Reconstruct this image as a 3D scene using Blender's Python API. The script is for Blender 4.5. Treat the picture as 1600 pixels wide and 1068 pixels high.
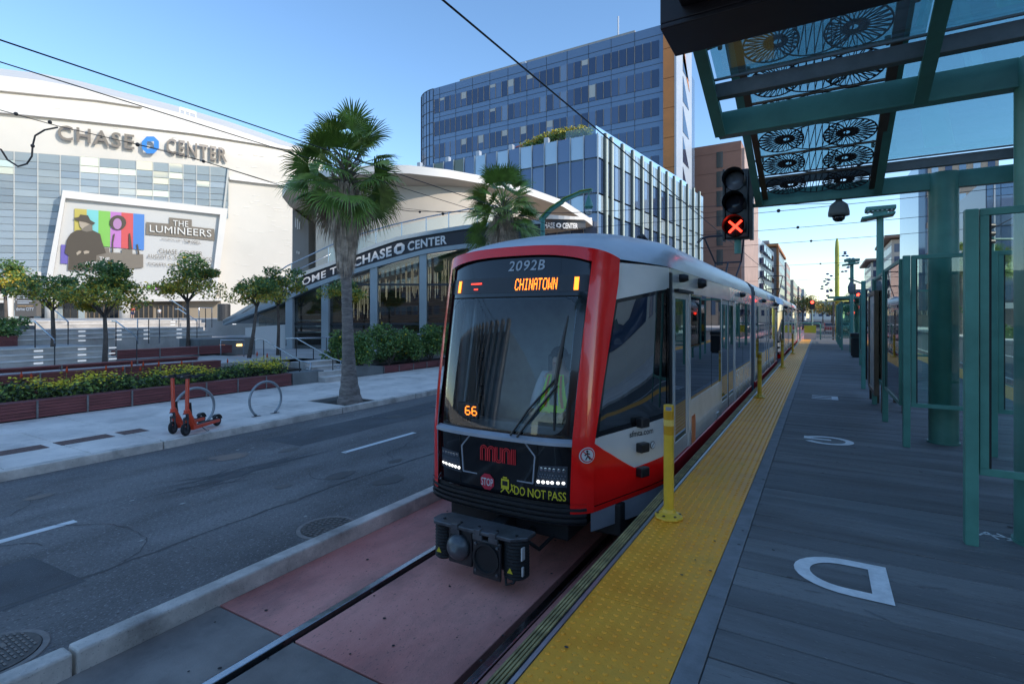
import bpy, math, random
from mathutils import Vector, Matrix
for o in list(bpy.data.objects): bpy.data.objects.remove(o)
rnd = random.Random(7)
SC = bpy.context.scene
COL = SC.collection
R = math.radians

# ------------------------------------------------------------------ camera
PSI = math.atan(482 / 820.0)
CP, SP = math.cos(PSI), math.sin(PSI)
EYE, DECK = 2.45, 0.84            # eye height over the track, platform deck height
cam = bpy.data.cameras.new('camera'); cam.sensor_width = 36; cam.lens = 820 / 1600 * 36
cam.shift_y = -39 / 1600; cam.clip_start = .05; cam.clip_end = 3000
co = bpy.data.objects.new('camera', cam); COL.objects.link(co)
co.location = (0, 0, EYE); co.rotation_euler = (R(90), 0, PSI); SC.camera = co
# ------------------------------------------------------------------ light
SUN_AZ, SUN_EL = R(4), R(26)     # sun stands over the right hand side of the street
w = bpy.data.worlds.new('World'); SC.world = w; w.use_nodes = True
nt = w.node_tree; bg = nt.nodes['Background']
sky = nt.nodes.new('ShaderNodeTexSky'); sky.sky_type = 'NISHITA'; sky.sun_disc = False
sky.sun_elevation = SUN_EL; sky.sun_rotation = R(90) - SUN_AZ
sky.air_density = 1.0; sky.dust_density = .25; sky.ozone_density = 2.0; sky.altitude = 0
hs = nt.nodes.new('ShaderNodeHueSaturation'); hs.inputs['Saturation'].default_value = 1.12; hs.inputs['Value'].default_value = 1.0
nt.links.new(sky.outputs[0], hs.inputs['Color']); nt.links.new(hs.outputs[0], bg.inputs[0])
bg.inputs[1].default_value = .15
sl = bpy.data.lights.new('sun', 'SUN'); sl.energy = 1.95; sl.angle = R(.53); sl.color = (1, .93, .82)
so = bpy.data.objects.new('sun', sl); COL.objects.link(so)
sd = Vector((math.cos(SUN_AZ) * math.cos(SUN_EL), math.sin(SUN_AZ) * math.cos(SUN_EL), math.sin(SUN_EL)))
so.rotation_euler = sd.to_track_quat('Z', 'Y').to_euler(); so.location = (40, 20, 60)
SC.view_settings.view_transform = 'Standard'; SC.view_settings.look = 'None'
SC.view_settings.gamma = 1; SC.view_settings.use_curve_mapping = False
SC.view_settings.exposure = .96
try:
    SC.cycles.use_denoising = True; SC.cycles.max_bounces = 8; SC.cycles.transparent_max_bounces = 16
    SC.cycles.sample_clamp_indirect = 4
    SC.cycles.caustics_reflective = False; SC.cycles.caustics_refractive = False
except Exception: pass

# ------------------------------------------------------------------ survey helpers (metres)
def at(u, v, d):
    """world point seen at photo pixel (u, v) when it stands d metres down the view axis"""
    r = (u - 800) / 820 * d
    return Vector((r * CP - d * SP, r * SP + d * CP, EYE - (v - 495) / 820 * d))
def onz(u, v, z):
    return at(u, v, 820 * (EYE - z) / (v - 495))
def onx(u, v, x):
    return at(u, v, x / ((u - 800) / 820 * CP - SP))
def ony(u, v, y):
    return at(u, v, y / ((u - 800) / 820 * SP + CP))

# ------------------------------------------------------------------ materials
MATS = {}
def mat(name, c, rough=.6, metal=0., var=0., scale=3., bump=0., bscale=40., spec=.5, emit=None, es=0., c2=None, stretch=(1, 1, 1), detail=6., coat=0., world=True, lo=.35, hi=.65, grime=None, speck=None, dirt=(.06, .05, .045), fleck=None):
    """procedural material: base colour with two-scale noise variation, roughness variation and fine bump"""
    if name in MATS: return MATS[name]
    m = bpy.data.materials.new(name); m.use_nodes = True; MATS[name] = m
    n = m.node_tree.nodes; l = m.node_tree.links; b = n['Principled BSDF']
    b.inputs['Roughness'].default_value = rough; b.inputs['Metallic'].default_value = metal
    b.inputs['Specular IOR Level'].default_value = spec
    b.inputs['Coat Weight'].default_value = coat
    c = tuple(c) + (1,)
    b.inputs['Base Color'].default_value = c
    if emit:
        b.inputs['Emission Color'].default_value = tuple(emit) + (1,); b.inputs['Emission Strength'].default_value = es
    if var or bump or c2:
        if world:
            g = n.new('ShaderNodeNewGeometry'); src = g.outputs['Position']
        else:
            g = n.new('ShaderNodeTexCoord'); src = g.outputs['Object']
        mp = n.new('ShaderNodeMapping'); mp.inputs['Scale'].default_value = stretch
        l.new(src, mp.inputs[0])
    if var or c2:
        t = n.new('ShaderNodeTexNoise'); t.inputs['Scale'].default_value = scale; t.inputs['Detail'].default_value = detail
        t.inputs['Roughness'].default_value = .62
        l.new(mp.outputs[0], t.inputs[0])
        mr = n.new('ShaderNodeMapRange'); mr.inputs[1].default_value = lo; mr.inputs[2].default_value = hi
        l.new(t.outputs[0], mr.inputs[0])
        mx = n.new('ShaderNodeMix'); mx.data_type = 'RGBA'
        ca = tuple(x * (1 - var) for x in c[:3]) + (1,)
        cb = (tuple(c2) + (1,)) if c2 else tuple(min(1, x * (1 + var)) for x in c[:3]) + (1,)
        mx.inputs[6].default_value = ca; mx.inputs[7].default_value = cb
        l.new(mr.outputs[0], mx.inputs[0]); l.new(mx.outputs[2], b.inputs['Base Color'])
        rr = n.new('ShaderNodeMapRange'); rr.inputs[3].default_value = max(0, rough - .12 * (rough > .15)); rr.inputs[4].default_value = min(1, rough + .1)
        l.new(t.outputs[0], rr.inputs[0]); l.new(rr.outputs[0], b.inputs['Roughness'])
    if grime or speck or fleck:
        if not (var or bump or c2):
            g = n.new('ShaderNodeNewGeometry'); mp = n.new('ShaderNodeMapping'); l.new(g.outputs['Position'], mp.inputs[0]); base = None
        cur = mx.outputs[2] if (var or c2) else None
        for spec_ in ([('g',) + tuple(grime)] if grime else []) + ([('s',) + tuple(speck)] if speck else []) + ([('f',) + tuple(fleck)] if fleck else []):
            kind_, sc_, lo_, hi_, am_ = spec_
            tn = n.new('ShaderNodeTexNoise'); tn.inputs['Scale'].default_value = sc_; tn.inputs['Detail'].default_value = 8 if kind_ == 'g' else 2; tn.inputs['Roughness'].default_value = .68
            l.new(mp.outputs[0], tn.inputs[0]); m3 = n.new('ShaderNodeMapRange'); m3.inputs[1].default_value = lo_; m3.inputs[2].default_value = hi_; m3.inputs[4].default_value = am_
            l.new(tn.outputs[0], m3.inputs[0]); x2 = n.new('ShaderNodeMix'); x2.data_type = 'RGBA'; x2.inputs[7].default_value = (.5, .48, .45, 1) if kind_ == 'f' else tuple(dirt) + (1,)
            if cur is None: x2.inputs[6].default_value = c
            else: l.new(cur, x2.inputs[6])
            l.new(m3.outputs[0], x2.inputs[0]); cur = x2.outputs[2]
        l.new(cur, b.inputs['Base Color'])
    if bump:
        t2 = n.new('ShaderNodeTexNoise'); t2.inputs['Scale'].default_value = bscale; t2.inputs['Detail'].default_value = 3
        l.new(mp.outputs[0], t2.inputs[0])
        bp = n.new('ShaderNodeBump'); bp.inputs['Strength'].default_value = bump; bp.inputs['Distance'].default_value = .02
        l.new(t2.outputs[0], bp.inputs['Height']); l.new(bp.outputs[0], b.inputs['Normal'])
    return m

def glass(name, tint=(.8, .9, .9), refl=.12, rough=.02, opaque=0., dark=(.02, .025, .03), ior=1.5, fs=1.):
    """thin pane: tinted see-through + Fresnel mirror (+ optional dark body)"""
    if name in MATS: return MATS[name]
    m = bpy.data.materials.new(name); m.use_nodes = True; MATS[name] = m
    n = m.node_tree.nodes; l = m.node_tree.links
    for x in list(n): n.remove(x)
    out = n.new('ShaderNodeOutputMaterial'); tr = n.new('ShaderNodeBsdfTransparent'); tr.inputs[0].default_value = tuple(tint) + (1,)
    gl = n.new('ShaderNodeBsdfGlossy'); gl.inputs['Roughness'].default_value = rough; gl.inputs['Color'].default_value = (.95, .97, 1, 1)
    df = n.new('ShaderNodeBsdfDiffuse'); df.inputs[0].default_value = tuple(dark) + (1,)
    fr = n.new('ShaderNodeFresnel'); fr.inputs[0].default_value = ior
    ad = n.new('ShaderNodeMath'); ad.operation = 'MULTIPLY_ADD'; ad.inputs[1].default_value = fs; ad.inputs[2].default_value = refl; ad.use_clamp = True
    l.new(fr.outputs[0], ad.inputs[0])
    m1 = n.new('ShaderNodeMixShader'); m1.inputs[0].default_value = opaque
    l.new(tr.outputs[0], m1.inputs[1]); l.new(df.outputs[0], m1.inputs[2])
    m2 = n.new('ShaderNodeMixShader'); l.new(ad.outputs[0], m2.inputs[0]); l.new(m1.outputs[0], m2.inputs[1]); l.new(gl.outputs[0], m2.inputs[2])
    l.new(m2.outputs[0], out.inputs[0])
    return m

# ------------------------------------------------------------------ mesh collector
class MB:
    def __init__(s): s.v = []; s.f = []; s.m = []
    def add(s, vs, fs, mi=0):
        k = len(s.v); s.v += [tuple(p) for p in vs]; s.f += [tuple(i + k for i in f) for f in fs]; s.m += [mi] * len(fs); return s
    def box(s, a, b, mi=0):
        x0, y0, z0 = a; x1, y1, z1 = b
        return s.add([(x0, y0, z0), (x1, y0, z0), (x1, y1, z0), (x0, y1, z0), (x0, y0, z1), (x1, y0, z1), (x1, y1, z1), (x0, y1, z1)],
                     [(0, 3, 2, 1), (4, 5, 6, 7), (0, 1, 5, 4), (1, 2, 6, 5), (2, 3, 7, 6), (3, 0, 4, 7)], mi)
    def cbox(s, c, sz, M=None, mi=0):
        h = [Vector((sx * sz[0] / 2, sy * sz[1] / 2, sz_ * sz[2] / 2)) for sz_ in (-1, 1) for sx, sy in ((-1, -1), (1, -1), (1, 1), (-1, 1))]
        if M is not None: h = [M @ p for p in h]
        c = Vector(c)
        return s.add([c + p for p in h], [(0, 3, 2, 1), (4, 5, 6, 7), (0, 1, 5, 4), (1, 2, 6, 5), (2, 3, 7, 6), (3, 0, 4, 7)], mi)
    def bar(s, p, q, wd, ht, up=(0, 0, 1), mi=0):
        p, q = Vector(p), Vector(q); d = (q - p); L = d.length
        if L < 1e-6: return s
        d.normalize(); x = d.cross(Vector(up))
        if x.length < 1e-4: x = d.cross(Vector((0, 1, 0)))
        x.normalize(); z = x.cross(d)
        M = Matrix((x, d, z)).transposed()
        return s.cbox((p + q) / 2, (wd, L, ht), M, mi)
    def tube(s, pts, r, n=8, mi=0, caps=True, closed=False):
        pts = [Vector(p) for p in pts]; N = len(pts); rs = r if isinstance(r, (list, tuple)) else [r] * N
        ring = []; prev = None
        for i, p in enumerate(pts):
            if closed: t = pts[(i + 1) % N] - pts[i - 1]
            else: t = pts[min(i + 1, N - 1)] - pts[max(i - 1, 0)]
            t.normalize()
            if prev is None:
                a = t.cross(Vector((0, 0, 1)))
                if a.length < 1e-3: a = t.cross(Vector((0, 1, 0)))
            else: a = prev - t * prev.dot(t)
            a.normalize(); prev = a; b = t.cross(a)
            ring.append([p + (a * math.cos(2 * math.pi * k / n) + b * math.sin(2 * math.pi * k / n)) * rs[i] for k in range(n)])
        vs = [q for rr in ring for q in rr]; fs = []
        for i in range(N if closed else N - 1):
            j = (i + 1) % N
            for k in range(n):
                fs.append((i * n + k, i * n + (k + 1) % n, j * n + (k + 1) % n, j * n + k))
        if caps and not closed:
            fs.append(tuple(range(n - 1, -1, -1))); fs.append(tuple((N - 1) * n + k for k in range(n)))
        return s.add(vs, fs, mi)
    def cyl(s, p, q, r, n=12, r2=None, mi=0): return s.tube([p, q], [r, r if r2 is None else r2], n, mi)
    def lathe(s, c, prof, n=16, mi=0, axis=None):
        """prof: list of (radius, height) turned about axis (default z) at c"""
        c = Vector(c); M = Matrix.Identity(3) if axis is None else Vector(axis).normalized().to_track_quat('Z', 'Y').to_matrix()
        vs = [c + M @ Vector((r * math.cos(2 * math.pi * k / n), r * math.sin(2 * math.pi * k / n), h)) for r, h in prof for k in range(n)]
        fs = [(i * n + k, i * n + (k + 1) % n, (i + 1) * n + (k + 1) % n, (i + 1) * n + k) for i in range(len(prof) - 1) for k in range(n)]
        fs.append(tuple(range(n - 1, -1, -1))); fs.append(tuple((len(prof) - 1) * n + k for k in range(n)))
        return s.add(vs, fs, mi)
    def grid(s, fn, nu, nv, mi=0):
        vs = [fn(i / nu, j / nv) for j in range(nv + 1) for i in range(nu + 1)]
        W = nu + 1
        return s.add(vs, [(j * W + i, j * W + i + 1, (j + 1) * W + i + 1, (j + 1) * W + i) for j in range(nv) for i in range(nu)], mi)
    def prism(s, poly, off, mi=0):
        """poly: 3-D outline, extruded by vector off"""
        n = len(poly); off = Vector(off); a = [Vector(p) for p in poly]
        return s.add(a + [p + off for p in a], [tuple(range(n - 1, -1, -1)), tuple(range(n, 2 * n))] + [(i, (i + 1) % n, n + (i + 1) % n, n + i) for i in range(n)], mi)
    def face(s, poly, mi=0): return s.add(poly, [tuple(range(len(poly)))], mi)
    def sphere(s, c, r, nu=12, nv=8, mi=0, sc=(1, 1, 1)):
        c = Vector(c)
        return s.grid(lambda a, b: c + Vector((sc[0] * r * math.sin(math.pi * b) * math.cos(2 * math.pi * a), sc[1] * r * math.sin(math.pi * b) * math.sin(2 * math.pi * a), -sc[2] * r * math.cos(math.pi * b))), nu, nv, mi)

ORG = {}
def root_of(o):
    while o.parent: o = o.parent
    return o
def P(name, mb, m, parent=None, smooth=False, bevel=0., kind=None, label=None, weld=False, auto=None):
    """link a collected mesh as ONE object (world coordinates), as a part of parent when given"""
    org = ORG.get(root_of(parent), Vector((0, 0, 0))) if parent else Vector((0, 0, 0))
    me = bpy.data.meshes.new(name)
    me.from_pydata([(x - org.x, y - org.y, z - org.z) for x, y, z in mb.v], [], mb.f)
    for k in (m if isinstance(m, (list, tuple)) else [m]): me.materials.append(k)
    me.polygons.foreach_set('material_index', mb.m)
    if smooth: me.polygons.foreach_set('use_smooth', [True] * len(me.polygons))
    me.update()
    o = bpy.data.objects.new(name, me); COL.objects.link(o)
    if parent: o.parent = parent
    if weld:
        w_ = o.modifiers.new('weld', 'WELD'); w_.merge_threshold = .0008
    if bevel:
        b = o.modifiers.new('bevel', 'BEVEL'); b.width = bevel; b.segments = 2; b.limit_method = 'ANGLE'; b.angle_limit = R(40); b.harden_normals = False
    if auto:
        try: me.set_sharp_from_angle(angle=R(auto))
        except Exception: pass
    if kind: o['kind'] = kind
    if label: o['label'] = label
    return o
def thing(name, label, cat, loc=(0, 0, 0), group=None):
    o = bpy.data.objects.new(name, None); COL.objects.link(o); o.location = loc; o.empty_display_size = .2
    o['label'] = label; o['category'] = cat
    if group: o['group'] = group
    ORG[o] = Vector(loc); return o
def tag(o, label, cat, group=None):
    o['label'] = label; o['category'] = cat
    if group: o['group'] = group
    return o
def struct(name, mb, m, **k): return P(name, mb, m, kind='structure', **k)
def kids(o): return [c for c in o.children]
def copy_tree(o, loc=None, rotz=None, label=None, parent=None, scale=None):
    c = o.copy(); COL.objects.link(c)
    if parent is not None: c.parent = parent
    if loc is not None: c.location = loc
    if rotz is not None: c.rotation_euler = (0, 0, rotz)
    if scale is not None: c.scale = scale if isinstance(scale, (tuple, list)) else (scale,) * 3
    if label: c['label'] = label
    for ch in kids(o): copy_tree(ch, parent=c)
    return c
def inst(o, name=None, loc=(0, 0, 0), parent=None, rot=None, scale=None):
    """a further object sharing o's mesh"""
    c = o.copy(); COL.objects.link(c); c.parent = parent if parent else o.parent; c.location = loc
    if rot: c.rotation_euler = rot
    if scale: c.scale = scale
    return c

_tc = {}
def text_mesh(s, size=1., bold=0., spacing=1., extrude=0., shear=0.):
    """returns (verts, faces, width) of flat lettering, baseline at y=0, left at x=0"""
    key = (s, bold, spacing, extrude, shear)
    if key not in _tc:
        cu = bpy.data.curves.new('t', 'FONT'); cu.body = s; cu.size = 1; cu.offset = bold; cu.space_character = spacing
        cu.extrude = extrude; cu.resolution_u = 3; cu.shear = shear
        ob = bpy.data.objects.new('t', cu)
        me = ob.to_mesh()
        vs = [tuple(v.co) for v in me.vertices]; fs = [tuple(p.vertices) for p in me.polygons]
        ob.to_mesh_clear(); bpy.data.objects.remove(ob); bpy.data.curves.remove(cu)
        _tc[key] = (vs, fs)
    vs, fs = _tc[key]
    x0 = min(v[0] for v in vs); x1 = max(v[0] for v in vs)
    return [((v[0] - x0) * size, v[1] * size, v[2] * size) for v in vs], fs, (x1 - x0) * size
def put_text(mb, s, fn, width=None, height=None, size=1., bold=0., spacing=1., mi=0, extrude=0., centre=False, shear=0.):
    """lettering mapped through fn(x, y, z) -> world"""
    vs, fs, w_ = text_mesh(s, 1., bold, spacing, extrude, shear)
    h = max(v[1] for v in vs)
    sx = width / w_ if width else (height / h if height else size); sy = height / h if height else sx
    ox = w_ * sx / 2 if centre else 0
    mb.add([fn(v[0] * sx - ox, v[1] * sy, v[2]) for v in vs], fs, mi)
    return mb
def lerp(a, b, t): return a + (b - a) * t
def plane_fn(o, ex, ey, ez=None):
    o, ex, ey = Vector(o), Vector(ex), Vector(ey); ez = Vector(ez) if ez is not None else ex.cross(ey)
    return lambda x, y, z=0: o + ex * x + ey * y + ez * z

# common materials
STEEL = mat('galvanised steel', (.42, .44, .46), .38, .8, .12, 6)
BLACK = mat('black paint', (.012, .012, .014), .4, 0, .2, 8)
RUBBER = mat('black rubber', (.014, .014, .015), .75)
TEAL = mat('teal green paint', (.085, .26, .21), .42, 0, .16, 2.5, .05, 30)
# ================================================================== ground, road, track, sidewalk
M_ASPH = mat('asphalt', (.165, .155, .15), .82, 0, .25, .55, .5, 160, c2=(.235, .22, .21), stretch=(1, .35, 1), detail=10, grime=(.9, .45, .7, .75), speck=(55, .58, .66, .85), fleck=(70, .6, .68, .7))
M_ROAD2 = mat('far asphalt', (.06, .062, .066), .85, 0, .2, .4)
M_CONC = mat('kerb concrete', (.58, .52, .46), .85, 0, .28, 2.2, .3, 60, grime=(2, .5, .72, .55), speck=(60, .64, .7, .5))
M_WALK = mat('sidewalk concrete', (.78, .69, .61), .85, 0, .14, .9, .2, 70, grime=(1.3, .5, .75, .45), speck=(50, .66, .72, .4), dirt=(.16, .15, .14))
M_GROUND = mat('city ground', (.12, .12, .115), .9, 0, .3, .05)
M_RED = mat('red painted concrete', (.68, .22, .18), .62, 0, .2, .9, .15, 90, c2=(.78, .34, .28), stretch=(1, .5, 1), detail=9, grime=(1.2, .47, .74, .65), speck=(60, .63, .7, .6))
M_DKC = mat('dark track concrete', (.22, .185, .165), .7, 0, .3, 1.1, .15, 80, c2=(.3, .26, .23), grime=(1.6, .52, .75, .5))
M_RAIL = mat('worn rail steel', (.42, .43, .45), .22, 1., .12, 12)
M_RUST = mat('rusty rail side', (.05, .036, .03), .8)
M_LINE = mat('white road paint', (.84, .84, .82), .7, 0, .12, 9, c2=(.7, .7, .69))
M_YEL = mat('tactile yellow', (.95, .36, .015), .5, 0, .12, 3.2, .08, 50, c2=(.97, .43, .03), grime=(3.2, .55, .8, .5), speck=(70, .67, .73, .6), dirt=(.2, .1, .03))
M_YEL2 = mat('yellow plastic', (.7, .43, .03), .4, 0, .12, 5)
M_BOARD = [mat('composite deck board %s' % k, c, .78, 0, .22, 1.3, .3, 60, stretch=(.35, 2.5, 1), detail=8, grime=(1.7, .46, .72, .6), speck=(45, .64, .7, .6), fleck=(60, .67, .73, .35)) for k, c in (('a', (.165, .165, .167)), ('b', (.145, .145, .147)), ('c', (.185, .185, .185)))]
M_ASH = mat('cast iron', (.1, .088, .08), .65, .3, .3, 14)

g = MB(); g.box((-900, -300, -1.2), (900, 1500, -.25)); struct('ground', g, M_GROUND)
CURB, KW, FAR = -4.42, .155, -10.5
rb = MB(); rb.box((FAR, -40, -.25), (CURB - KW, 230, 0)); struct('road', rb, M_ASPH)
rb = MB(); rb.box((6.2, -40, -.25), (14.2, 230, -.002)); struct('road', rb, M_ROAD2)
# cross street beyond the platform
rb = MB(); rb.box((-120, 58, -.25), (FAR - .002, 72, .02)); rb.box((14.202, 52, -.25), (140, 70, .02)); struct('cross_street', rb, M_ROAD2)

# lane paint on the near road
def strip(x, y0, y1, w_=.11, z=.004): m_ = MB(); m_.box((x - w_ / 2, y0, -.01), (x + w_ / 2, y1, z)); return m_
for k, (x0, y0, y1) in enumerate([(-7.72, -.6, 2.78), (-7.43, 6.63, 8.55), (-7.4, 12.6, 15.5), (-7.4, 20, 23), (-7.4, 28, 31), (-7.4, 36, 39), (-7.4, 44, 47)]):
    struct('lane_marking', strip(x0, y0, y1), M_LINE)
struct('lane_marking', strip(10.2, -5, 50), M_LINE)
# tar-sealed crack and old scuff on the asphalt
TAR = mat('tar seam', (.045, .045, .047), .6)
c = MB(); pts = []
yy = -2.
while yy < 40:
    pts.append((-6.02 + .05 * math.sin(yy * .9) + rnd.uniform(-.02, .02), yy)); yy += .22
for a, b in zip(pts, pts[1:]):
    wv = rnd.uniform(.008, .022); c.face([(a[0] - wv, a[1], .003), (a[0] + wv, a[1], .003), (b[0] + wv, b[1], .003), (b[0] - wv, b[1], .003)])
struct('tar_seam', c, TAR)
scf = MB()
cc = onz(385, 735, 0)
for k in range(70):                                   # tyre-rub blot: many thin strokes fanning out
    a = rnd.gauss(1.45, .28) + (math.pi if rnd.random() < .45 else 0); L = abs(rnd.gauss(.0, .7)) + .12
    p0 = Vector((cc.x + rnd.gauss(0, .1), cc.y + rnd.gauss(0, .3))); q = p0 + Vector((math.cos(a), math.sin(a))) * L
    n2 = Vector((-math.sin(a), math.cos(a))) * rnd.uniform(.006, .03)
    z = .0035 + k * 1e-5
    scf.face([(p0 + n2).to_tuple() + (z,), (p0 - n2).to_tuple() + (z,), q.to_tuple() + (z,)])
struct('tyre_scuff', scf, mat('rubber scuff', (.085, .084, .085), .8))
pt_ = MB()
for (x0, x1, y0, y1) in ((-9.6, -8.5, 6.5, 12.2), (-6.9, -5.9, -1.5, 2.2), (-8.9, -8.3, 14, 19), (-6.8, -5.2, 9.5, 13.0)): pt_.face([(x0, y0, .002), (x1, y0 + .05, .002), (x1 + .02, y1, .002), (x0 - .03, y1 - .06, .002)])
struct('asphalt_patch', pt_, mat('patched asphalt', (.095, .095, .098), .85, 0, .2, 1.2, .5, 150, grime=(2, .5, .7, .5), fleck=(95, .64, .7, .4)))
oil = MB()
for k in range(46):
    lane = rnd.choice((-9.0, -6.0)); x = lane + rnd.gauss(0, .35); y = rnd.uniform(-1, 24); r_ = abs(rnd.gauss(.05, .06)) + .015; z = .0045 + k * 2e-5
    oil.face([(x + r_ * math.cos(q * .63) * rnd.uniform(.7, 1.2), y + 1.7 * r_ * math.sin(q * .63) * rnd.uniform(.7, 1.2), z) for q in range(10)])
P('oil_drips', oil, mat('oil drip', (.06, .06, .062), .45), kind='stuff')
ck = MB()
for k in range(16):                                    # short wandering cracks
    x = rnd.uniform(-10, -5); y = rnd.uniform(0, 20); a = rnd.uniform(0, 6.28)
    for q in range(rnd.randint(6, 18)):
        a += rnd.uniform(-.5, .5); x2, y2 = x + .13 * math.cos(a), y + .13 * math.sin(a); wv = rnd.uniform(.003, .008)
        ck.face([(x - wv * math.sin(a), y + wv * math.cos(a), .0042), (x + wv * math.sin(a), y - wv * math.cos(a), .0042), (x2 + wv * math.sin(a), y2 - wv * math.cos(a), .0042), (x2 - wv * math.sin(a), y2 + wv * math.cos(a), .0042)]); x, y = x2, y2
P('asphalt_cracks', ck, TAR, kind='stuff')
gum = MB()
for k in range(110):                                   # trodden gum and drops on the deck and the tiles
    x = rnd.uniform(-1.1, 2.9); y = rnd.uniform(1.2, 18); r_ = rnd.uniform(.006, .02) * (.55 if x < -.55 else 1); z = DECK + (.0065 if x < -.55 else .0028) + k * 5e-6
    gum.face([(x + r_ * math.cos(q * .9) * rnd.uniform(.7, 1.2), y + r_ * math.sin(q * .9) * rnd.uniform(.7, 1.2), z) for q in range(7)])
P('deck_spots', gum, mat('trodden gum', (.05, .045, .04), .8), kind='stuff')
lit = MB()
for k in range(70):                                    # scraps and leaves on the asphalt
    x = rnd.uniform(-10.2, -4.8); y = rnd.uniform(1.5, 26); s_ = rnd.uniform(.01, .028); a = rnd.uniform(0, 6.3)
    lit.face([(x + s_ * math.cos(a + q), y + 1.6 * s_ * math.sin(a + q), .006) for q in (0, 1.5, 3.1, 4.6)])
P('road_litter', lit, mat('pale paper scraps', (.4, .39, .36), .8), kind='stuff')

# track-side kerb in long castings
def kerb(x0, x1, ylist, name, z0=-.2, z1=.15):
    root = None; m_ = MB()
    st = bpy.data.objects.new(name, None); COL.objects.link(st); st['kind'] = 'structure'; ORG[st] = Vector((0, 0, 0))
    for a, b in zip(ylist, ylist[1:]):
        m_ = MB(); m_.box((x0, a + .012, z0), (x1, b - .012, z1)); P('kerb_stone', m_, M_CONC, st, bevel=.018)
    return st
kerb(CURB - KW, CURB, [-9, -3.2, 1.59, 6.55, 11.5, 16.5, 21.5, 26.5, 31.5, 36.5, 41.5, 46.5, 51.5, 56.5], 'track_kerb')
kerb(6.05, 6.2, [-5, 1, 7, 13, 19, 25, 31, 37, 43, 49, 55], 'track_kerb')
kerb(FAR - .16, FAR, [-6, -.9, 5.12, 9.35, 12.15, 16.5, 20.8, 25.2, 29.6, 34, 38.4, 42.8, 47.2, 51.6, 56], 'kerb')
kerb(14.2, 14.36, [-5, 5, 15, 25, 35, 45, 51], 'kerb')
# track slabs, rails
def track(cx, name, x0, x1):
    st = bpy.data.objects.new(name, None); COL.objects.link(st); st['kind'] = 'structure'; ORG[st] = Vector((0, 0, 0))
    R0, R1 = cx - .7525, cx + .7525
    js = [-9, -3.4, 2.59, 8.6, 14.6, 20.6, 26.6, 32.6, 38.6, 44.6, 56, 90, 200]
    for k, (a, b) in enumerate(zip(js, js[1:])):
        mm = M_DKC if b <= 2.6 else M_RED
        for xa, xb in ((x0, R0 - .045), (R0 + .095, R1 - .095), (R1 + .045, x1)):
            m_ = MB(); m_.box((xa, a + .008, -.2), (xb, b - .008, -.004)); P('track_slab', m_, mm, st, bevel=.006)
    for s_, xr in ((1, R0), (-1, R1)):
        m_ = MB(); m_.box((xr - .035, -9, -.12), (xr + .035, 200, .006)); P('rail', m_, M_RAIL, st, bevel=.008)
        m_ = MB(); m_.box((xr - .044, -9, -.2), (xr + .044, 200, -.045)); m_.box((min(xr, xr + s_ * .09), -9, -.2), (max(xr, xr + s_ * .09), 200, -.075)); P('rail_groove', m_, RUBBER, st)
    return st
TCX = -2.78
track(TCX, 'near_track', CURB + .002, -1.30)
track(4.95, 'far_track', 3.92, 6.048)
# small specks on the red slabs
sp_ = MB()
for k in range(60):
    x = rnd.uniform(-4.2, -1.7); y = rnd.uniform(1.2, 6.5); r_ = rnd.uniform(.006, .016)
    sp_.face([(x + r_ * math.cos(q) * rnd.uniform(.7, 1.3), y + r_ * math.sin(q), .001) for q in (0, 1, 2, 3.1, 4.2, 5.2)])
P('track_debris', sp_, mat('dark pebbles', (.03, .028, .027), .9), kind='stuff')
yc = onz(743, 808, 0); m_ = MB(); m_.lathe((yc.x, yc.y, -.004), [(.05, 0), (.05, .012), (.03, .018)], 12); tag(P('survey_marker', m_, M_YEL2), 'small yellow disc marker on the red track slab behind the coupler', 'marker')

# manholes
def manhole(c, r, label, radial):
    t = thing('manhole', label, 'manhole cover', (c.x, c.y, 0))
    m_ = MB(); m_.lathe((c.x, c.y, -.02), [(r, 0), (r, .026), (r * .985, .03), (r * .87, .03), (r * .86, .014)], 40); P('frame', m_, mat('manhole rim', (.23, .2, .18), .8, 0, .2, 10), t)
    m_ = MB(); m_.lathe((c.x, c.y, -.015), [(r * .85, 0), (r * .85, .03)], 40); P('cover', m_, M_ASH, t)
    m_ = MB()
    if radial:
        for q in range(4):
            rr = r * (.2 + .17 * q); n_ = 8 + 6 * q
            for k in range(n_):
                a = 2 * math.pi * k / n_; p0 = Vector((c.x + rr * math.cos(a), c.y + rr * math.sin(a), .017)); p1 = Vector((c.x + (rr + r * .11) * math.cos(a), c.y + (rr + r * .11) * math.sin(a), .017))
                m_.bar(p0, p1, .03, .008)
    else:
        q = -r * .75
        while q < r * .75:
            h = math.sqrt(max(0, (r * .8) ** 2 - q * q)); n_ = int(h * 2 / .06)
            for k in range(n_): m_.box((c.x - h + k * .06, c.y + q, .014), (c.x - h + k * .06 + .042, c.y + q + .016, .02))
            q += .034
        m_.box((c.x - .1, c.y + .08, .0145), (c.x - .02, c.y + .11, .0225))
    P('raised_pattern', m_, mat('worn iron pattern', (.17, .15, .135), .55, .4), t, kind='stuff')
manhole(onz(512, 824, 0), .34, 'round manhole cover with radial iron pattern beside the track kerb', True)
manhole(onz(14, 1026, 0) + Vector((-.12, -.08, 0)), .34, 'round manhole cover with rows of raised bars, at the kerb joint in front', False)

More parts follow.
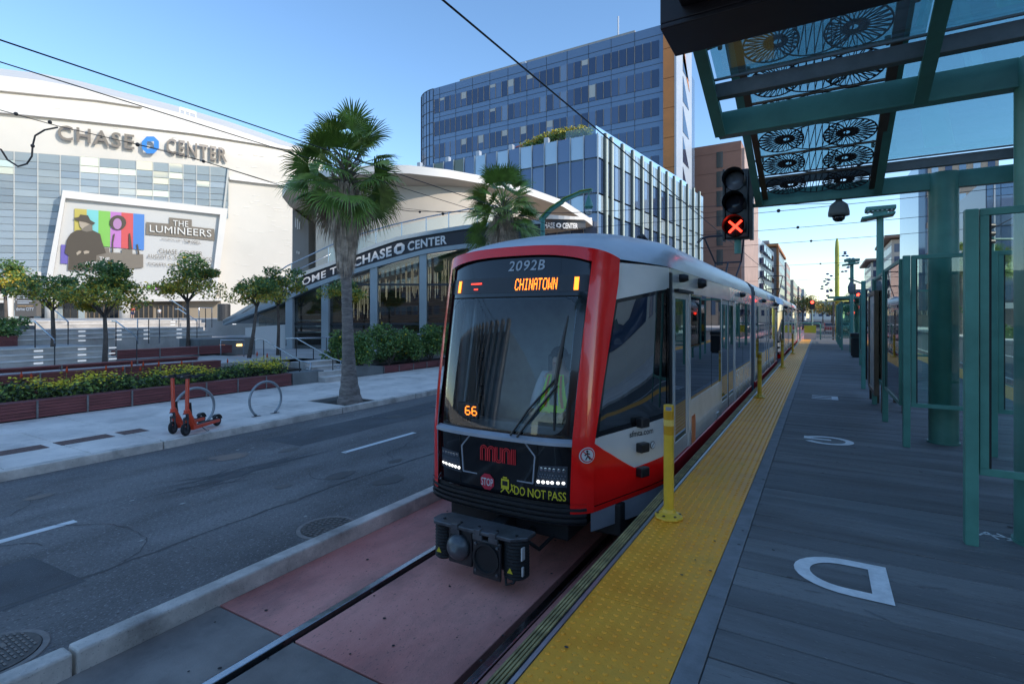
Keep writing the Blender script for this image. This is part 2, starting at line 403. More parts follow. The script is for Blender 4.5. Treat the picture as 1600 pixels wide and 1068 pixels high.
# far sidewalk: individual slabs
sw = bpy.data.objects.new('sidewalk', None); COL.objects.link(sw); sw['kind'] = 'structure'; ORG[sw] = Vector((0, 0, 0))
m_ = MB(); m_.box((-60, -40, -.25), (FAR - .162, 57.9, .118)); P('sidewalk_base', m_, mat('joint dirt', (.07, .068, .062), .9), sw)
xs = [FAR - .163, -12.17, -13.7, -15.31]; proto = {}
k = 0; yj = -4.75
while yj < 56:
    for i in range(3):
        if i not in proto:
            m_ = MB(); m_.box((xs[i + 1] + .006, -.544, -.02), (xs[i] - .006, .544, .03)); proto[i] = P('paving_slab', m_, M_WALK, sw, bevel=.006); o = proto[i]
            o.location = (0, yj + .55, .12)
        else:
            if i == 0 and 9.05 < yj + .55 < 10.6: continue
            o = inst(proto[i], loc=(0, yj + .55, .12 + rnd.uniform(-.003, .002)))
    yj += 1.1
# tree pit
m_ = MB(); m_.box((-11.65, 8.85 + .02, .1), (-10.68, 11.03, .135)); struct('tree_pit', m_, mat('bark mulch', (.05, .04, .032), .95, 0, .5, 14, .8, 60))
for i, (u0, v0, u1, v1) in enumerate([(33, 699, 78, 696), (85, 692, 155, 685), (157, 680, 192, 678)]):
    a = onz(u0, v0, .15); b = onz(u1, v1, .15); x = (a.x + b.x) / 2; y0, y1 = (3.2, 3.85) if i == 0 else (4.02, 4.85) if i == 1 else (5.0, 5.45)
    m_ = MB(); m_.box((-12.12, y0, .12), (-11.72, y1, .154)); tag(P('utility_cover', m_, mat('rusty brick red lid', (.15, .085, .07), .85, 0, .4, 20, .4, 80), bevel=.004),
        ['rusty utility lid in the sidewalk, leftmost of three', 'long rusty utility lid in the sidewalk, middle of three', 'small rusty utility lid in the sidewalk nearest the scooters'][i], 'utility cover')
# right sidewalk
m_ = MB(); m_.box((14.362, -40, -.25), (60, 51.9, .15)); struct('sidewalk', m_, M_WALK)
m_ = MB(); m_.box((14.362, 70.1, -.25), (60, 220, .15)); struct('sidewalk', m_, M_WALK)
m_ = MB(); m_.box((-60, 72.1, -.25), (FAR, 220, .15)); struct('sidewalk', m_, M_WALK)

# ================================================================== platform
pl = bpy.data.objects.new('platform', None); COL.objects.link(pl); pl['kind'] = 'structure'; ORG[pl] = Vector((0, 0, 0))
PX0, PX1, PE = -1.275, 3.9, 43.4
m_ = MB(); m_.box((PX0 + .03, -8, -.2), (PX1 - .03, PE, DECK - .04)); P('platform_base', m_, mat('platform concrete', (.14, .138, .135), .85, 0, .25, 1.5), pl)
# nosing: three thin yellow ribs on a dark edge, steel trim
def nosing(x0, sgn):
    m_ = MB(); m_.box((min(x0, x0 + sgn * .115), -8, DECK - .12), (max(x0, x0 + sgn * .115), PE, DECK - .004), 0)
    for q in range(4):
        xa = x0 + sgn * (.006 + q * .019); m_.box((min(xa, xa + sgn * .011), -8, DECK - .006), (max(xa, xa + sgn * .011), PE, DECK + .006), 1)
    xa = x0 + sgn * .09; m_.box((min(xa, xa + sgn * .022), -8, DECK - .006), (max(xa, xa + sgn * .022), PE, DECK + .004), 2)
    P('edge_nosing', m_, [RUBBER, mat('dirty yellow rib', (.3, .235, .1), .65, 0, .4, 9), STEEL], pl)
nosing(PX0, 1); nosing(PX1, -1)
# tactile tiles with truncated domes
TX0, TX1 = PX0 + .117, -.575
def tile_mb(w_, L):
    m_ = MB(); m_.box((0, 0, -.03), (w_, L, 0))
    nx, ny = 10, int(L / .0595)
    for i in range(nx):
        for j in range(ny):
            cx, cy = (i + .5) * w_ / nx, (j + .5) * L / ny; n_ = 8; vs = []
            for r_, z in ((.0128, 0.0), (.0112, .004), (.0065, .0058)):
                vs += [(cx + r_ * math.cos(6.2832 * q / n_), cy + r_ * math.sin(6.2832 * q / n_), z) for q in range(n_)]
            m_.add(vs, [(a * n_ + q, a * n_ + (q + 1) % n_, (a + 1) * n_ + (q + 1) % n_, (a + 1) * n_ + q) for a in range(2) for q in range(n_)] + [tuple(2 * n_ + q for q in range(n_))])
    return m_
TL = 1.19; tp = P('tactile_tile', tile_mb(TX1 - TX0, TL), M_YEL, pl)
y = -4.29 + .0; first = True
while y < PE - .1:
    if first: tp.location = (TX0, y, DECK); first = False
    else: inst(tp, loc=(TX0, y, DECK))
    if y > 1.: inst(tp, loc=(3.2, y, DECK))
    y += TL + .006
# concrete edging beside the tactile strip + deck boards
y = -4.; bp0 = None; ep0 = None
while y < PE - .1:
    L = min(1.2, PE - y)
    if ep0 is None:
        m_ = MB(); m_.box((TX1 + .004, 0, -.03), (-.465, 1.194, .002)); ep0 = P('edging_strip', m_, mat('pale blue grey edging', (.19, .195, .205), .75, 0, .2, 6, .2, 50), pl, bevel=.004); ep0.location = (0, y, DECK)
    else: inst(ep0, loc=(0, y, DECK + rnd.uniform(-.001, .001)))
    y += 1.2
y = -3.14; protos = []
k = 0
while y < PE - .27:
    i = k % 3
    if len(protos) < 3:
        m_ = MB(); m_.box((-.461, .004, -.035), (3.196, .256, 0)); o = P('deck_board', m_, M_BOARD[i], pl, bevel=.005); protos.append(o); o.location = (0, y, DECK)
    else:
        i = rnd.randrange(3); inst(protos[i], loc=(0, y, DECK + rnd.uniform(-.0025, .0015)))
    y += .262; k += 1
# letters painted on the deck, read from the far end
M_PAINT = mat('white deck paint', (.78, .78, .78), .7, 0, .12, 16, c2=(.86, .86, .86))
def ring_letter(outer, inner, z=DECK + .004):
    n = len(outer); m_ = MB(); m_.add([(x, y, z) for x, y in outer] + [(x, y, z) for x, y in inner], [(i, (i + 1) % n, n + (i + 1) % n, n + i) for i in range(n)]); return m_
def Dpts(x0, x1, y0, y1, n=14):     # stem on the right (x1), bowl on the left
    pts = [(x1, y0), (x1, y1)]; rx = (x1 - x0) * .6; cy = (y0 + y1) / 2; ry = (y1 - y0) / 2
    for k in range(n + 1):
        a = math.pi / 2 + math.pi * k / n; pts.append((x0 + rx + rx * math.cos(a), cy + ry * math.sin(a)))
    return pts
struct('painted_letter', ring_letter(Dpts(-.15, .36, 3.6, 4.12), Dpts(-.06, .26, 3.69, 4.03)), M_PAINT)
# G, read from the other side
m_ = MB(); gx, gy_, ro, ri = .06, 7.98, .29, .2
arc = [R(150 - 300 * k / 26) for k in range(27)]
vs = [(gx + q * 1.0 * math.cos(a) + .02, gy_ + q * .88 * math.sin(a), DECK + .004) for q in (ro, ri) for a in arc]
m_.add(vs, [(i, i + 1, 27 + i + 1, 27 + i) for i in range(26)])
ex = vs[0]
m_.add([(ex[0] - .02, gy_ + .16, DECK + .0045), (ex[0] + .065, gy_ + .16, DECK + .0045), (ex[0] + .065, gy_, DECK + .0045), (ex[0] - .02, gy_, DECK + .0045)], [(0, 3, 2, 1)])
m_.add([(ex[0] + .065, gy_ + .07, DECK + .0042), (gx + .06, gy_ + .07, DECK + .0042), (gx + .06, gy_, DECK + .0042), (ex[0] + .065, gy_, DECK + .0042)], [(0, 3, 2, 1)])
struct('painted_letter', m_, M_PAINT)
m_ = MB(); z = DECK + .004
for a, b in (((.19, 11.95), (.3, 12.47)),): m_.face([(a[0], a[1], z), (b[0], a[1], z), (b[0], b[1], z), (a[0], b[1], z)])
for yb in (11.95, 12.17, 12.39): m_.face([(-.15, yb, z), (.19, yb, z), (.19, yb + .08, z), (-.15, yb + .08, z)])
struct('painted_letter', m_, M_PAINT)
# chalk scrawl near the front glass panel
m_ = MB(); cz = DECK + .004; a0 = onz(1530, 836, DECK)
for (p, q) in [((0, 0), (.06, .1)), ((.06, .1), (.1, -.03)), ((.02, .05), (.26, .03)), ((.12, .1), (.2, -.02)), ((.2, .09), (.27, .0)), ((.15, -.02), (.3, .06))]:
    m_.bar((a0.x + p[0], a0.y + p[1], cz), (a0.x + q[0], a0.y + q[1], cz), .014, .002)
struct('chalk_scrawl', m_, M_PAINT)
# deck scuffs
m_ = MB()
for k in range(60):
    x = rnd.uniform(-.4, 2.5); y = rnd.uniform(3, 16); L = rnd.uniform(.03, .16); a = rnd.gauss(0, .25); w2 = rnd.uniform(.004, .012)
    m_.bar((x, y, DECK + .002), (x + L * math.cos(a), y + L * math.sin(a), DECK + .002), w2, .001)
P('deck_scratches', m_, mat('pale scratch', (.17, .175, .185), .8), kind='stuff')
# ================================================================== light rail cars
T_SIL = mat('silver tram paint', (.82, .81, .79), .2, .35, .07, 1.2, coat=.4)
T_ROOF = mat('grey tram roof', (.5, .52, .54), .38, .3, .1, 2, coat=.15)
T_RED = mat('red tram paint', (.9, .008, .007), .22, 0, .05, 2, coat=.6)
T_DRED = mat('dark red skirt', (.5, .018, .025), .35, 0, .15, 3, coat=.2)
T_BLK = mat('gloss black mask', (.006, .006, .008), .12, 0, spec=.5, coat=.5)
T_DARK = mat('underframe black', (.012, .012, .013), .7, 0, .3, 6)
T_GREY = mat('blue grey bellows', (.1, .115, .14), .6, 0, .2, 5)
T_SKIRT = mat('grey skirt', (.34, .37, .42), .4, .2, .12, 3)
T_GLASS = glass('tinted tram window', (.1, .115, .125), .16, .012, .35, (.006, .008, .01), 1.7)
T_SHIELD = glass('windscreen glass', (.84, .92, .94), .022, .008, 0., ior=1.5)
T_INT = mat('cab interior grey', (.34, .37, .38), .6, 0, .15, 4)
T_INTD = mat('cab interior dark', (.1, .11, .12), .6)
T_SEAT = mat('seat blue', (.03, .05, .12), .7)
LED_O = mat('amber led', (.3, .09, .01), .5, emit=(1, .2, .015), es=2.2)
LED_W = mat('white led', (.8, .8, .8), .3, emit=(1, .97, .9), es=1.1)
LED_R = mat('red led', (.5, .02, .01), .5, emit=(1, .04, .02), es=2.)
T_DISP = mat('display panel', (.03, .034, .04), .35)
INK_W = mat('white print', (.6, .62, .64), .5)
INK_Y = mat('yellow print', (.62, .52, .03), .5)
INK_R = mat('red print', (.62, .02, .03), .5)
INK_K = mat('black print', (.012, .012, .014), .5)
HW = 1.37; XS = TCX + HW            # half width, platform-side wall
NOSE = [(0, 4.42), (.35, 4.43), (.6, 4.46), (.78, 4.52), (.88, 4.60), (.95, 4.72), (1.03, 4.90), (1.15, 5.17), (1.27, 5.45), (HW, 5.75)]
_cum = [0]
for a, b in zip(NOSE, NOSE[1:]): _cum.append(_cum[-1] + math.dist(a, b))
SMAX = _cum[-1]
def prof(s):
    i = 0
    while i < len(_cum) - 2 and s > _cum[i + 1]: i += 1
    t = (s - _cum[i]) / (_cum[i + 1] - _cum[i]); p0 = NOSE[max(i - 1, 0)] if i else (-NOSE[1][0], NOSE[1][1]); p1, p2 = NOSE[i], NOSE[i + 1]; p3 = NOSE[min(i + 2, len(NOSE) - 1)]
    f = lambda a, b, c, d: .5 * (2 * b + (c - a) * t + (2 * a - 5 * b + 4 * c - d) * t * t + (3 * b - a - 3 * c + d) * t ** 3)
    return f(p0[0], p1[0], p2[0], p3[0]), f(p0[1], p1[1], p2[1], p3[1])
def s_at(dx):
    lo, hi = 0, SMAX
    for _ in range(40):
        m = (lo + hi) / 2
        if prof(m)[0] < dx: lo = m
        else: hi = m
    return lo
def lean(z): return 0 if z < 1.25 else .36 * ((z - 1.25) / 1.9) ** 1.2
def surf(s, z, off=0.):
    """point on the cab shell; s runs from the centre line to the cab door, negative = other side"""
    sg = -1 if s < 0 else 1; a = min(abs(s), SMAX); dx, y = prof(a)
    e = .01; d1 = prof(min(a + e, SMAX)); d0 = prof(max(a - e, 0)); tx, ty = d1[0] - d0[0], d1[1] - d0[1]
    if a < e: tx, ty = 1, 0
    L = math.hypot(tx, ty); nx, ny = ty / L, -tx / L
    wgt = max(0, 1 - (y - 4.42) / 1.3); wgt = wgt * wgt * (3 - 2 * wgt)
    return Vector((TCX + sg * (dx + nx * off), y + lean(z) * wgt + ny * off, z))
def patch(mb, slo, shi, z0, z1, ns, nz, off=0., mi=0, both=True):
    """rows in z; s bounds are functions of z"""
    f = (lambda q: q) if callable(slo) else None
    S0 = slo if callable(slo) else (lambda z: slo); S1 = shi if callable(shi) else (lambda z: shi)
    O = off if callable(off) else (lambda z: off)
    for sg in ((1, -1) if both else (1,)):
        def fn(a, b):
            z = lerp(z0, z1, b); return surf(sg * lerp(S0(z), S1(z), a), z, O(z))
        if sg > 0: mb.grid(fn, ns, nz, mi)
        else: mb.grid(lambda a, b: fn(1 - a, b), ns, nz, mi)
def patch_s(mb, s0, s1, zlo, zhi, ns, nz, off=0., mi=0, both=True):
    """columns in s; z bounds are functions of s"""
    Z0 = zlo if callable(zlo) else (lambda s: zlo); Z1 = zhi if callable(zhi) else (lambda s: zhi)
    for sg in ((1, -1) if both else (1,)):
        def fn(a, b):
            s = lerp(s0, s1, a); return surf(sg * s, lerp(Z0(s), Z1(s), b), off)
        if sg > 0: mb.grid(fn, ns, nz, mi)
        else: mb.grid(lambda a, b: fn(1 - a, b), ns, nz, mi)
s_mask = lambda z: s_at(.76 + .065 * max(0, min(1, (z - .8) / 2.2)))
s_pil = lambda z: s_at(.915 + .095 * max(0, min(1, (z - 1.2) / 1.6)))
Z_BOT, Z_TOP, Z_BROW = .70, 3.085, 3.185
z_br = lambda s: Z_BROW - .15 * max(0, (abs(s) / s_pil(3))) ** 2.6
z_tp = lambda s: Z_TOP - .09 * max(0, (abs(s) / s_mask(3))) ** 3
YA = 13.95                           # middle of the articulation
def build_car():
    t = thing('tram_car', 'red and silver light rail car with black front mask leading the train', 'tram', (TCX, YA, 0), 'coupled light rail cars')
    half = []                        # parts mirrored to the other end
    def p(*a, **k): o = P(*a, **k); half.append(o); return o
    # ---- front mask, frame and brow
    m_ = MB()
    sw_ = lambda z: s_at(.70 + .03 * (z - 1.3) / 1.3)
    patch_s(m_, 0, s_mask(3), 2.64, z_tp, 14, 4)
    patch(m_, lambda z: sw_(z), s_mask, 1.33, 2.64, 3, 10)
    patch(m_, 0, s_mask, Z_BOT, 1.335, 14, 6)
    mask = p('front_mask', m_, T_BLK, t, smooth=True, weld=True)
    m_ = MB(); patch(m_, 0, lambda z: sw_(z) + .01, 1.325, 2.645, 14, 10, .004); p('windscreen', m_, T_SHIELD, t, smooth=True, weld=True)
    m_ = MB()                        # thin sill of the windscreen, light catching ledge under it
    patch(m_, 0, s_mask, 1.245, 1.275, 14, 1, .05); patch(m_, 0, s_mask, 1.275, 1.305, 14, 2, lambda z: .05 - .046 * (z - 1.275) / .03); p('mask_ledge', m_, T_SKIRT, mask, smooth=True)
    m_ = MB()
    patch(m_, s_mask, s_pil, .62, 2.97, 6, 26, lambda z: .04)
    patch_s(m_, 0, s_mask(3), z_tp, z_br, 16, 3, .04)
    patch_s(m_, s_mask(3), s_pil(3), lambda s: 2.97, z_br, 6, 2, .04)
    p('red_frame', m_, T_RED, t, smooth=True, weld=True)
    # ---- cab sides
    sp0 = s_pil(1.3); sq = s_at(1.16)
    wb = lambda s: lerp(1.30, 1.385, (s - sp0) / (SMAX - sp0)); wt = lambda s: lerp(2.62, 2.76, (s - sp0) / (SMAX - sp0))
    rl = lambda s: 1.27 - (s - sp0) / (sq - sp0) * .34 if s < sq else .93 + .05 * (s - sq) / (SMAX - sq)
    s0f = lambda z: s_pil(z)
    m_ = MB()
    SIDES = [1]
    def side(mb, zlo, zhi, mi, off=0., ns=14, nz=6):
        for sg in SIDES:
            def fn(a, b):
                s1 = lerp(sp0, SMAX, a); z = lerp(zlo(s1), zhi(s1), b); s = lerp(s_pil(z), SMAX, a); return surf(sg * s, z, off)
            mb.grid(fn if sg > 0 else (lambda a, b: fn(1 - a, b)), ns, nz, mi)
    for SG in (1, -1):
        SIDES[:] = [SG]
        m_ = MB()
        side(m_, wt, lambda s: lerp(3.0, 2.98, (s - sp0) / (SMAX - sp0)), 0); p('cab_upper_side', m_, T_SIL, t, smooth=True, weld=True)
        m_ = MB(); side(m_, rl, wb, 0); p('cab_side', m_, T_SIL, t, smooth=True, weld=True)
        m_ = MB(); side(m_, lambda s: .66 + .07 * (s - sp0) / (SMAX - sp0), rl, 0); side(m_, lambda s: .60 + .08 * (s - sp0) / (SMAX - sp0), lambda s: .65 + .07 * (s - sp0) / (SMAX - sp0), 0)
        p('red_flank', m_, T_RED, t, smooth=True, weld=True)
        m_ = MB(); side(m_, lambda s: .40 + .02 * s, lambda s: .595 + .08 * (s - sp0) / (SMAX - sp0), 0, -.01, 14, 3); p('grey_skirt', m_, T_SKIRT, t, smooth=True, weld=True)
        m_ = MB(); side(m_, wb, wt, 0, -.004); p('cab_window', m_, T_GLASS, t, smooth=True, weld=True)
        m_ = MB()                        # black frit around the cab window
        side(m_, wb, lambda s: wb(s) + .05, 0, .001, 14, 1); side(m_, lambda s: wt(s) - .04, wt, 0, .001, 14, 1)
        if True:
            sg = SG
            m_.grid(lambda a, b: surf(sg * (s_pil(lerp(1.3, 2.62, b)) + .07 * a), lerp(1.3, 2.62, b), .0015), 1, 8)
            m_.grid(lambda a, b: surf(sg * (SMAX - .07 + .07 * a), lerp(1.385, 2.76, b), .0015), 1, 6)
        p('window_surround', m_, T_BLK, t, smooth=True)
    for sg in (1, -1):
        m_ = MB(); x = TCX + sg * (HW + .004); m_.box((x - .012, 5.755, .74), (x + .012, 5.83, 2.93)); p('door_post', m_, T_DARK, t)
    # ---- bumper with ribs
    m_ = MB()
    sb = lambda z: s_at(.86)
    def boff(z): return .015 + .03 * (1 if ((z - .47) % .062) < .038 else 0) * (.47 < z < .69)
    zz = [.50, .525, .526, .55, .551, .575, .576, .60, .601, .62, .621, .645, .646, .67, .671, .705, .715]
    prev = None
    rows = [[surf(lerp(-s_at(.87), s_at(.87), i / 30), z, .02 + (.035 if (j // 2) % 2 == 0 else 0) - (.05 if j == 0 else 0)) for i in range(31)] for j, z in enumerate(zz)]
    m_.add([q for r_ in rows for q in r_], [(j * 31 + i, j * 31 + i + 1, (j + 1) * 31 + i + 1, (j + 1) * 31 + i) for j in range(len(zz) - 1) for i in range(30)])
    p('bumper', m_, mat('bumper rubber', (.016, .017, .02), .5, 0, .2, 8), t)
    m_ = MB()
    m_.box((TCX - 1.2, 5.6, .12), (TCX + 1.2, 7.2, .5)); m_.box((TCX - .7, 4.6, .3), (TCX + .7, 5.6, .58)); m_.box((TCX - 1.22, 5.3, .42), (TCX - .75, 5.9, .6)); m_.box((TCX + .8, 4.95, .3), (TCX + 1.1, 5.7, .62))
    p('underframe', m_, T_DARK, t, bevel=.02)
    # ---- roof: nose cap + main shell
    m_ = MB(); N = 60
    ring = [lerp(-SMAX, SMAX, i / N) for i in range(N + 1)]
    def zr(s):
        a = abs(s); sp = s_pil(3); return z_br(a) if a < sp else lerp(z_br(sp), 2.985, min(1, (a - sp) / (SMAX - sp)))
    crest = lambda dx: 3.52 - .16 * (abs(dx) / 1.08) ** 2
    def cap(a, b):
        s = ring[int(round(a * N))]; q = surf(s, zr(s), .006); f_ = abs(s) / SMAX; sgn_ = -1 if s < 0 else 1
        if f_ > .8: q_ = (f_ - .8) / .2; T = Vector((TCX + sgn_ * (1.08 + (HW + .005 - 1.08) * math.sin(q_ * math.pi / 2)), 6.7, lerp(3.36, 2.985, q_ ** 1.6)))
        else: T = Vector((TCX + sgn_ * 1.08 * f_ / .8, 6.7, crest(1.08 * f_ / .8)))
        e = math.sin(b * math.pi / 2) ** .75
        return Vector((lerp(q.x, T.x, b), lerp(q.y, T.y, b), lerp(q.z, T.z, e)))
    m_.grid(cap, N, 10)
    for sg in (1, -1):
        for (ya, yb) in ((6.7, YA - .42),):
            m_.grid(lambda a, b: Vector((TCX + sg * (1.08 + (HW + .005 - 1.08) * math.sin(a * math.pi / 2)), lerp(ya, yb, b), lerp(3.36, 2.985, a ** 1.6))), 6, 2)
    m_.grid(lambda a, b: Vector((TCX + lerp(-1.08, 1.08, a), lerp(6.7, YA - .42, b), crest(lerp(-1.08, 1.08, a)))), 10, 1)
    p('roof', m_, T_ROOF, t, smooth=True, weld=True, auto=50)
    m_ = MB()
    for (ya, yb, hw, h) in ((8.2, 9.8, .7, .1), (10.4, 12.2, .7, .12)): m_.box((TCX - hw, ya, 3.4), (TCX + hw, yb, 3.46 + h))
    p('roof_equipment', m_, T_ROOF, t, bevel=.06)
    m_ = MB(); m_.tube([(TCX + .6, 7.2, 3.42), (TCX + .6, 7.2, 3.56), (TCX + .6, 7.35, 3.6), (TCX + .6, 7.55, 3.56), (TCX + .6, 7.55, 3.42)], .03); p('roof_antenna', m_, T_DARK, t)
    m_ = MB()                        # rounded black corners of the windscreen
    for sg in (1, -1):
        for zc, up in ((1.335, 1), (2.635, -1)):
            rr_ = .13; cs = sw_(zc) + .005; arc_ = [(cs - rr_ + rr_ * math.sin(q_ * math.pi / 16), zc + up * (rr_ - rr_ * math.cos(q_ * math.pi / 16))) for q_ in range(9)]
            for q_ in range(8):
                m_.face([surf(sg * cs, zc, .0055), surf(sg * arc_[q_][0], arc_[q_][1], .0055), surf(sg * arc_[q_ + 1][0], arc_[q_ + 1][1], .0055)])
    p('windscreen_corner', m_, T_BLK, mask, kind='stuff')
    m_ = MB()                        # joints in the mask and hatch lines
    for s_ in (-.44, .44): 
        for q_ in range(4): m_.bar(surf(s_, .72 + q_ * .13, .003), surf(s_, .85 + q_ * .13, .003), .006, .004, (0, -1, 0))
    for q_ in range(20): m_.bar(surf(lerp(-.78, .78, q_ / 20), 2.655, .005), surf(lerp(-.78, .78, (q_ + 1) / 20), 2.655, .005), .012, .006, (0, -1, 0))
    p('mask_joint', m_, mat('dull black joint', (.004, .004, .004), .8), mask, kind='stuff')
    # ---- body side walls, windows, doors
    Y0, Y1 = 5.83, YA - .42
    lay = [('door', 6.02, 6.72), ('win', 6.86, 8.3), ('win', 8.33, 9.2), ('door', 9.3, 10.05), ('door', 10.06, 10.81), ('win', 10.92, 12.0), ('win', 12.03, 13.3)]
    for sg in (1, -1):
        x = TCX + sg * HW
        def slab(mb, ya, yb, za, zb, off=0., th=.04, mi=0):
            xa, xb = x + sg * off, x + sg * (off - th); mb.box((min(xa, xb), ya, za), (max(xa, xb), yb, zb), mi)
        m_ = MB(); slab(m_, Y0, Y1, 2.74, 2.99); slab(m_, 5.83, 6.0, .84, 2.74)
        for ya, yb in ((6.74, 9.28), (10.83, Y1)): slab(m_, ya, yb, .84, 1.40)
        for ya, yb in ((6.74, 6.86), (9.2, 9.28), (10.83, 10.92), (13.3, Y1)): slab(m_, ya, yb, 1.4, 2.74)
        p('side_panel', m_, T_SIL, t, bevel=.004)
        m_ = MB(); slab(m_, Y0, Y1, .50, .835, .012, .05); p('skirt', m_, T_DRED, t, bevel=.01)
        m_ = MB(); slab(m_, Y0 + .02, Y1, .1, .5, -.15, .04); p('lower_skirt', m_, T_DARK, t)
        for kind, ya, yb in lay:
            if kind == 'win':
                m_ = MB(); slab(m_, ya, yb, 1.40, 2.74, -.003, .01); p('side_window', m_, T_GLASS, t)
            else:
                m_ = MB()
                for a, b, c, d in ((ya, yb, .845, 1.02), (ya, yb, 2.66, 2.735), (ya, ya + .065, 1.02, 2.66), (yb - .065, yb, 1.02, 2.66)): slab(m_, a, b, c, d, -.012, .03)
                dr = p('door_leaf', m_, T_SIL, t, bevel=.004)
                m_ = MB(); slab(m_, ya + .065, yb - .065, 1.02, 2.66, -.018, .01); p('door_window', m_, T_GLASS, dr)
                m_ = MB(); slab(m_, ya - .004, ya + .008, .845, 2.735, -.008, .02); p('door_seal', m_, RUBBER, dr)
        m_ = MB()                    # small fittings above the windows
        slab(m_, 5.98, 6.78, 2.735, 2.765, .05, .06); p('door_canopy', m_, T_DARK, t)
        for yk, r_ in ((6.25, .05), (7.35, .07), (11.6, .05)):
            m_ = MB(); m_.lathe((x, yk, 2.9), [(r_, 0), (r_, .05), (r_ * .6, .1)], 12, axis=(sg, 0, 0)); p('side_camera', m_, BLACK, t)
        m_ = MB(); slab(m_, 8.75, 8.95, .86, .94, .012, .02); p('hatch', m_, STEEL, t); m_ = MB(); slab(m_, 12.6, 12.66, .95, 1.05, .012, .02); p('hatch', m_, STEEL, t)
        m_ = MB(); slab(m_, 6.9, 7.13, .8, 1.16, .003, .004)
        for q in range(4): slab(m_, 6.905 + q * .056, 6.945 + q * .056, 1.16, 1.19, .003, .004)
        p('side_emblem', m_, mat('orange print', (.6, .16, .05), .5), t)
        # three cab cameras on the flank
        for zk in (1.38, 1.13, .885):
            m_ = MB(); sc_ = surf(sg * (s_at(1.155)), zk, .0); sc2 = surf(sg * s_at(1.235), zk, .0)
            d = (sc2 - sc_).normalized(); nrm = Vector((d.y * sg, -d.x * sg, 0)); nrm = nrm if nrm.x * sg > 0 else -nrm
            cc_ = (sc_ + sc2) / 2 + nrm * .036; M = Matrix((d, nrm, Vector((0, 0, 1)))).transposed()
            m_.cbox(cc_, (.125, .08, .095), M); p('flank_camera', m_, BLACK, t, bevel=.012)
    m_ = MB(); m_.box((TCX - HW + .06, 5.9, .72), (TCX + HW - .06, Y1, .9)); m_.box((TCX - HW + .05, 5.9, 2.78), (TCX + HW - .05, Y1, 2.96)); p('interior', m_, T_INT, t)
    m_ = MB()
    for k in range(7):
        yk = 7.0 + k * .9
        if 9.2 < yk < 10.8: continue
        for sx in (-.75, .75):
            m_.box((TCX + sx - .42, yk, 1.2), (TCX + sx + .42, yk + .42, 1.3)); m_.box((TCX + sx - .42, yk + .38, 1.3), (TCX + sx + .42, yk + .46, 1.75))
    p('seats', m_, T_SEAT, t, bevel=.02)
    m_ = MB()
    for k in range(6): m_.cyl((TCX + .35 * (-1) ** k, 6.9 + k * 1.2, .9), (TCX + .35 * (-1) ** k, 6.9 + k * 1.2, 2.8), .018, 8)
    p('grab_pole', m_, STEEL, t)
    # ---- cab interior
    m_ = MB(); m_.box((TCX - 1.2, 6.02, .72), (TCX + 1.2, 6.08, 2.95)); p('cab_bulkhead', m_, T_INT, t)
    m_ = MB(); m_.box((TCX - .95, 4.75, .75), (TCX + .95, 5.15, 1.2)); m_.box((TCX - .7, 4.95, 1.2), (TCX + .8, 5.12, 1.3)); m_.box((TCX - .9, 5.0, .72), (TCX + .9, 6.0, .85)); p('dash', m_, T_INT, t, bevel=.02)
    m_ = MB(); m_.box((TCX - .8, 4.9, 2.66), (TCX + .8, 6.0, 2.7)); p('cab_ceiling', m_, T_INT, t)
    m_ = MB(); m_.cyl((TCX - .62, 4.72, 1.36), (TCX - .62, 4.98, 2.62), .018, 8); m_.cyl((TCX - .74, 4.82, 1.4), (TCX - .74, 5.0, 2.6), .05, 8); p('cab_rail', m_, T_INT, t)
    m_ = MB(); m_.box((TCX - .1, 5.75, 1.15), (TCX + .4, 5.95, 2.0)); m_.box((TCX - .1, 5.4, 1.1), (TCX + .4, 5.9, 1.22)); p('driver_seat', m_, T_INTD, t, bevel=.03)
    m_ = MB(); m_.box((TCX + .72, 5.5, 1.25), (TCX + .98, 5.54, 2.15)); p('cab_mirror', m_, mat('pale panel', (.5, .53, .54), .4), t, bevel=.02)
    # ---- articulation half
    m_ = MB()
    for k in range(6):
        ya = YA - .41 + k * .07; e = .0 if k % 2 else .05
        m_.box((TCX - HW + .05 - e + .02, ya, .5), (TCX + HW - .05 + e - .02, ya + .066, 3.2))
    p('bellows', m_, T_GREY, t, bevel=.01)
    # ---- panto on this half is added later (other end only)
    # mirror every part made so far to the other end of the car
    RZ = Matrix.Rotation(math.pi, 4, 'Z')
    for o in list(half):
        if o.parent is t:
            c = o.copy(); COL.objects.link(c); c.parent = t; c.rotation_euler = (0, 0, math.pi)
            for ch in kids(o):
                d = ch.copy(); COL.objects.link(d); d.parent = c
    return t
car = build_car()

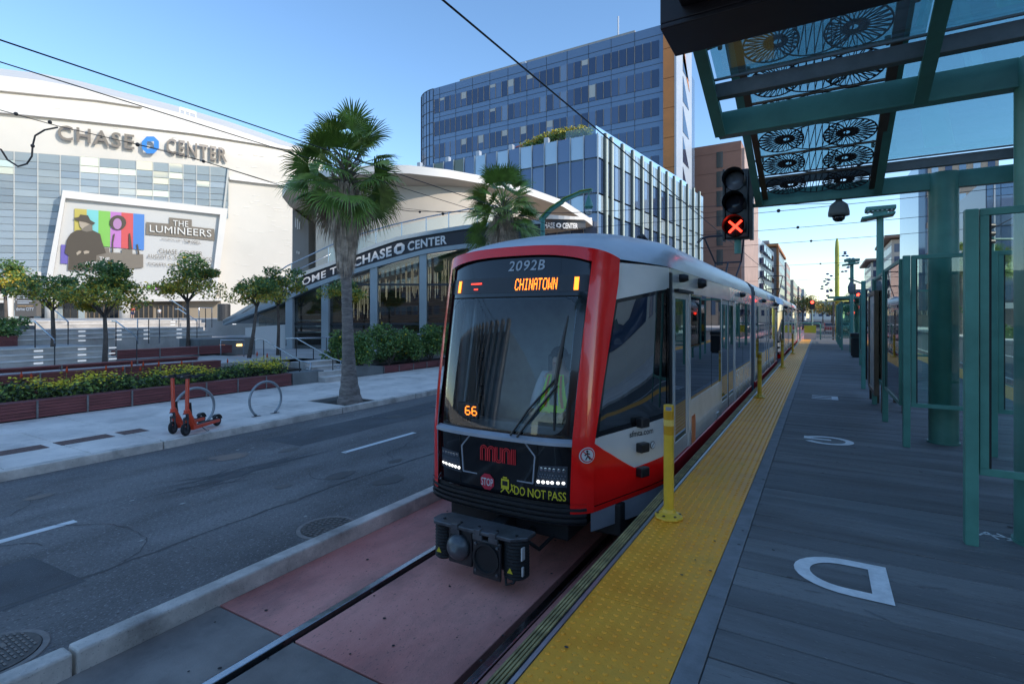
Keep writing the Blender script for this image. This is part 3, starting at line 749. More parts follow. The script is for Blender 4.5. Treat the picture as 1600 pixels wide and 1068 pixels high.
# ---- pantograph on the far half of each car
def panto(t, yc):
    m_ = MB()
    m_.box((TCX - .5, yc - .4, 3.36), (TCX + .5, yc + .5, 3.46)); m_.cyl((TCX - .3, yc, 3.46), (TCX - .3, yc, 3.62), .06); m_.cyl((TCX + .3, yc, 3.46), (TCX + .3, yc, 3.62), .06)
    for sx in (-1, 1):
        m_.tube([(TCX + sx * .32, yc + .1, 3.62), (TCX + sx * .42, yc + 1.0, 4.35), (TCX + sx * .62, yc + .1, 5.12)], .028, 8)
    m_.cyl((TCX - .42, yc + 1.0, 4.35), (TCX + .42, yc + 1.0, 4.35), .028)
    m_.cyl((TCX, yc + .1, 3.62), (TCX, yc + 1.0, 4.35), .03)
    for dy in (-.08, .12):
        m_.tube([(TCX - .85, yc + .1 + dy, 4.98), (TCX - .72, yc + .1 + dy, 5.12), (TCX - .5, yc + .1 + dy, 5.17), (TCX + .5, yc + .1 + dy, 5.17), (TCX + .72, yc + .1 + dy, 5.12), (TCX + .85, yc + .1 + dy, 4.98)], .02, 8)
    return P('pantograph', m_, mat('pantograph frame', (.035, .035, .045), .5, .4), t)
panto(car, 18.6)
# ---- folded coupler
M_CPL = mat('coupler steel', (.11, .12, .13), .42, .5, .25, 9)
m_ = MB()
xl, xr, yf, zt = TCX - .46, TCX + .56, 3.95, .475
m_.prism([(xl, yf + .06, zt), (xl + .05, yf, zt), (xr - .12, yf, zt), (xr, yf + .1, zt), (xr, yf + .26, zt), (xl + .08, yf + .26, zt), (xl, yf + .18, zt)], (0, 0, .035))
cp = P('coupler', m_, M_CPL, car, bevel=.008)
for xa, r_ in ((xl + .085, .085), (xr - .13, .105)):
    m_ = MB(); pr = []
    for k in range(12): pr += [(r_, .14 + k * .03), (r_ * 1.12, .15 + k * .03), (r_, .166 + k * .03)]
    m_.lathe((xa, yf + .13, 0), [(r_ * .9, .13)] + pr + [(r_ * .9, .5)], 18); P('ribbed_boot', m_, RUBBER, cp)
    m_ = MB(); m_.face([(xa - .03, yf + .13 - r_ * 1.14, .2), (xa + .03, yf + .13 - r_ * 1.14, .2), (xa, yf + .13 - r_ * 1.14, .25)]); P('warning_triangle', m_, INK_Y, cp)
m_ = MB(); xf = xl + .2
m_.box((xf, yf + .03, .14), (xf + .27, yf + .09, .47)); m_.box((xf + .3, yf - .0, .10), (xf + .6, yf + .03, .44)); m_.box((xf, yf + .1, .16), (xr - .2, yf + .24, .47)); P('coupler_face', m_, mat('dark coupler casting', (.05, .05, .052), .45, .5, .3, 9), cp, bevel=.015)
m_ = MB(); m_.lathe((xf + .13, yf + .03, .31), [(.125, 0), (.12, .03), (.1, .065), (.06, .095), (.0, .105)], 20, axis=(0, -1, -.05)); P('coupler_cone', m_, M_CPL, cp, smooth=True)
m_ = MB(); m_.lathe((xf + .45, yf - .002, .28), [(.14, 0), (.14, .02), (.118, .02), (.1, -.03), (.0, -.03)], 24, axis=(0, -1, 0)); P('coupler_cup', m_, T_DARK, cp)
m_ = MB()
for k in range(5): m_.cyl((xl + .12 + k * .2, yf + .08, zt + .035), (xl + .12 + k * .2, yf + .08, zt + .045), .014, 8)
m_.tube([(xf + .62, yf + .05, .16), (xf + .66, yf + .0, .1), (xf + .72, yf + .02, .12), (xf + .74, yf + .1, .25)], .012, 6)
P('coupler_bolts', m_, T_DARK, cp)
m_ = MB()
for q_ in (xl + .3, xl + .55, xr - .3): m_.box((q_ - .035, yf - .012, zt + .0), (q_ + .035, yf + .05, zt + .05)); m_.box((q_ - .05, yf - .004, zt - .05), (q_ + .05, yf + .02, zt - .002))
m_.box((xf + .26, yf + .06, .2), (xf + .31, yf + .12, .4)); m_.cyl((xf + .13, yf - .07, .3), (xf + .13, yf + .0, .3), .03, 10); m_.cyl((xf + .34, yf - .02, .16), (xf + .34, yf + .02, .16), .014, 8); m_.cyl((xf + .57, yf - .02, .16), (xf + .57, yf + .02, .16), .014, 8); m_.cyl((xf + .57, yf - .02, .40), (xf + .57, yf + .02, .40), .014, 8); m_.cyl((xf + .34, yf - .02, .40), (xf + .34, yf + .02, .40), .014, 8)
P('coupler_latch', m_, M_CPL, cp, bevel=.004, kind='stuff')
m_ = MB(); m_.box((xr - .035, yf + .04, .32), (xr - .022, yf + .09, .43)); m_.box((xr - .035, yf + .05, .18), (xr - .022, yf + .075, .26)); P('coupler_label', m_, mat('worn white label', (.6, .6, .58), .6), cp, kind='stuff')
for dx_, c_ in ((-.2, .02), (-.05, -.03), (.45, .04)):
    m_ = MB(); m_.tube([(TCX + dx_, yf + .25, .42), (TCX + dx_ + c_, yf + .45, .26), (TCX + dx_ + .1, yf + .7, .34), (TCX + dx_ + .1, yf + 1.0, .46)], .018, 7); P('air_hose', m_, RUBBER, car, smooth=True)
m_ = MB(); m_.bar((TCX + .05, yf + .24, .36), (TCX + .05, 5.2, .42), .14, .14); m_.bar((TCX + .3, yf + .24, .3), (TCX + .35, 5.0, .4), .05, .05); P('drawbar', m_, T_DARK, car)
# ---- lettering and lights on the mask
def on_mask(s0, z0, off=.006):
    return lambda x, y, z=0: surf(s0 + x, z0 + y, off)
m_ = MB(); put_text(m_, '2092B', on_mask(s_at(.32) - .36, 2.93), height=.105, bold=.012, spacing=1.12, shear=.12); P('fleet_number', m_, mat('silver print', (.42, .46, .5), .4), car)
m_ = MB(); patch_s(m_, 0, s_at(.84), 2.70, 2.865, 14, 2, .003); dsp = P('destination_display', m_, T_DISP, car, smooth=True)
# dot-matrix destination with the scan-line gaps a camera sees
def led(text, s0, z0, h, wd, off=.008, cut=(.18, .3, .72, .82)):
    raw = MB(); vs, fs, w_ = text_mesh(text, 1., .012, 1.12); H_ = max(v[1] for v in vs); out = MB()
    F5 = {'C': ('01110', '10001', '10000', '10000', '10000', '10001', '01110'), 'H': ('10001', '10001', '10001', '11111', '10001', '10001', '10001'), 'I': ('01110', '00100', '00100', '00100', '00100', '00100', '01110'),
          'N': ('10001', '11001', '11001', '10101', '10011', '10011', '10001'), 'A': ('01110', '10001', '10001', '11111', '10001', '10001', '10001'), 'T': ('11111', '00100', '00100', '00100', '00100', '00100', '00100'),
          'O': ('01110', '10001', '10001', '10001', '10001', '10001', '01110'), 'W': ('10001', '10001', '10001', '10101', '10101', '11011', '10001'), '6': ('01110', '10000', '10000', '11110', '10001', '10001', '01110'), '5': ('11111', '10000', '11110', '00001', '00001', '10001', '01110')}
    n = len(text); cw = wd / (n * 6 - 1); rh = h / 7
    for i, ch in enumerate(text):
        for r_, row in enumerate(F5[ch]):
            pass
            for c_, b in enumerate(row):
                if b == '1':
                    a = s0 + (i * 6 + c_ + .02 * (6 - r_)) * cw; z = z0 + (6 - r_) * rh
                    out.face([surf(a, z, off), surf(a + cw * .92, z, off), surf(a + cw * .92, z + rh * .85, off), surf(a, z + rh * .85, off)])
    return out
P('destination_text', led('CHINATOWN', s_at(.06), 2.725, .12, .46), LED_O, dsp)
m_ = MB()
for a in (-.70, .69): m_.grid(lambda u, v: surf(a + .045 * u, lerp(2.715, 2.845, v), .009), 1, 2)
P('amber_marker', m_, LED_O, dsp)
m_ = MB()
for (a, b, z) in ((-.5, -.36, 2.80), (-.45, -.4, 2.74)): m_.grid(lambda u, v: surf(lerp(a, b, u), z + .014 * v, .009), 1, 1)
P('route_symbol', m_, LED_R, dsp)
m_ = MB(); m_.box((TCX - .62, 4.62, 1.36), (TCX - .36, 4.67, 1.53)); num = P('run_number_sign', m_, T_DISP, car, bevel=.01)
m_ = MB(); src = led('66', 0, 0, .1, .15)
for q in src.f:
    pass
F6 = led('66', s_at(.02), 1.4, .1, .15, .0)
m_.add([(v[0] - .02 - .52, 4.615, v[2]) for v in F6.v], F6.f); P('run_number', m_, LED_O, num)
# emblem plate and worm lettering
m_ = MB(); PL = [(-.40, .86), (.40, .86), (.42, 1.12), (.26, 1.30), (-.26, 1.30), (-.42, 1.12)]
for i in range(6):
    a, b = PL[i], PL[(i + 1) % 6]
    m_.bar(surf(a[0], a[1], .004), surf(b[0], b[1], .004), .012, .012, (0, -1, 0))
P('emblem_panel', m_, T_SKIRT, mask_ := [o for o in car.children if o.name.startswith('front_mask')][0])
m_ = MB()
def worm(mb, x0, z0, h, cw):      # continuous rounded strokes: m-u-n-i
    th = .0105
    def stroke(pts):
        for p, q in zip(pts, pts[1:]): mb.bar(surf(p[0], p[1], .008), surf(q[0], q[1], .008), th, .004, (0, -1, 0))
    def arch(xa, r_, up=True, lo=None, hi=None):
        for q in range(3):
            rr = r_ - q * .0195
            if rr < .006: continue
            zc = z0 + h - r_ if up else z0 + r_
            pts = [(xa - rr, z0 if up else z0 + h)] + [(xa - rr * math.cos(math.pi * k / 8), zc + (1 if up else -1) * rr * math.sin(math.pi * k / 8)) for k in range(9)] + [(xa + rr, z0 if up else z0 + h)]
            stroke(pts)
    for i, up in enumerate((True, True, False, True)):
        arch(x0 + cw * (i + .5), cw / 2 - .004, up)
    for q in range(3): stroke([(x0 + cw * 4 + .012 + q * .02, z0), (x0 + cw * 4 + .012 + q * .02, z0 + h)])
worm(m_, -.18, 1.01, .15, .085); P('emblem', m_, INK_R, car)
# headlamp clusters
for sg in (1, -1):
    def hp(a, z, off=.006): return surf(sg * a, z, off)
    m_ = MB(); pts = [(.47, .84), (.79, .86), (.80, 1.05), (.50, 1.03)]
    m_.grid(lambda u, v: hp(lerp(lerp(.42, .46, v), lerp(.735, .74, v), u), lerp(.84, 1.04, v) + .015 * u, .005), 6, 2); hl = P('headlight', m_, mat('lamp housing', (.1, .11, .13), .18, .5), car, smooth=True)
    m_ = MB()
    for k in range(6):
        c = hp(.455 + k * .049, .885 + .002 * k, .007); n_ = (hp(.455 + k * .049, .885, .03) - c).normalized(); m_.lathe(c, [(.0165, 0), (.0165, .004), (.0, .006)], 10, axis=n_)
    P('lamp_lens', m_, LED_W, hl)
    m_ = MB()
    for k in range(6):
        c = hp(.485 + k * .044, 1.01, .007); n_ = (hp(.485 + k * .044, 1.01, .03) - c).normalized(); m_.lathe(c, [(.017, 0), (.017, .003), (.012, .004)], 8, axis=n_)
    for r_ in range(2):
        for k in range(10):
            c = hp(.46 + k * .027 + r_ * .012, .935 + .025 * r_, .007); m_.lathe(c, [(.0075, 0), (.0075, .003)], 6, axis=(0, -1, 0))
    P('lamp_reflector', m_, mat('chrome dots', (.5, .53, .58), .15, 1.), hl, kind='stuff')
# STOP octagon, tram pictogram, DO NOT PASS
m_ = MB(); s_c, z_c, r_ = -.10, .80, .085
m_.add([surf(s_c, z_c, .007)] + [surf(s_c + r_ * math.cos(R(22.5 + 45 * k)), z_c + r_ * math.sin(R(22.5 + 45 * k)), .007) for k in range(8)], [(0, 1 + k, 1 + (k + 1) % 8) for k in range(8)]); st_ = P('stop_sign', m_, mat('stop sign red', (.5, .02, .05), .5), car)
m_ = MB(); put_text(m_, 'STOP', on_mask(s_c - .068, z_c - .038, .010), width=.136, height=.075, bold=.015); P('stop_lettering', m_, INK_W, st_)
m_ = MB(); px, pz = .055, .72
m_.grid(lambda u, v: surf(px + .005 - 0 + .085 * u - .042 + .042, pz + .04 + .1 * v, .008), 1, 1, 0); m_.grid(lambda u, v: surf(px + .02 + .055 * u, pz + .075 + .045 * v, .010), 1, 1, 1)
m_.grid(lambda u, v: surf(px + .025 + .045 * u, pz + .145 + .015 * v, .008), 1, 1, 0)
for q in (-1, 1): m_.bar(surf(px + .048 + q * .012, pz + .04, .008), surf(px + .048 + q * .045, pz + .005, .008), .012, .003, (0, -1, 0), 0)
for p, q in (((.1, .02), (.125, .06)), ((.125, .06), (.115, .1)), ((.125, .085), (.15, .095)), ((.125, .06), (.14, .02))): m_.bar(surf(px + p[0], pz + p[1], .008), surf(px + q[0], pz + q[1], .008), .01, .003, (0, -1, 0), 0)
P('tram_pictogram', m_, [INK_Y, INK_K], car)
m_ = MB(); put_text(m_, 'DO NOT PASS', on_mask(.2, .727), width=.525, height=.083, bold=.012); P('warning_lettering', m_, INK_Y, car)
# flank: round prohibition sign, web address
def on_side(s0, z0, off=.006): return lambda x, y, z=0: surf(s0 + x, z0 + y, off)
m_ = MB(); c0 = s_pil(1.2) - .075
def disc(mb, s_, z_, r_, off, mi, n=24): mb.add([surf(s_, z_, off)] + [surf(s_ + r_ * math.cos(6.2832 * k / n), z_ + r_ * math.sin(6.2832 * k / n), off) for k in range(n)], [(0, 1 + k, 1 + (k + 1) % n) for k in range(n)], mi)
disc(m_, c0, 1.165, .075, 0.050, 0); disc(m_, c0, 1.165, .066, 0.052, 1); disc(m_, c0, 1.165, .055, 0.054, 0)
for p, q in (((-.005, .03), (.0, -.005)), ((.0, -.005), (-.02, -.04)), ((.0, -.005), (.022, -.04)), ((-.005, .02), (-.028, .0)), ((-.005, .02), (.02, .012))): m_.bar(surf(c0 + p[0], 1.165 + p[1], 0.056), surf(c0 + q[0], 1.165 + q[1], 0.056), .012, .002, (0, -1, 0), 2)
disc(m_, c0 - .005, 1.205, .011, 0.057, 2, 10); m_.bar(surf(c0 - .045, 1.21, 0.058), surf(c0 + .045, 1.12, 0.058), .011, .002, (0, -1, 0), 1)
P('no_riding_sign', m_, [INK_W, INK_R, INK_K], car)
m_ = MB(); put_text(m_, 'sfmta.com', on_side(s_at(1.13), 1.245), width=.36, bold=.006); P('web_lettering', m_, INK_K, car)
m_ = MB(); disc(m_, s_at(1.27), 1.12, .04, .006, 0); disc(m_, s_at(1.27), 1.12, .033, .008, 1); m_.bar(surf(s_at(1.27) - .02, 1.10, .009), surf(s_at(1.27) + .02, 1.14, .009), .008, .002, (1, 0, 0), 0); P('round_sticker', m_, [INK_K, INK_W], car)
# wipers
m_ = MB()
w0 = s_at(.42)
m_.tube([surf(.17, 1.30, .03), surf(.35, 1.55, .045), surf(.60, 1.86, .04)], .011, 6); m_.tube([surf(.24, 1.29, .03), surf(.45, 1.58, .045), surf(.62, 1.80, .04)], .011, 6)
m_.tube([surf(.615, 1.38, .022), surf(.60, 1.84, .03)], .012, 6); m_.tube([surf(.60, 1.82, .03), surf(.62, 2.1, .03), surf(.66, 2.46, .02)], [.02, .022, .006], 6)
P('wiper', m_, BLACK, car)
# second car of the train: a copy, 20.2 m further on
car2 = copy_tree(car, loc=(TCX, YA + 20.2, 0), label='rear light rail car of the train, far down the platform beyond the first car')

# ---- driver behind the windscreen
DX, DY = TCX + .2, 5.45
dv = thing('person', 'tram driver in a lime hi-vis vest seated behind the windscreen', 'person', (DX, DY, 1.2))
def skin_body(name, verts, edges, radii, m, parent, root=0, sub=2):
    me = bpy.data.meshes.new(name); org = ORG.get(root_of(parent), Vector((0, 0, 0)))
    me.from_pydata([tuple(Vector(v) - org) for v in verts], edges, []); me.materials.append(m)
    o = bpy.data.objects.new(name, me); COL.objects.link(o); o.parent = parent
    md = o.modifiers.new('skin', 'SKIN'); md.use_smooth_shade = True
    if not me.skin_vertices: me.attributes  # layer is made by the modifier
    for i, r_ in enumerate(radii):
        sv = me.skin_vertices[0].data[i]; sv.radius = (r_, r_) if not isinstance(r_, tuple) else r_; sv.use_root = (i == root)
    s2 = o.modifiers.new('sub', 'SUBSURF'); s2.levels = sub; s2.render_levels = sub
    return o
SKIN = mat('skin', (.6, .38, .28), .55); SHIRT = mat('grey shirt', (.6, .61, .66), .8)
def head_parts(c, fwd, parent, hair, m=SKIN, r=.105):
    """hair cap, ears and simple face features on a head centred at c looking along fwd"""
    c = Vector(c); f = Vector(fwd).normalized(); rt = f.cross(Vector((0, 0, 1)))
    m_ = MB(); M = Matrix((rt, f, Vector((0, 0, 1)))).transposed()
    m_.grid(lambda a, b: c + M @ Vector((r * .98 * math.sin(math.pi * .5 * b) * math.cos(6.2832 * a), -.012 + r * 1.1 * math.sin(math.pi * .5 * b) * math.sin(6.2832 * a), .02 + r * 1.12 * math.cos(math.pi * .5 * b))), 14, 6); P('hair', m_, hair, parent, smooth=True)
    m_ = MB()
    for s_ in (-1, 1): m_.sphere(c + M @ Vector((s_ * .036, .092, .012)), .012, 8, 6, sc=(1.2, .6, .7))
    P('eyes', m_, INK_K, parent)
    m_ = MB(); m_.box((0, 0, 0), (0, 0, 0)); m_ = MB(); m_.bar(c + M @ Vector((-.025, .093, -.052)), c + M @ Vector((.025, .093, -.052)), .008, .01); P('mouth', m_, mat('lips', (.25, .08, .07), .6), parent)
def build_person(root, J, hair, parts):
    """J: joint dict of world points; one continuous body mesh"""
    names = ['pel', 'spine', 'chest', 'neck', 'headb', 'headt', 'nose', 'shl', 'ell', 'wrl', 'hnl', 'shr', 'elr', 'wrr', 'hnr', 'hil', 'knl', 'anl', 'tol', 'hir', 'knr', 'anr', 'tor']
    ed = [('pel', 'spine'), ('spine', 'chest'), ('chest', 'neck'), ('neck', 'headb'), ('headb', 'headt'), ('headb', 'nose'), ('chest', 'shl'), ('shl', 'ell'), ('ell', 'wrl'), ('wrl', 'hnl'), ('chest', 'shr'), ('shr', 'elr'), ('elr', 'wrr'), ('wrr', 'hnr'),
          ('pel', 'hil'), ('hil', 'knl'), ('knl', 'anl'), ('anl', 'tol'), ('pel', 'hir'), ('hir', 'knr'), ('knr', 'anr'), ('anr', 'tor')]
    rad = dict(pel=(.15, .11), spine=(.14, .1), chest=(.165, .11), neck=.055, headb=(.085, .1), headt=.082, nose=.02, shl=.07, ell=.045, wrl=.032, hnl=.04, shr=.07, elr=.045, wrr=.032, hnr=.04, hil=.09, knl=.06, anl=.042, tol=.035, hir=.09, knr=.06, anr=.042, tor=.035)
    idx = {n: i for i, n in enumerate(names)}
    b = skin_body('body', [J[n] for n in names], [(idx[a], idx[c]) for a, c in ed], [rad[n] for n in names], SKIN, root)
    for name, chain, grow, m in parts:
        used = []; e2 = []
        for a, c in chain:
            for q in (a, c):
                if q not in used: used.append(q)
            e2.append((used.index(a), used.index(c)))
        rr = [tuple(x * grow + .008 for x in (rad[q] if isinstance(rad[q], tuple) else (rad[q], rad[q]))) for q in used]
        skin_body(name, [J[q] for q in used], e2, rr, m, root)
    return b
def standing(x, y, z, face, h=1.72, stride=.0):
    k = h / 1.72; f = Vector((math.cos(face), math.sin(face), 0)); r = f.cross(Vector((0, 0, 1)))
    q = lambda a, b, c: Vector((x, y, z)) + r * a * k + f * b * k + Vector((0, 0, c * k))
    J = dict(pel=q(0, 0, .94), spine=q(0, 0, 1.12), chest=q(0, 0, 1.34), neck=q(0, .0, 1.5), headb=q(0, .02, 1.58), headt=q(0, .01, 1.66), nose=q(0, .11, 1.6))
    for s_, n in ((-1, 'l'), (1, 'r')):
        st = stride * s_
        J.update({'sh' + n: q(s_ * .19, 0, 1.4), 'el' + n: q(s_ * .24, -st * .3, 1.12), 'wr' + n: q(s_ * .24, .08 - st * .6, .88), 'hn' + n: q(s_ * .23, .1 - st * .7, .79),
                  'hi' + n: q(s_ * .09, 0, .88), 'kn' + n: q(s_ * .1, .03 + st * .6, .48), 'an' + n: q(s_ * .1, st * 1.0, .08), 'to' + n: q(s_ * .1, .15 + st, .035)})
    return J
TORSO = [('pel', 'spine'), ('spine', 'chest')]
ARMS_U = [('chest', 'shl'), ('shl', 'ell'), ('chest', 'shr'), ('shr', 'elr')]
LEGS = [('pel', 'hil'), ('hil', 'knl'), ('knl', 'anl'), ('pel', 'hir'), ('hir', 'knr'), ('knr', 'anr')]
q = lambda a, b, c: Vector((DX + a, DY - b, c))
J = dict(pel=q(0, -.12, 1.3), spine=q(0, -.1, 1.48), chest=q(0, -.06, 1.7), neck=q(0, -.03, 1.86), headb=q(0, .0, 1.95), headt=q(0, -.01, 2.03), nose=q(0, .105, 1.965))
for s_, n in ((-1, 'l'), (1, 'r')):
    J.update({'sh' + n: q(s_ * .2, -.05, 1.76), 'el' + n: q(s_ * .27, .06, 1.5), 'wr' + n: q(s_ * .2, .27, 1.4), 'hn' + n: q(s_ * .17, .36, 1.37), 'hi' + n: q(s_ * .1, -.08, 1.28), 'kn' + n: q(s_ * .13, .28, 1.2), 'an' + n: q(s_ * .13, .22, .93), 'to' + n: q(s_ * .13, .3, .9)})
HAIRD = mat('dark hair', (.02, .015, .012), .7)
build_person(dv, J, HAIRD, [('shirt', TORSO + ARMS_U + [('ell', 'wrl'), ('elr', 'wrr')], 1.12, SHIRT), ('trousers', LEGS, 1.12, T_INTD)])
head_parts(q(0, .0, 1.98), (0, -1, 0), dv, HAIRD)
LIME = mat('hi-vis lime', (.5, .95, .03), .6, emit=(.3, .8, .02), es=.0); ORNG = mat('hi-vis orange tape', (.75, .2, .03), .6)
m_ = MB()
for s_ in (-1, 1):
    m_.grid(lambda a, b: q(s_ * lerp(lerp(.2, .1, b), lerp(.06, .045, b), a), .105 + .045 * math.sin(b * 3.1) - .02 * b, lerp(1.36, 1.8, b)), 3, 6, 0)
    m_.grid(lambda a, b: q(s_ * lerp(lerp(.13, .085, b), lerp(.09, .06, b), a), .112 + .047 * math.sin(b * 3.1) - .02 * b, lerp(1.37, 1.79, b)), 1, 6, 1)
m_.grid(lambda a, b: q(lerp(-.19, .19, a), .135 - .02 * abs(a - .5), lerp(1.38, 1.46, b)), 4, 1, 0)
P('vest', m_, [LIME, ORNG], dv, smooth=True)
# ================================================================== platform furniture
S_BRN = mat('bronze frame', (.12, .085, .06), .42, .5, .2, 4)
S_PURL = mat('grey channel', (.2, .195, .19), .5, .3, .18, 5)
S_ROOF = glass('roof glass teal', (.74, .93, .95), .02, .04, .14, (.3, .48, .5), 1.45, .3)
S_PANE = glass('wind screen glass', (.94, .98, .97), .02, .01, 0.)
S_PANEG = glass('greenish wind screen glass', (.84, .95, .92), .04, .01, .02, (.06, .16, .14))
S_SCR = mat('dark cut steel', (.035, .03, .034), .5, .4, .2, 9)
CX = 1.36                          # column line of the shelter
# ---- yellow flexible posts
def post(x, y, label):
    t = thing('delineator_post', label, 'bollard', (x, y, DECK), 'yellow posts along the platform edge')
    m_ = MB(); m_.tube([(x, y, DECK + .02), (x, y, DECK + .09), (x, y, DECK + .905)], [.042, .04, .04], 18); m_.lathe((x, y, DECK + .9), [(.04, 0), (.038, .006), (.0, .006)], 18); P('tube', m_, M_YEL2, t, smooth=True, auto=40)
    m_ = MB(); vs = []; n_ = 8
    m_.lathe((x, y, DECK), [(.115, .006), (.112, .022), (.06, .05), (.05, .075), (.043, .078)], 8); P('base_plate', m_, M_YEL2, t, bevel=.004)
    m_ = MB()
    for k in range(6): a = k * 1.047 + .3; m_.lathe((x + .085 * math.cos(a), y + .085 * math.sin(a), DECK + .034), [(.012, 0), (.012, .006)], 8)
    P('bolt', m_, S_BRN, t)
    for za, zb, mm in ((.79, .86, 0), (.74, .79, 1), (.67, .74, 0)):
        m_ = MB(); m_.lathe((x, y, DECK + za), [(.0412, 0), (.0412, zb - za)], 18); P('reflective_band', m_, [mat('amber reflective', (.55, .27, .01), .3), mat('pale yellow reflective', (.75, .52, .12), .3)][mm], t, smooth=True, auto=40)
    m_ = MB(); m_.grid(lambda a, b: (x + .0418 * math.sin(lerp(-.55, .55, a) + .2), y - .0418 * math.cos(lerp(-.55, .55, a) + .2), DECK + lerp(.865, .895, b)), 4, 1); P('sticker', m_, mat('grey sticker', (.25, .25, .27), .6), t)
    return t
p0 = post(-1.05, 4.27, 'yellow flexible post nearest the camera, beside the tram cab')
for k, (y, lab) in enumerate([(11.55, 'second yellow flexible post along the platform edge, before the tram articulation'), (18.8, 'third yellow flexible post down the platform edge'), (26.1, 'fourth yellow flexible post far down the platform edge')]):
    copy_tree(p0, loc=(-1.05, y, DECK), label=lab)

# ---- glass canopy
XL, XR = -.79, 3.3
def canopy(y_rows, label, loc, group=None, detail=True):
    t = thing('shelter_canopy', label, 'canopy', loc, group)
    for y in y_rows:
        m_ = MB(); m_.lathe((CX, y, DECK), [(.155, 0), (.155, 3.45)], 28); m_.lathe((CX, y, DECK), [(.17, 0), (.17, .02)], 28); P('column', m_, TEAL, t, smooth=True, auto=40)
        m_ = MB()
        m_.box((XL, y - .05, 4.09), (CX - .14, y - .035, 4.30)); m_.box((XL, y + .035, 4.09), (CX - .14, y + .05, 4.30)); m_.box((XL, y - .035, 4.10), (CX - .14, y + .035, 4.125)); m_.box((XL, y - .06, 4.085), (CX - .14, y + .06, 4.10)); m_.box((XL - .012, y - .06, 4.085), (XL, y + .06, 4.31))
        P('cross_beam', m_, TEAL, t, bevel=.004)
        m_ = MB(); m_.box((CX + .14, y - .05, 4.09), (XR, y + .05, 4.30)); P('cross_beam', m_, TEAL, t, bevel=.004)
        for xr in (XL + .01, .66, CX + .72, XR - .02):        # tapered fins rising towards the street end
            m_ = MB(); dz = .31
            m_.prism([(xr - .015, y - .05, 4.09), (xr - .015, y - .05, 4.30), (xr - .015, y - 3.1, 4.36 + dz * 3.1), (xr - .015, y - 3.1, 4.26 + dz * 3.1)], (.03, 0, 0))
            m_.prism([(xr - .045, y - .05, 4.075), (xr - .045, y - .05, 4.09), (xr - .045, y - 3.1, 4.265 + dz * 3.1), (xr - .045, y - 3.1, 4.25 + dz * 3.1)], (.09, 0, 0)); P('fin', m_, TEAL, t)
            if xr < XR - .1:
                for yy in (y - .72, y - 2.4):
                    m_ = MB(); zc = 4.44 + dz * (y - yy - .05); xq = xr + (.1 if xr < .5 else -.1)
                    m_.lathe((xq, yy, zc - .1), [(.014, 0), (.018, .01), (.018, .06), (.026, .065), (.026, .085), (.012, .09)], 12); m_.cyl((xq, yy, zc - .06), (xr, yy, zc - .07), .009, 8, .016); P('glass_clamp', m_, S_BRN, t)
        m_ = MB(); m_.box((XL + .025, y - .40, 4.30), (CX + .70, y - .32, 4.42)); m_.box((XL + .025, y - .46, 4.42), (CX + .70, y - .44, 4.44)); P('purlin', m_, S_PURL, t, bevel=.004)
        m_ = MB(); m_.box((CX + .74, y - .40, 4.30), (XR - .04, y - .32, 4.42)); P('purlin', m_, S_PURL, t, bevel=.004)
        for xa, xb in ((XL + .04, .64), (.68, CX + .70), (CX + .74, XR - .05)):
            m_ = MB(); z0 = 4.45; m_.prism([(xa, y - .42, z0), (xb, y - .42, z0), (xb, y - 3.2, z0 + .31 * 2.78), (xa, y - 3.2, z0 + .31 * 2.78)], (0, 0, .014)); P('roof_pane', m_, S_ROOF, t)
    return t
ROWS = (1.6, 5.1, 8.6)
can = canopy(ROWS, 'teal steel shelter canopy with sloping glass panes and round columns over the platform', (CX, 5.1, DECK))
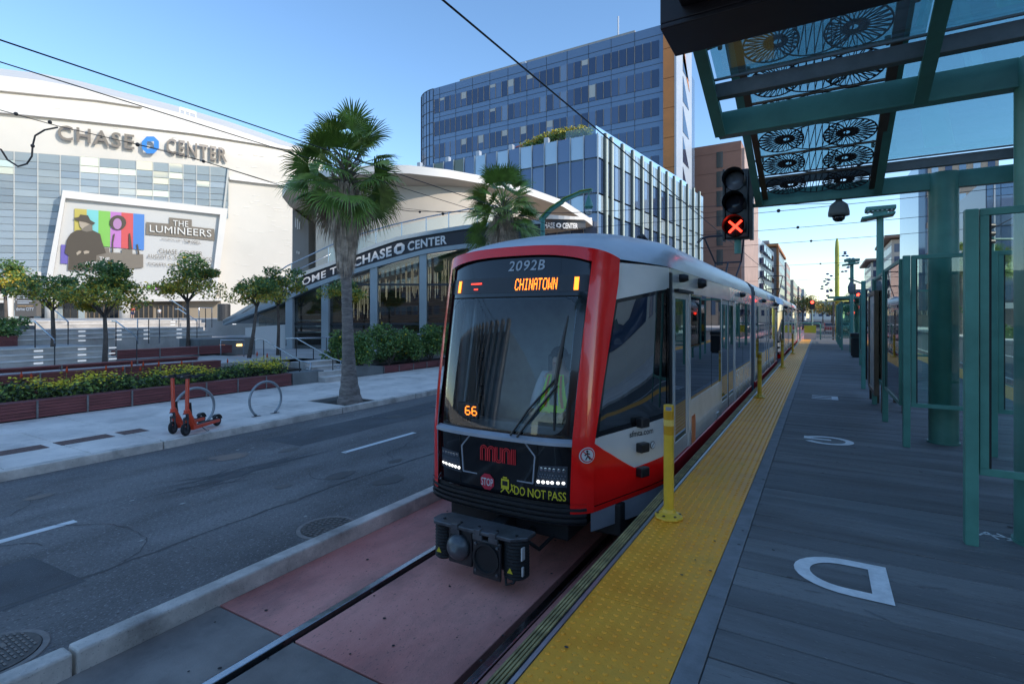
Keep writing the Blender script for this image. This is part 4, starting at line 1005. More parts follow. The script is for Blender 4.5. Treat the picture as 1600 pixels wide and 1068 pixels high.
# cut-steel wheel screens under the middle bay
def screen(t, y):
    sl_ = .31; zf = lambda yy, o=0: 4.17 + sl_ * (y - .1 - yy) + o
    x0, x1 = -.66, .56
    m_ = MB()
    for xa, xb in ((x0 - .07, x0), (x1, x1 + .09)):
        m_.prism([(xa, y - .08, zf(y - .08)), (xb, y - .08, zf(y - .08)), (xb, y - 3.3, zf(y - 3.3)), (xa, y - 3.3, zf(y - 3.3))], (0, 0, .05))
    fr = P('screen_frame', m_, S_BRN, t)
    nrow = 6; rowh = 3.1 / nrow
    for r_ in range(nrow):
        yc = y - .12 - rowh * (r_ + .5); m_ = MB()
        def pt(x, yy): return Vector((x, yc + yy, zf(yc + yy, .012)))
        def seg(a, b, w_=.008): m_.bar(pt(*a), pt(*b), w_, .01)
        def ell(cx, cy, rx, ry, n=26, w_=.013, a0=0, a1=6.2832):
            pp = [(cx + rx * math.cos(lerp(a0, a1, k / n)), cy + ry * math.sin(lerp(a0, a1, k / n))) for k in range(n + 1)]
            for a, b in zip(pp, pp[1:]): seg(a, b, w_)
        h = rowh * .47; wid = x1 - x0; fl = 1
        cl = (x0 + wid * .20, -.02 * fl); cr = (x0 + wid * .78, .02 * fl)
        for (c, rx, ry, hub, ec) in ((cl, wid * .2, h * .95, .085, .06), (cr, wid * .215, h * .98, .085, -.03)):
            ell(c[0], c[1], rx, ry)
            hx, hy = c[0] + ec, c[1] - .01
            for k in range(24):
                a = 6.2832 * k / 24; b = a + .5; b2 = a - .5
                seg((hx + hub * .55 * math.cos(a), hy + hub * .5 * math.sin(a)), (c[0] + rx * math.cos(b), c[1] + ry * math.sin(b)), .006)
                seg((hx + hub * .55 * math.cos(a), hy + hub * .5 * math.sin(a)), (c[0] + rx * math.cos(b2), c[1] + ry * math.sin(b2)), .006)
            ell(hx, hy, hub, hub * .85, 14, .02); ell(hx, hy, hub * .6, hub * .5, 10, .03)
        ell(x0 + wid * .5, .0, wid * .25, h * .98, 20, .012)
        n_ = 6
        for k in range(n_):
            xa = x0 + wid * (.33 + .34 * k / n_); xb = x0 + wid * (.33 + .34 * (k + 1) / n_); ya = h * .9 * math.sqrt(max(0, 1 - ((xa - x0 - wid * .5) / (wid * .25)) ** 2)); yb = -h * .9 * math.sqrt(max(0, 1 - ((xb - x0 - wid * .5) / (wid * .25)) ** 2))
            seg((xa, ya), (xb, yb)); seg((xb, yb), (xb, -yb))
        P('wheel_screen', m_, S_SCR, fr)
        m_ = MB(); m_.bar(pt(x0, -rowh / 2 + .01), pt(x1, -rowh / 2 + .01), .035, .02); P('screen_rail', m_, S_BRN, fr)
screen(can, 8.6)
# ---- LED arrival sign hung under the canopy, seen from below
sg = thing('arrival_sign', 'dark boxed arrival display hung under the front of the canopy', 'display sign', (.1, 3.1, 4.3))
m_ = MB()
x0, x1, y0, y1, z0, z1 = -.80, 1.25, 3.05, 3.42, 4.11, 4.62
m_.box((x0, y0, z0), (x1, y1, z0 + .03)); m_.box((x0, y0, z1 - .03), (x1, y1, z1)); m_.box((x0, y0, z0 + .03), (x1, y0 + .03, z1 - .03)); m_.box((x0, y1 - .03, z0 + .03), (x1, y1, z1 - .03)); P('housing', m_, mat('plum black casing', (.018, .013, .018), .45, 0, .2, 6), sg, bevel=.006)
m_ = MB(); m_.box((x0 + .03, y0 + .031, z0 + .031), (x0 + .04, y1 - .031, z1 - .031)); P('end_panel', m_, mat('grey end panel', (.12, .11, .115), .6), sg)
m_ = MB(); m_.box((x0 + .12, y0 - .32, z0 + .09), (x1, y0 - .002, z0 + .5)); P('display_box', m_, mat('plum black casing', (.018, .013, .018)), sg, bevel=.01)
m_ = MB(); m_.lathe((x0 + .4, y0 - .16, z0 + .085), [(.016, 0), (.016, .01)], 12); P('screw', m_, STEEL, sg)
m_ = MB(); m_.cyl((-.3, 3.2, 4.6), (-.3, 3.2, 5.0), .03); m_.cyl((.9, 3.2, 4.6), (.9, 3.2, 5.0), .03); P('hanger', m_, TEAL, sg)
# ---- dome camera under the far beam
cm = thing('dome_camera', 'grey dome camera hanging under the far canopy beam', 'camera', (.22, 8.62, 4.08))
m_ = MB(); m_.lathe((.22, 8.62, 3.86), [(.13, 0), (.13, .05), (.11, .15), (.05, .2), (.03, .225)], 20); P('shroud', m_, mat('grey camera shroud', (.16, .18, .18), .5), cm, smooth=True)
m_ = MB(); m_.lathe((.22, 8.62, 3.86), [(.0, -.085), (.04, -.08), (.07, -.055), (.085, 0)], 18); P('dome', m_, T_BLK, cm, smooth=True)
# ---- signal head with red X
sx, sy, szt = -1.08, 8.5, 4.66
sgn = thing('tram_signal', 'black three-lens tram signal showing a lit red X at the canopy corner', 'traffic signal', (sx, sy, 4.1))
m_ = MB(); m_.box((sx - .17, sy - .02, szt - 1.04), (sx + .17, sy + .2, szt)); P('housing', m_, BLACK, sgn, bevel=.03)
m_ = MB(); m_.box((sx - .2, sy - .03, szt - 1.06), (sx - .17, sy + .1, szt + .02)); m_.box((sx + .17, sy - .03, szt - 1.06), (sx + .22, sy + .12, szt + .02)); P('back_plate', m_, BLACK, sgn)
for k in range(3):
    zc = szt - .175 - k * .345
    m_ = MB(); n_ = 24
    for (ra, rb_, ya, yb) in ((.155, .158, 0, -.24),):
        m_.grid(lambda a, b: Vector((sx - .02 + ra * math.cos(lerp(-.6, math.pi + .6, a)), sy - .02 + lerp(0, -.25 if True else 0, b) * (1 if True else 1), zc + ra * math.sin(lerp(-.6, math.pi + .6, a)))), n_, 2)
        m_.grid(lambda a, b: Vector((sx - .02 + .149 * math.cos(lerp(math.pi + .6, -.6, a)), sy - .02 + lerp(0, -.25, b), zc + .149 * math.sin(lerp(math.pi + .6, -.6, a)))), n_, 2)
    hd = P('hood', m_, BLACK, sgn, smooth=True)
    m_ = MB(); m_.lathe((sx - .02, sy - .02, zc), [(.15, 0), (.13, .02), (.07, .045), (0, .055)], 24, axis=(0, -1, 0)); P('lens', m_, [mat('dull white lens', (.2, .2, .22), .2), mat('dark lens', (.03, .03, .04), .15), mat('dark red lens', (.025, .006, .008), .2)][k], sgn, smooth=True)
zc = szt - .175 - 2 * .345
m_ = MB(); ym = sy - .085
m_.bar((sx - .10, ym, zc - .085), (sx + .075, ym, zc + .085), .01, .034, (0, 0, 1)); m_.bar((sx - .10, ym - .003, zc + .085), (sx + .075, ym - .003, zc - .085), .01, .034, (0, 0, 1)); P('lit_cross', m_, mat('lit red x', (.6, .02, .01), .4, emit=(1, .035, .015), es=2.6), sgn)
m_ = MB(); m_.cyl((sx, sy + .1, szt - 1.04), (sx, sy + .1, szt - 1.25), .05); m_.bar((sx + .15, sy + .1, szt - .25), (-.8, sy + .1, szt - .45), .05, .05); m_.bar((sx + .15, sy + .1, szt - .55), (-.8, sy + .1, szt - .55), .05, .05); P('bracket', m_, TEAL, sgn)

# ---- wind screens
def frame(t, a, b, z0, z1, pane, name='frame', w_=.05, d=.035):
    a, b = Vector(a), Vector(b); u = (b - a).normalized()
    m_ = MB()
    for za, zb in ((z0, z0 + w_), (z1 - w_, z1)): m_.bar((a.x, a.y, (za + zb) / 2), (b.x, b.y, (za + zb) / 2), d, w_)
    for q in (a + u * w_ / 2, b - u * w_ / 2): m_.bar((q.x, q.y, z0 + w_), (q.x, q.y, z1 - w_), w_ if abs(u.x) > abs(u.y) else d, d if abs(u.x) > abs(u.y) else w_, (0, 1, 0))
    f = P(name, m_, TEAL, t, bevel=.004)
    m_ = MB(); m_.bar((a.x + u.x * w_, a.y + u.y * w_, (z0 + z1) / 2), (b.x - u.x * w_, b.y - u.y * w_, (z0 + z1) / 2), .01, z1 - z0 - 2 * w_); P('pane', m_, pane, f)
    m_ = MB()
    for q in (a + u * (w_ + .007), b - u * (w_ + .007)): m_.bar((q.x, q.y, z0 + w_), (q.x, q.y, z1 - w_), .014, .014, (0, 1, 0))
    P('gasket', m_, RUBBER, f)
def leg(t, x, y, z1, s_=.075):
    m_ = MB(); m_.box((x - s_ / 2, y - s_ / 2, DECK), (x + s_ / 2, y + s_ / 2, z1)); P('post', m_, TEAL, t, bevel=.006)
ZT, ZB = DECK + 2.37, DECK + .50
def windscreen(y, label, ylong, pane=S_PANE):
    t = thing('wind_screen', label, 'glass screen', (.9, y, DECK), 'glass wind screens on the platform')
    leg(t, .92, y, ZT); leg(t, 1.72, y - .05, ZT)
    frame(t, (.965, y, 0), (1.68, y - .04, 0), ZB, ZT, pane)
    frame(t, (1.76, y - .05, 0), (2.6, y - .08, 0), ZB, ZT, pane); leg(t, 2.64, y - .08, ZT)
    return t
windscreen(4.86, 'teal framed glass wind screen nearest the camera, before the first column', None)
ws = windscreen(8.1, 'teal framed glass wind screen in front of the second column', None, S_PANEG)
frame(ws, (.87, 8.16, 0), (.86, 9.86, 0), ZB, ZT - .03, S_PANE); leg(ws, .86, 9.9, ZT - .03)
frame(ws, (.86, 9.95, 0), (.86, 11.7, 0), ZB + .02, ZT - .05, S_PANEG); leg(ws, .86, 11.75, ZT - .06)
ic = thing('map_case', 'bronze framed map case seen edge on beside the glass wind screen', 'display case', (.95, 10.9, DECK))
m_ = MB(); m_.box((.78, 10.7, DECK + .28), (.845, 10.82, DECK + 2.06)); m_.box((.78, 11.9, DECK + .28), (.845, 12.02, DECK + 2.06)); m_.box((.78, 10.82, DECK + 1.98), (.845, 11.9, DECK + 2.06)); m_.box((.78, 10.82, DECK + .28), (.845, 11.9, DECK + .36)); P('frame', m_, S_BRN, ic, bevel=.008)
m_ = MB(); m_.box((.80, 10.82, DECK + .36), (.83, 11.9, DECK + 1.98)); P('poster', m_, mat('pale map print', (.45, .47, .45), .35, 0, .4, 6), ic)
m_ = MB(); m_.box((.88, 10.72, DECK), (.95, 10.79, DECK + 2.1)); m_.box((.88, 11.93, DECK), (.95, 12.0, DECK + 2.1)); P('leg', m_, S_BRN, ic)
m_ = MB(); m_.box((.772, 10.74, DECK + 1.7), (.779, 10.77, DECK + 1.85)); m_.box((.772, 10.74, DECK + 1.2), (.779, 10.77, DECK + 1.35)); P('hinge', m_, STEEL, ic)
ic2 = copy_tree(ic, loc=(1.25, 11.1, DECK), label='second bronze map case behind the first, nearer the column line')
# arched black-edged panel and further slim post
ap = thing('glass_panel', 'black edged glass panel standing beyond the bronze map case', 'glass screen', (.84, 12.6, DECK))
m_ = MB(); pts = [(.84, 12.3, DECK + .02), (.84, 12.3, DECK + 2.0), (.84, 12.36, DECK + 2.1), (.84, 12.5, DECK + 2.14), (.84, 13.3, DECK + 2.2), (.84, 13.3, DECK + .3)]; m_.tube(pts, .022, 8); P('rim', m_, BLACK, ap)
m_ = MB(); m_.prism([(.835, 12.33, DECK + .3), (.835, 13.28, DECK + .3), (.835, 13.28, DECK + 2.17), (.835, 12.5, DECK + 2.11), (.835, 12.33, DECK + 2.0)], (.01, 0, 0)); P('pane', m_, S_PANE, ap)
sp = thing('teal_post', 'slim teal camera post past the wind screens', 'post', (.83, 14.16, DECK)); leg(sp, .83, 14.16, DECK + 2.42, .085)
m_ = MB(); m_.bar((.83, 14.16, DECK + .7), (1.3, 14.3, DECK + .7), .04, .05); P('cross_rail', m_, TEAL, sp)
m_ = MB(); m_.bar((.83, 14.16, DECK + 2.35), (.55, 14.1, DECK + 2.48), .03, .03); m_.lathe((.6, 14.1, DECK + 2.2), [(.0, -.08), (.06, -.05), (.07, 0), (.07, .1), (.03, .2)], 14); P('camera', m_, mat('grey camera shroud', (.16, .18, .18)), sp)
# ---- lamp posts
def lamp(x, y, label):
    t = thing('lamp_post', label, 'lamp post', (x, y, DECK), 'teal lamp posts on the platform')
    m_ = MB(); m_.tube([(x, y, DECK), (x, y, DECK + 1.2), (x, y, 5.0)], [.1, .085, .07], 14); P('pole', m_, TEAL, t, smooth=True, auto=40)
    m_ = MB(); m_.box((x - .3, y - .2, 4.98), (x + .3, y + .2, 5.08)); lm = P('lamp_head', m_, TEAL, t, bevel=.02)
    m_ = MB(); m_.prism([(x - .38, y - .24, 4.78), (x + .28, y - .24, 4.86), (x + .28, y + .24, 4.86), (x - .38, y + .24, 4.78)], (0, 0, .06))
    P('lower_wing', m_, TEAL, t, bevel=.01)
    m_ = MB()
    for k in range(6): m_.box((x - .26 + k * .09, y - .18, 4.965), (x - .22 + k * .09, y + .18, 4.985))
    P('louvre', m_, STEEL, lm)
    m_ = MB(); m_.box((x - .14, y - .14, 4.86), (x + .14, y + .14, 4.98)); P('neck', m_, TEAL, t)
    return t
l0 = lamp(1.23, 15.3, 'teal lamp post with a flat twin head just past the wind screens')
copy_tree(l0, loc=(1.23, 28.4, DECK), label='farther teal lamp post beside the litter bin, with flat twin head')
# ---- litter bin
bn = thing('litter_bin', 'black litter bin standing on the platform below the farther lamp post', 'bin', (1.24, 25.1, DECK))
m_ = MB(); m_.box((1.05, 24.9, DECK + .06), (1.45, 25.3, DECK + .78)); P('body', m_, BLACK, bn, bevel=.02)
m_ = MB(); m_.box((1.03, 24.88, DECK + .8), (1.47, 25.32, DECK + .97)); P('lid', m_, BLACK, bn, bevel=.03)
m_ = MB(); m_.box((1.12, 24.885, DECK + .62), (1.38, 24.9, DECK + .74)); m_.box((1.1, 24.9, DECK), (1.4, 25.2, DECK + .06)); P('opening', m_, T_DARK, bn)
# ---- farther shelters: frames and a low canopy
for k, (y, lab) in enumerate([(21.6, 'teal framed glass screen just before the litter bin'), (15.9, 'teal framed glass screen right behind the first lamp post'), (18.4, 'third teal framed glass screen, between the lamp posts'), (30.2, 'teal framed glass screen past the litter bin'), (33.4, 'teal framed glass screen before the far end of the platform'), (37.2, 'teal framed glass screen nearest the far ramp')]):
    t = thing('wind_screen', lab, 'glass screen', (.9, y, DECK), 'glass wind screens on the platform')
    ya = y; yb = y + 2.6; x = 1.55 if k < 2 else 1.15 if k == 2 else .9
    leg(t, x, ya, ZT); leg(t, x, yb, ZT); frame(t, (x, ya + .04, 0), (x, yb - .04, 0), ZB, ZT, S_PANEG); frame(t, (x + .04, yb, 0), (x + 1.3, yb, 0), ZB, ZT, S_PANEG); leg(t, x + 1.34, yb, ZT)
fc = thing('shelter_canopy', 'small far teal shelter canopy past the litter bin', 'canopy', (1.3, 31, DECK))
m_ = MB(); m_.box((.3, 29.6, DECK + 2.5), (2.6, 29.9, DECK + 2.6)); m_.box((.6, 33.4, DECK + 2.5), (2.6, 33.6, DECK + 2.6)); m_.box((.7, 29.9, DECK + 2.54), (2.5, 33.4, DECK + 2.58)); P('roof', m_, TEAL, fc)
for y in (29.75, 33.5):
    m_ = MB(); m_.box((1.6, y - .08, DECK), (1.76, y + .08, DECK + 2.5)); P('column', m_, TEAL, fc)

# ---- far end of the platform: ramp railing, lime panels, signals
rl_ = thing('ramp_railing', 'pale teal ramp railing closing the far end of the platform', 'railing', (1.2, PE + .3, DECK))
m_ = MB()
def hoop(x0, x1, y, h): m_.tube([(x0, y, DECK - .3), (x0, y, DECK + h - .1), (x0 + .1, y, DECK + h), (x1 - .1, y, DECK + h), (x1, y, DECK + h - .1), (x1, y, DECK - .3)], .045, 8)
hoop(-1.3, .0, PE + .25, 1.15); P('hoop_rail', m_, TEAL, rl_)
m_ = MB(); m_.bar((.1, PE + .3, DECK + .95), (3.6, PE + .3, DECK + .95), .05, .05); m_.bar((.1, PE + .3, DECK + .15), (3.6, PE + .3, DECK + .15), .05, .05)
for k in range(24): m_.bar((.1 + k * .15, PE + .3, DECK + .15), (.1 + k * .15, PE + .3, DECK + .95), .02, .02)
P('balustrade', m_, mat('pale railing', (.4, .42, .38), .5), rl_)
for k, (x, lab) in enumerate([(-.65, 'lime topped panel inside the hoop railing at the platform end'), (-3.2, 'lime topped panel left of the hoop railing, beyond the tram')]):
    t = thing('track_sign', lab, 'sign', (x, PE + .6, 0), 'lime topped panels')
    m_ = MB(); m_.box((x - .38, PE + .55, DECK + .45), (x + .38, PE + .6, DECK + 1.0)); P('lime_panel', m_, mat('lime panel', (.5, .6, .06), .5), t)
    m_ = MB(); m_.box((x - .38, PE + .55, DECK - .1), (x + .38, PE + .6, DECK + .44)); P('white_panel', m_, mat('white panel', (.7, .7, .66), .5), t)
    m_ = MB(); m_.cyl((x - .34, PE + .65, 0), (x - .34, PE + .65, DECK + .9), .03); m_.cyl((x + .34, PE + .65, 0), (x + .34, PE + .65, DECK + .9), .03); P('leg', m_, STEEL, t)
# crossing ground beyond the platform
m_ = MB(); m_.box((PX0 + .1, PE + .8, -.2), (PX1 - .1, PE + 7, .3)); P('ramp_base', m_, mat('pale ramp concrete', (.42, .4, .36), .85), rl_)
# signals at the far crossing
def farsignal(x, y, zt, lab, n=1, lit='red'):
    t = thing('traffic_signal', lab, 'traffic signal', (x, y, 0), 'signals at the far crossing')
    m_ = MB(); m_.cyl((x, y, 0), (x, y, zt), .06, 10); P('pole', m_, mat('pale green pole', (.3, .42, .36), .5), t)
    for k in range(n):
        z = zt - k * 1.1; m_ = MB(); m_.box((x - .22, y - .3, z - .9), (x + .22, y - .06, z)); h = P('signal_head', m_, BLACK, t, bevel=.04)
        m_ = MB(); m_.lathe((x, y - .31, z - .2), [(.14, 0), (.14, .03), (0, .05)], 14, axis=(0, -1, 0)); P('red_lamp', m_, mat('red signal lamp', (.6, .02, .01), .4, emit=(1, .04, .02), es=5.), h)
    return t
farsignal(-.7, 60, 4.1, 'pale green signal pole with a red lamp beyond the platform end')
farsignal(2.3, 52, 5.2, 'stacked signal heads with red lamps right of the far crossing', 3)
farsignal(2.9, 56, 4.6, 'taller rear signal with red lamps behind the stacked heads', 2)
# lime sculpture mast with small blue birds
ms = thing('sculpture_mast', 'tall lime sculpture mast with a spiral of small dark blue pieces', 'sculpture', (1.95, 62, 0))
q0 = ony(1308, 372, 62); x = q0.x; zt = q0.z
m_ = MB(); m_.tube([(x, 62, 0), (x, 62, 3), (x, 62, zt * .5), (x, 62, zt * .9), (x, 62, zt * .97), (x, 62, zt)], [.15, .16, .2, .2, .15, .04], 16); P('mast', m_, mat('lime yellow', (.45, .47, .08), .45, 0, .1, 1), ms, smooth=True)
m_ = MB()
for k in range(34):
    s_ = k / 33; a = s_ * 7.5; r_ = .55 + .9 * rnd.random(); z = zt - 1.3 - s_ * 5.2 + rnd.uniform(-.25, .25)
    xx = x + r_ * math.copysign(1, math.sin(a * .85 + .4)) * (.5 + .5 * abs(math.sin(a))) ; m_.sphere((xx, 62 + rnd.uniform(-.4, .4), z), .12, 6, 4, sc=(1.3, .6, .8)); m_.bar((x, 62, z), (xx, 62, z), .015, .015)
P('blue_piece', m_, mat('dark blue pieces', (.02, .05, .2), .5), ms)
m_ = MB(); m_.lathe((x, 62, zt * .38), [(.3, 0), (1.0, .06), (1.0, .14), (.3, .2)], 16); P('collar', m_, mat('lime yellow', (.5, .5, .05)), ms)
# ================================================================== terraces, planters, stairs (left of the road)
L_WOOD = mat('dark red planter boards', (.19, .055, .055), .6, 0, .25, 3, .15, 60, stretch=(1, .3, 3))
L_STONE = mat('grey terrace stone', (.46, .43, .4), .8, 0, .22, 1.2, .2, 40)
L_DKST = mat('dark planter concrete', (.17, .178, .175), .8, 0, .22, 1.4, .15, 40)
L_TREAD = mat('pale stone tread', (.66, .62, .57), .8, 0, .18, 1.6, .15, 40)
L_SOIL = mat('planter soil', (.035, .028, .022), .95, 0, .4, 12, .6, 40)
L_RAILM = mat('bright steel rail', (.5, .52, .55), .25, 1., .05, 8)
L_POST = mat('dark rail post', (.06, .062, .068), .45, .5)
def planter(x, y0, y1, zb, zt, dep, label, seg=.93, end=None):
    t = thing('planter', label, 'planter', (x, (y0 + y1) / 2, zb))
    n_ = int((y1 - y0) / seg + .5); L = (y1 - y0) / n_; pr = None
    for k in range(n_):
        ya = y0 + k * L
        m_ = MB(); hb = (zt - zb - .05) / 5
        for q in range(5): m_.box((x - dep, ya + .02, zb + .02 + q * hb), (x - .006 * (q % 2), ya + L - .02, zb + .02 + (q + 1) * hb - .008))
        m_.box((x - dep - .02, ya + .012, zt - .03), (x + .012, ya + L - .012, zt)); P('board_panel', m_, L_WOOD, t)
        m_ = MB(); m_.box((x - .03, ya - .018, zb), (x + .02, ya + .018, zt + .006)); P('steel_divider', m_, S_PURL, t)
    return t
planter(-15.3, -2.8, 11.45, .155, .555, .3, 'long dark red boarded planter along the sidewalk behind the scooters')
planter(-17.0, -3, 10.05, .5, 1.03, .3, 'second dark red boarded planter behind the yellow flower bed')
planter(-17.5, -3, 9.6, 1.03, 1.16, .25, 'low dark red boarded bench edge above the second planter', 1.9)
planter(-15.4, 15.85, 24, .13, .42, .3, 'red boarded planter under the hedge beside the glass pavilion')
planter(-21.2, 8.8, 13.0, .95, 1.28, .5, 'dark red boarded bench on the terrace before the second tree', 1.4)
planter(-24.6, 3.4, 7.2, 1.4, 1.78, .4, 'dark red boarded planter on the left terrace', 1.3)
pb = MB(); pb.box((-15.9, 11.47, .1), (-15.28, 12.75, .56)); tag(P('planter_block', pb, L_DKST, bevel=.02), 'grey concrete block ending the long red planter beside the steps', 'concrete block')
pb = MB(); pb.prism([(-15.38, 13.95, .1), (-15.38, 15.8, .1), (-15.38, 15.8, .45), (-15.38, 13.95, .62)], (-.5, 0, 0)); tag(P('planter_wall', pb, L_DKST, bevel=.02), 'sloping grey concrete wall between the steps and the hedge', 'low wall')
bed = MB(); bed.box((-16.99, -3, .1), (-15.6, 11.5, .5)); bed.box((-17.6, 10.06, .1), (-15.92, 12.3, .62)); bed.box((-19, 14.0, .1), (-15.72, 26, .36)); struct('planting_bed', bed, L_SOIL)
pz = MB(); pz.box((-70, -60, -.2), (-17.3, 12.3, .9)); pz.box((-48, 12.3, -.2), (-15.92 - .9, 60, .8)); struct('plaza_terrace', pz, L_STONE)
def stairs(x, y0, y1, z0, z1, n, deep, label, name='stairs'):
    t = bpy.data.objects.new(name, None); COL.objects.link(t); t['kind'] = 'structure'; ORG[t] = Vector((0, 0, 0))
    h = (z1 - z0) / n
    for k in range(n):
        m_ = MB(); m_.box((x - deep, y0, -.1), (x - k * .36, y1, z0 + (k + 1) * h)) if k == n - 1 else m_.box((x - (k + 1) * .36 - .02, y0, -.1), (x - k * .36, y1, z0 + (k + 1) * h)); P('step', m_, L_STONE, t, bevel=.008); m_ = MB(); m_.box((x - (k + 1) * .36, y0, z0 + (k + 1) * h + .001), (x - k * .36 + .03, y1, z0 + (k + 1) * h + .035)); P('tread', m_, L_TREAD, t, bevel=.006)
    return t
M_PLATE = mat('step light plate', (.6, .62, .64), .35, emit=(.9, .95, 1), es=.25)
def lights(t, x, z0, h, n, us):
    for u in us:
        for k in range(n):
            y = onx(u, 560, x - k * .36).y
            m_ = MB(); m_.box((x - k * .36 - .01, y - .115, z0 + (k + .5) * h), (x - k * .36 + .012, y + .115, z0 + (k + .78) * h)); P('step_light', m_, M_PLATE, t)
sA = stairs(-21, -14, 8.7, .9, 1.42, 3, 9, 'a'); lights(sA, -21, .9, .173, 3, (60, 128, 176))
sB = stairs(-24.8, 4.0, 14.2, 1.42, 1.94, 3, 9, 'b'); lights(sB, -24.8, 1.42, .173, 3, (128, 185, 229, 280))
sC = stairs(-29.5, -40, 16.5, 1.94, 2.24, 2, 120, 'c'); lights(sC, -29.5, 1.94, .15, 2, (270, 366))
m_ = MB(); m_.box((-150, 16.5, -.1), (-46, 150, 2.24)); struct('plaza', m_, mat('pale plaza paving', (.42, .41, .39), .8, 0, .12, .6))
sD = stairs(-14.9, 12.5, 13.9, .15, .8, 4, 3, 'd')
m_ = MB(); m_.box((-26.2, 4.6, 1.4), (-25.6, 8.0, 2.12)); tag(P('planter_wall', m_, L_DKST, bevel=.02), 'dark grey concrete planter box at the top of the left stairs', 'planter')
m_ = MB(); m_.box((-23.2, 11.9, .8), (-21.6, 14.3, 1.55)); pw = tag(P('planter_wall', m_, L_DKST, bevel=.03), 'dark grey wall with two warm lights left of the stair rails', 'low wall')
m_ = MB()
for u in (347, 374): q = onx(u, 537, -21.59); m_.box((-21.6, q.y - .12, 1.2), (-21.58, q.y + .12, 1.28))
P('wall_light', m_, mat('warm wall light', (.8, .5, .2), .4, emit=(1, .5, .15), es=2.5), pw)
# ---- handrails
def rail(pts, posts, label, r=.024, group='steel stair handrails'):
    t = thing('handrail', label, 'handrail', tuple(pts[0]), group)
    m_ = MB(); m_.tube(pts, r, 8); P('rail', m_, L_RAILM, t, smooth=True)
    m_ = MB()
    for p, zb in posts: m_.cyl((p[0], p[1], zb), p, .018, 8)
    P('post', m_, L_POST, t); return t
for k, (u, xl, zl, lab) in enumerate([(79, -20.7, .9, 'handrail on the lowest stairs at far left'), (101, -24.4, 1.42, 'handrail on the upper stairs left of the big tree'), (207, -20.7, .9, 'handrail on the lowest stairs right of the big tree'), (288, -29.2, 1.94, 'handrail at the plaza top beside the second tree'), (302, -24.4, 1.42, 'handrail right of the second tree trunk')]):
    y = onx(u, 540, xl).y; a = Vector((xl + .3, y, zl + .85)); b = Vector((xl - 1.2, y, zl + 1.4))
    rail([a - Vector((0, 0, .12)), a, b, b + Vector((-.3, 0, 0))], [(a, zl), (b, zl + .3)], lab)
for k, (u0, u1, x, z, lab) in enumerate([(215, 249, -22.5, 1.42, 'square railing between the lower and upper stairs'), (311, 331, -25.5, 1.94, 'small square railing right of the second tree')]):
    a = onx(u0, 520, x); b = onx(u1, 520, x); A = Vector((x, a.y, z + .95)); B = Vector((x, b.y, z + .95))
    rail([A - Vector((0, 0, .95)), A, B, B - Vector((0, 0, .95))], [(lerp(A, B, .5), z)], lab)
r1 = [at(391, 540, 20.6), at(393, 531, 20.6), at(412, 530, 20.4), at(468, 563, 18.2), at(486, 568, 17.9), at(484, 577, 17.8), at(475, 576, 17.9)]
rail(r1, [(r1[2], .8), (lerp(r1[2], r1[3], .5), .5), (r1[3], .2)], 'left of the two bright handrails descending to the sidewalk')
r2 = [at(447, 540, 22), at(447, 529, 22), at(463, 528, 21.8), at(520, 560, 19.2), at(533, 564, 18.9), at(531, 574, 18.8), at(522, 572, 18.9)]
rail(r2, [(r2[2], .8), (lerp(r2[2], r2[3], .5), .5), (r2[3], .2)], 'right of the two bright handrails descending to the sidewalk')
r3 = [at(345, 560, 21), at(345, 531, 21), at(381, 531, 21.4), at(381, 560, 21.4)]
rail(r3, [(r3[1], .8), (r3[2], .8)], 'square railing before the grey wall with warm lights')
r4 = [at(463, 528, 22.3), at(510, 527, 24), at(600, 523, 25.4), at(690, 521, 26)]
rail(r4, [(r4[1], .8), (r4[2], .8)], 'long handrail running toward the glass pavilion behind the hedge')
# plaza bin
bq = at(350, 505, 34); m_ = MB(); m_.lathe((bq.x, bq.y, 2.2), [(.38, 0), (.38, 1.05), (.34, 1.1)], 16); tag(P('plaza_bin', m_, mat('dark slatted bin', (.05, .05, .052), .5, 0, .3, 20)), 'dark round bin on the plaza at the foot of the white wall', 'bin')
# ---- foliage
LEAF_D = mat('leaf dark green', (.08, .17, .05), .5, 0, .3, 6); LEAF_M = mat('leaf green', (.17, .26, .055), .5, 0, .3, 6); LEAF_Y = mat('leaf yellow green', (.5, .4, .04), .5, 0, .3, 6)
LEAF_O = mat('leaf ochre', (.55, .33, .04), .55, 0, .3, 6); BARK = mat('grey brown bark', (.12, .095, .08), .85, 0, .3, 9, .5, 40)
def leaves(mb, c, rad, n, size, mixf, r_, shell=.55):
    for k in range(n):
        while True:
            p = Vector((r_.uniform(-1, 1), r_.uniform(-1, 1), r_.uniform(-1, 1)))
            if shell < p.length < 1: break
        q = Vector(c) + Vector((p.x * rad[0], p.y * rad[1], p.z * rad[2]))
        d = Vector((r_.gauss(0, 1), r_.gauss(0, 1), r_.gauss(-.25, .7))).normalized(); s_ = size * r_.uniform(.6, 1.3)
        sd_ = d.cross(Vector((r_.gauss(0, 1), r_.gauss(0, 1), r_.gauss(0, 1)))).normalized() * s_ * .3
        up = d.cross(sd_).normalized() * s_ * .12
        mb.add([q, q + d * s_ * .5 + sd_ + up, q + d * s_, q + d * s_ * .5 - sd_ + up], [(0, 1, 2), (0, 2, 3)], mixf(p, q, r_))
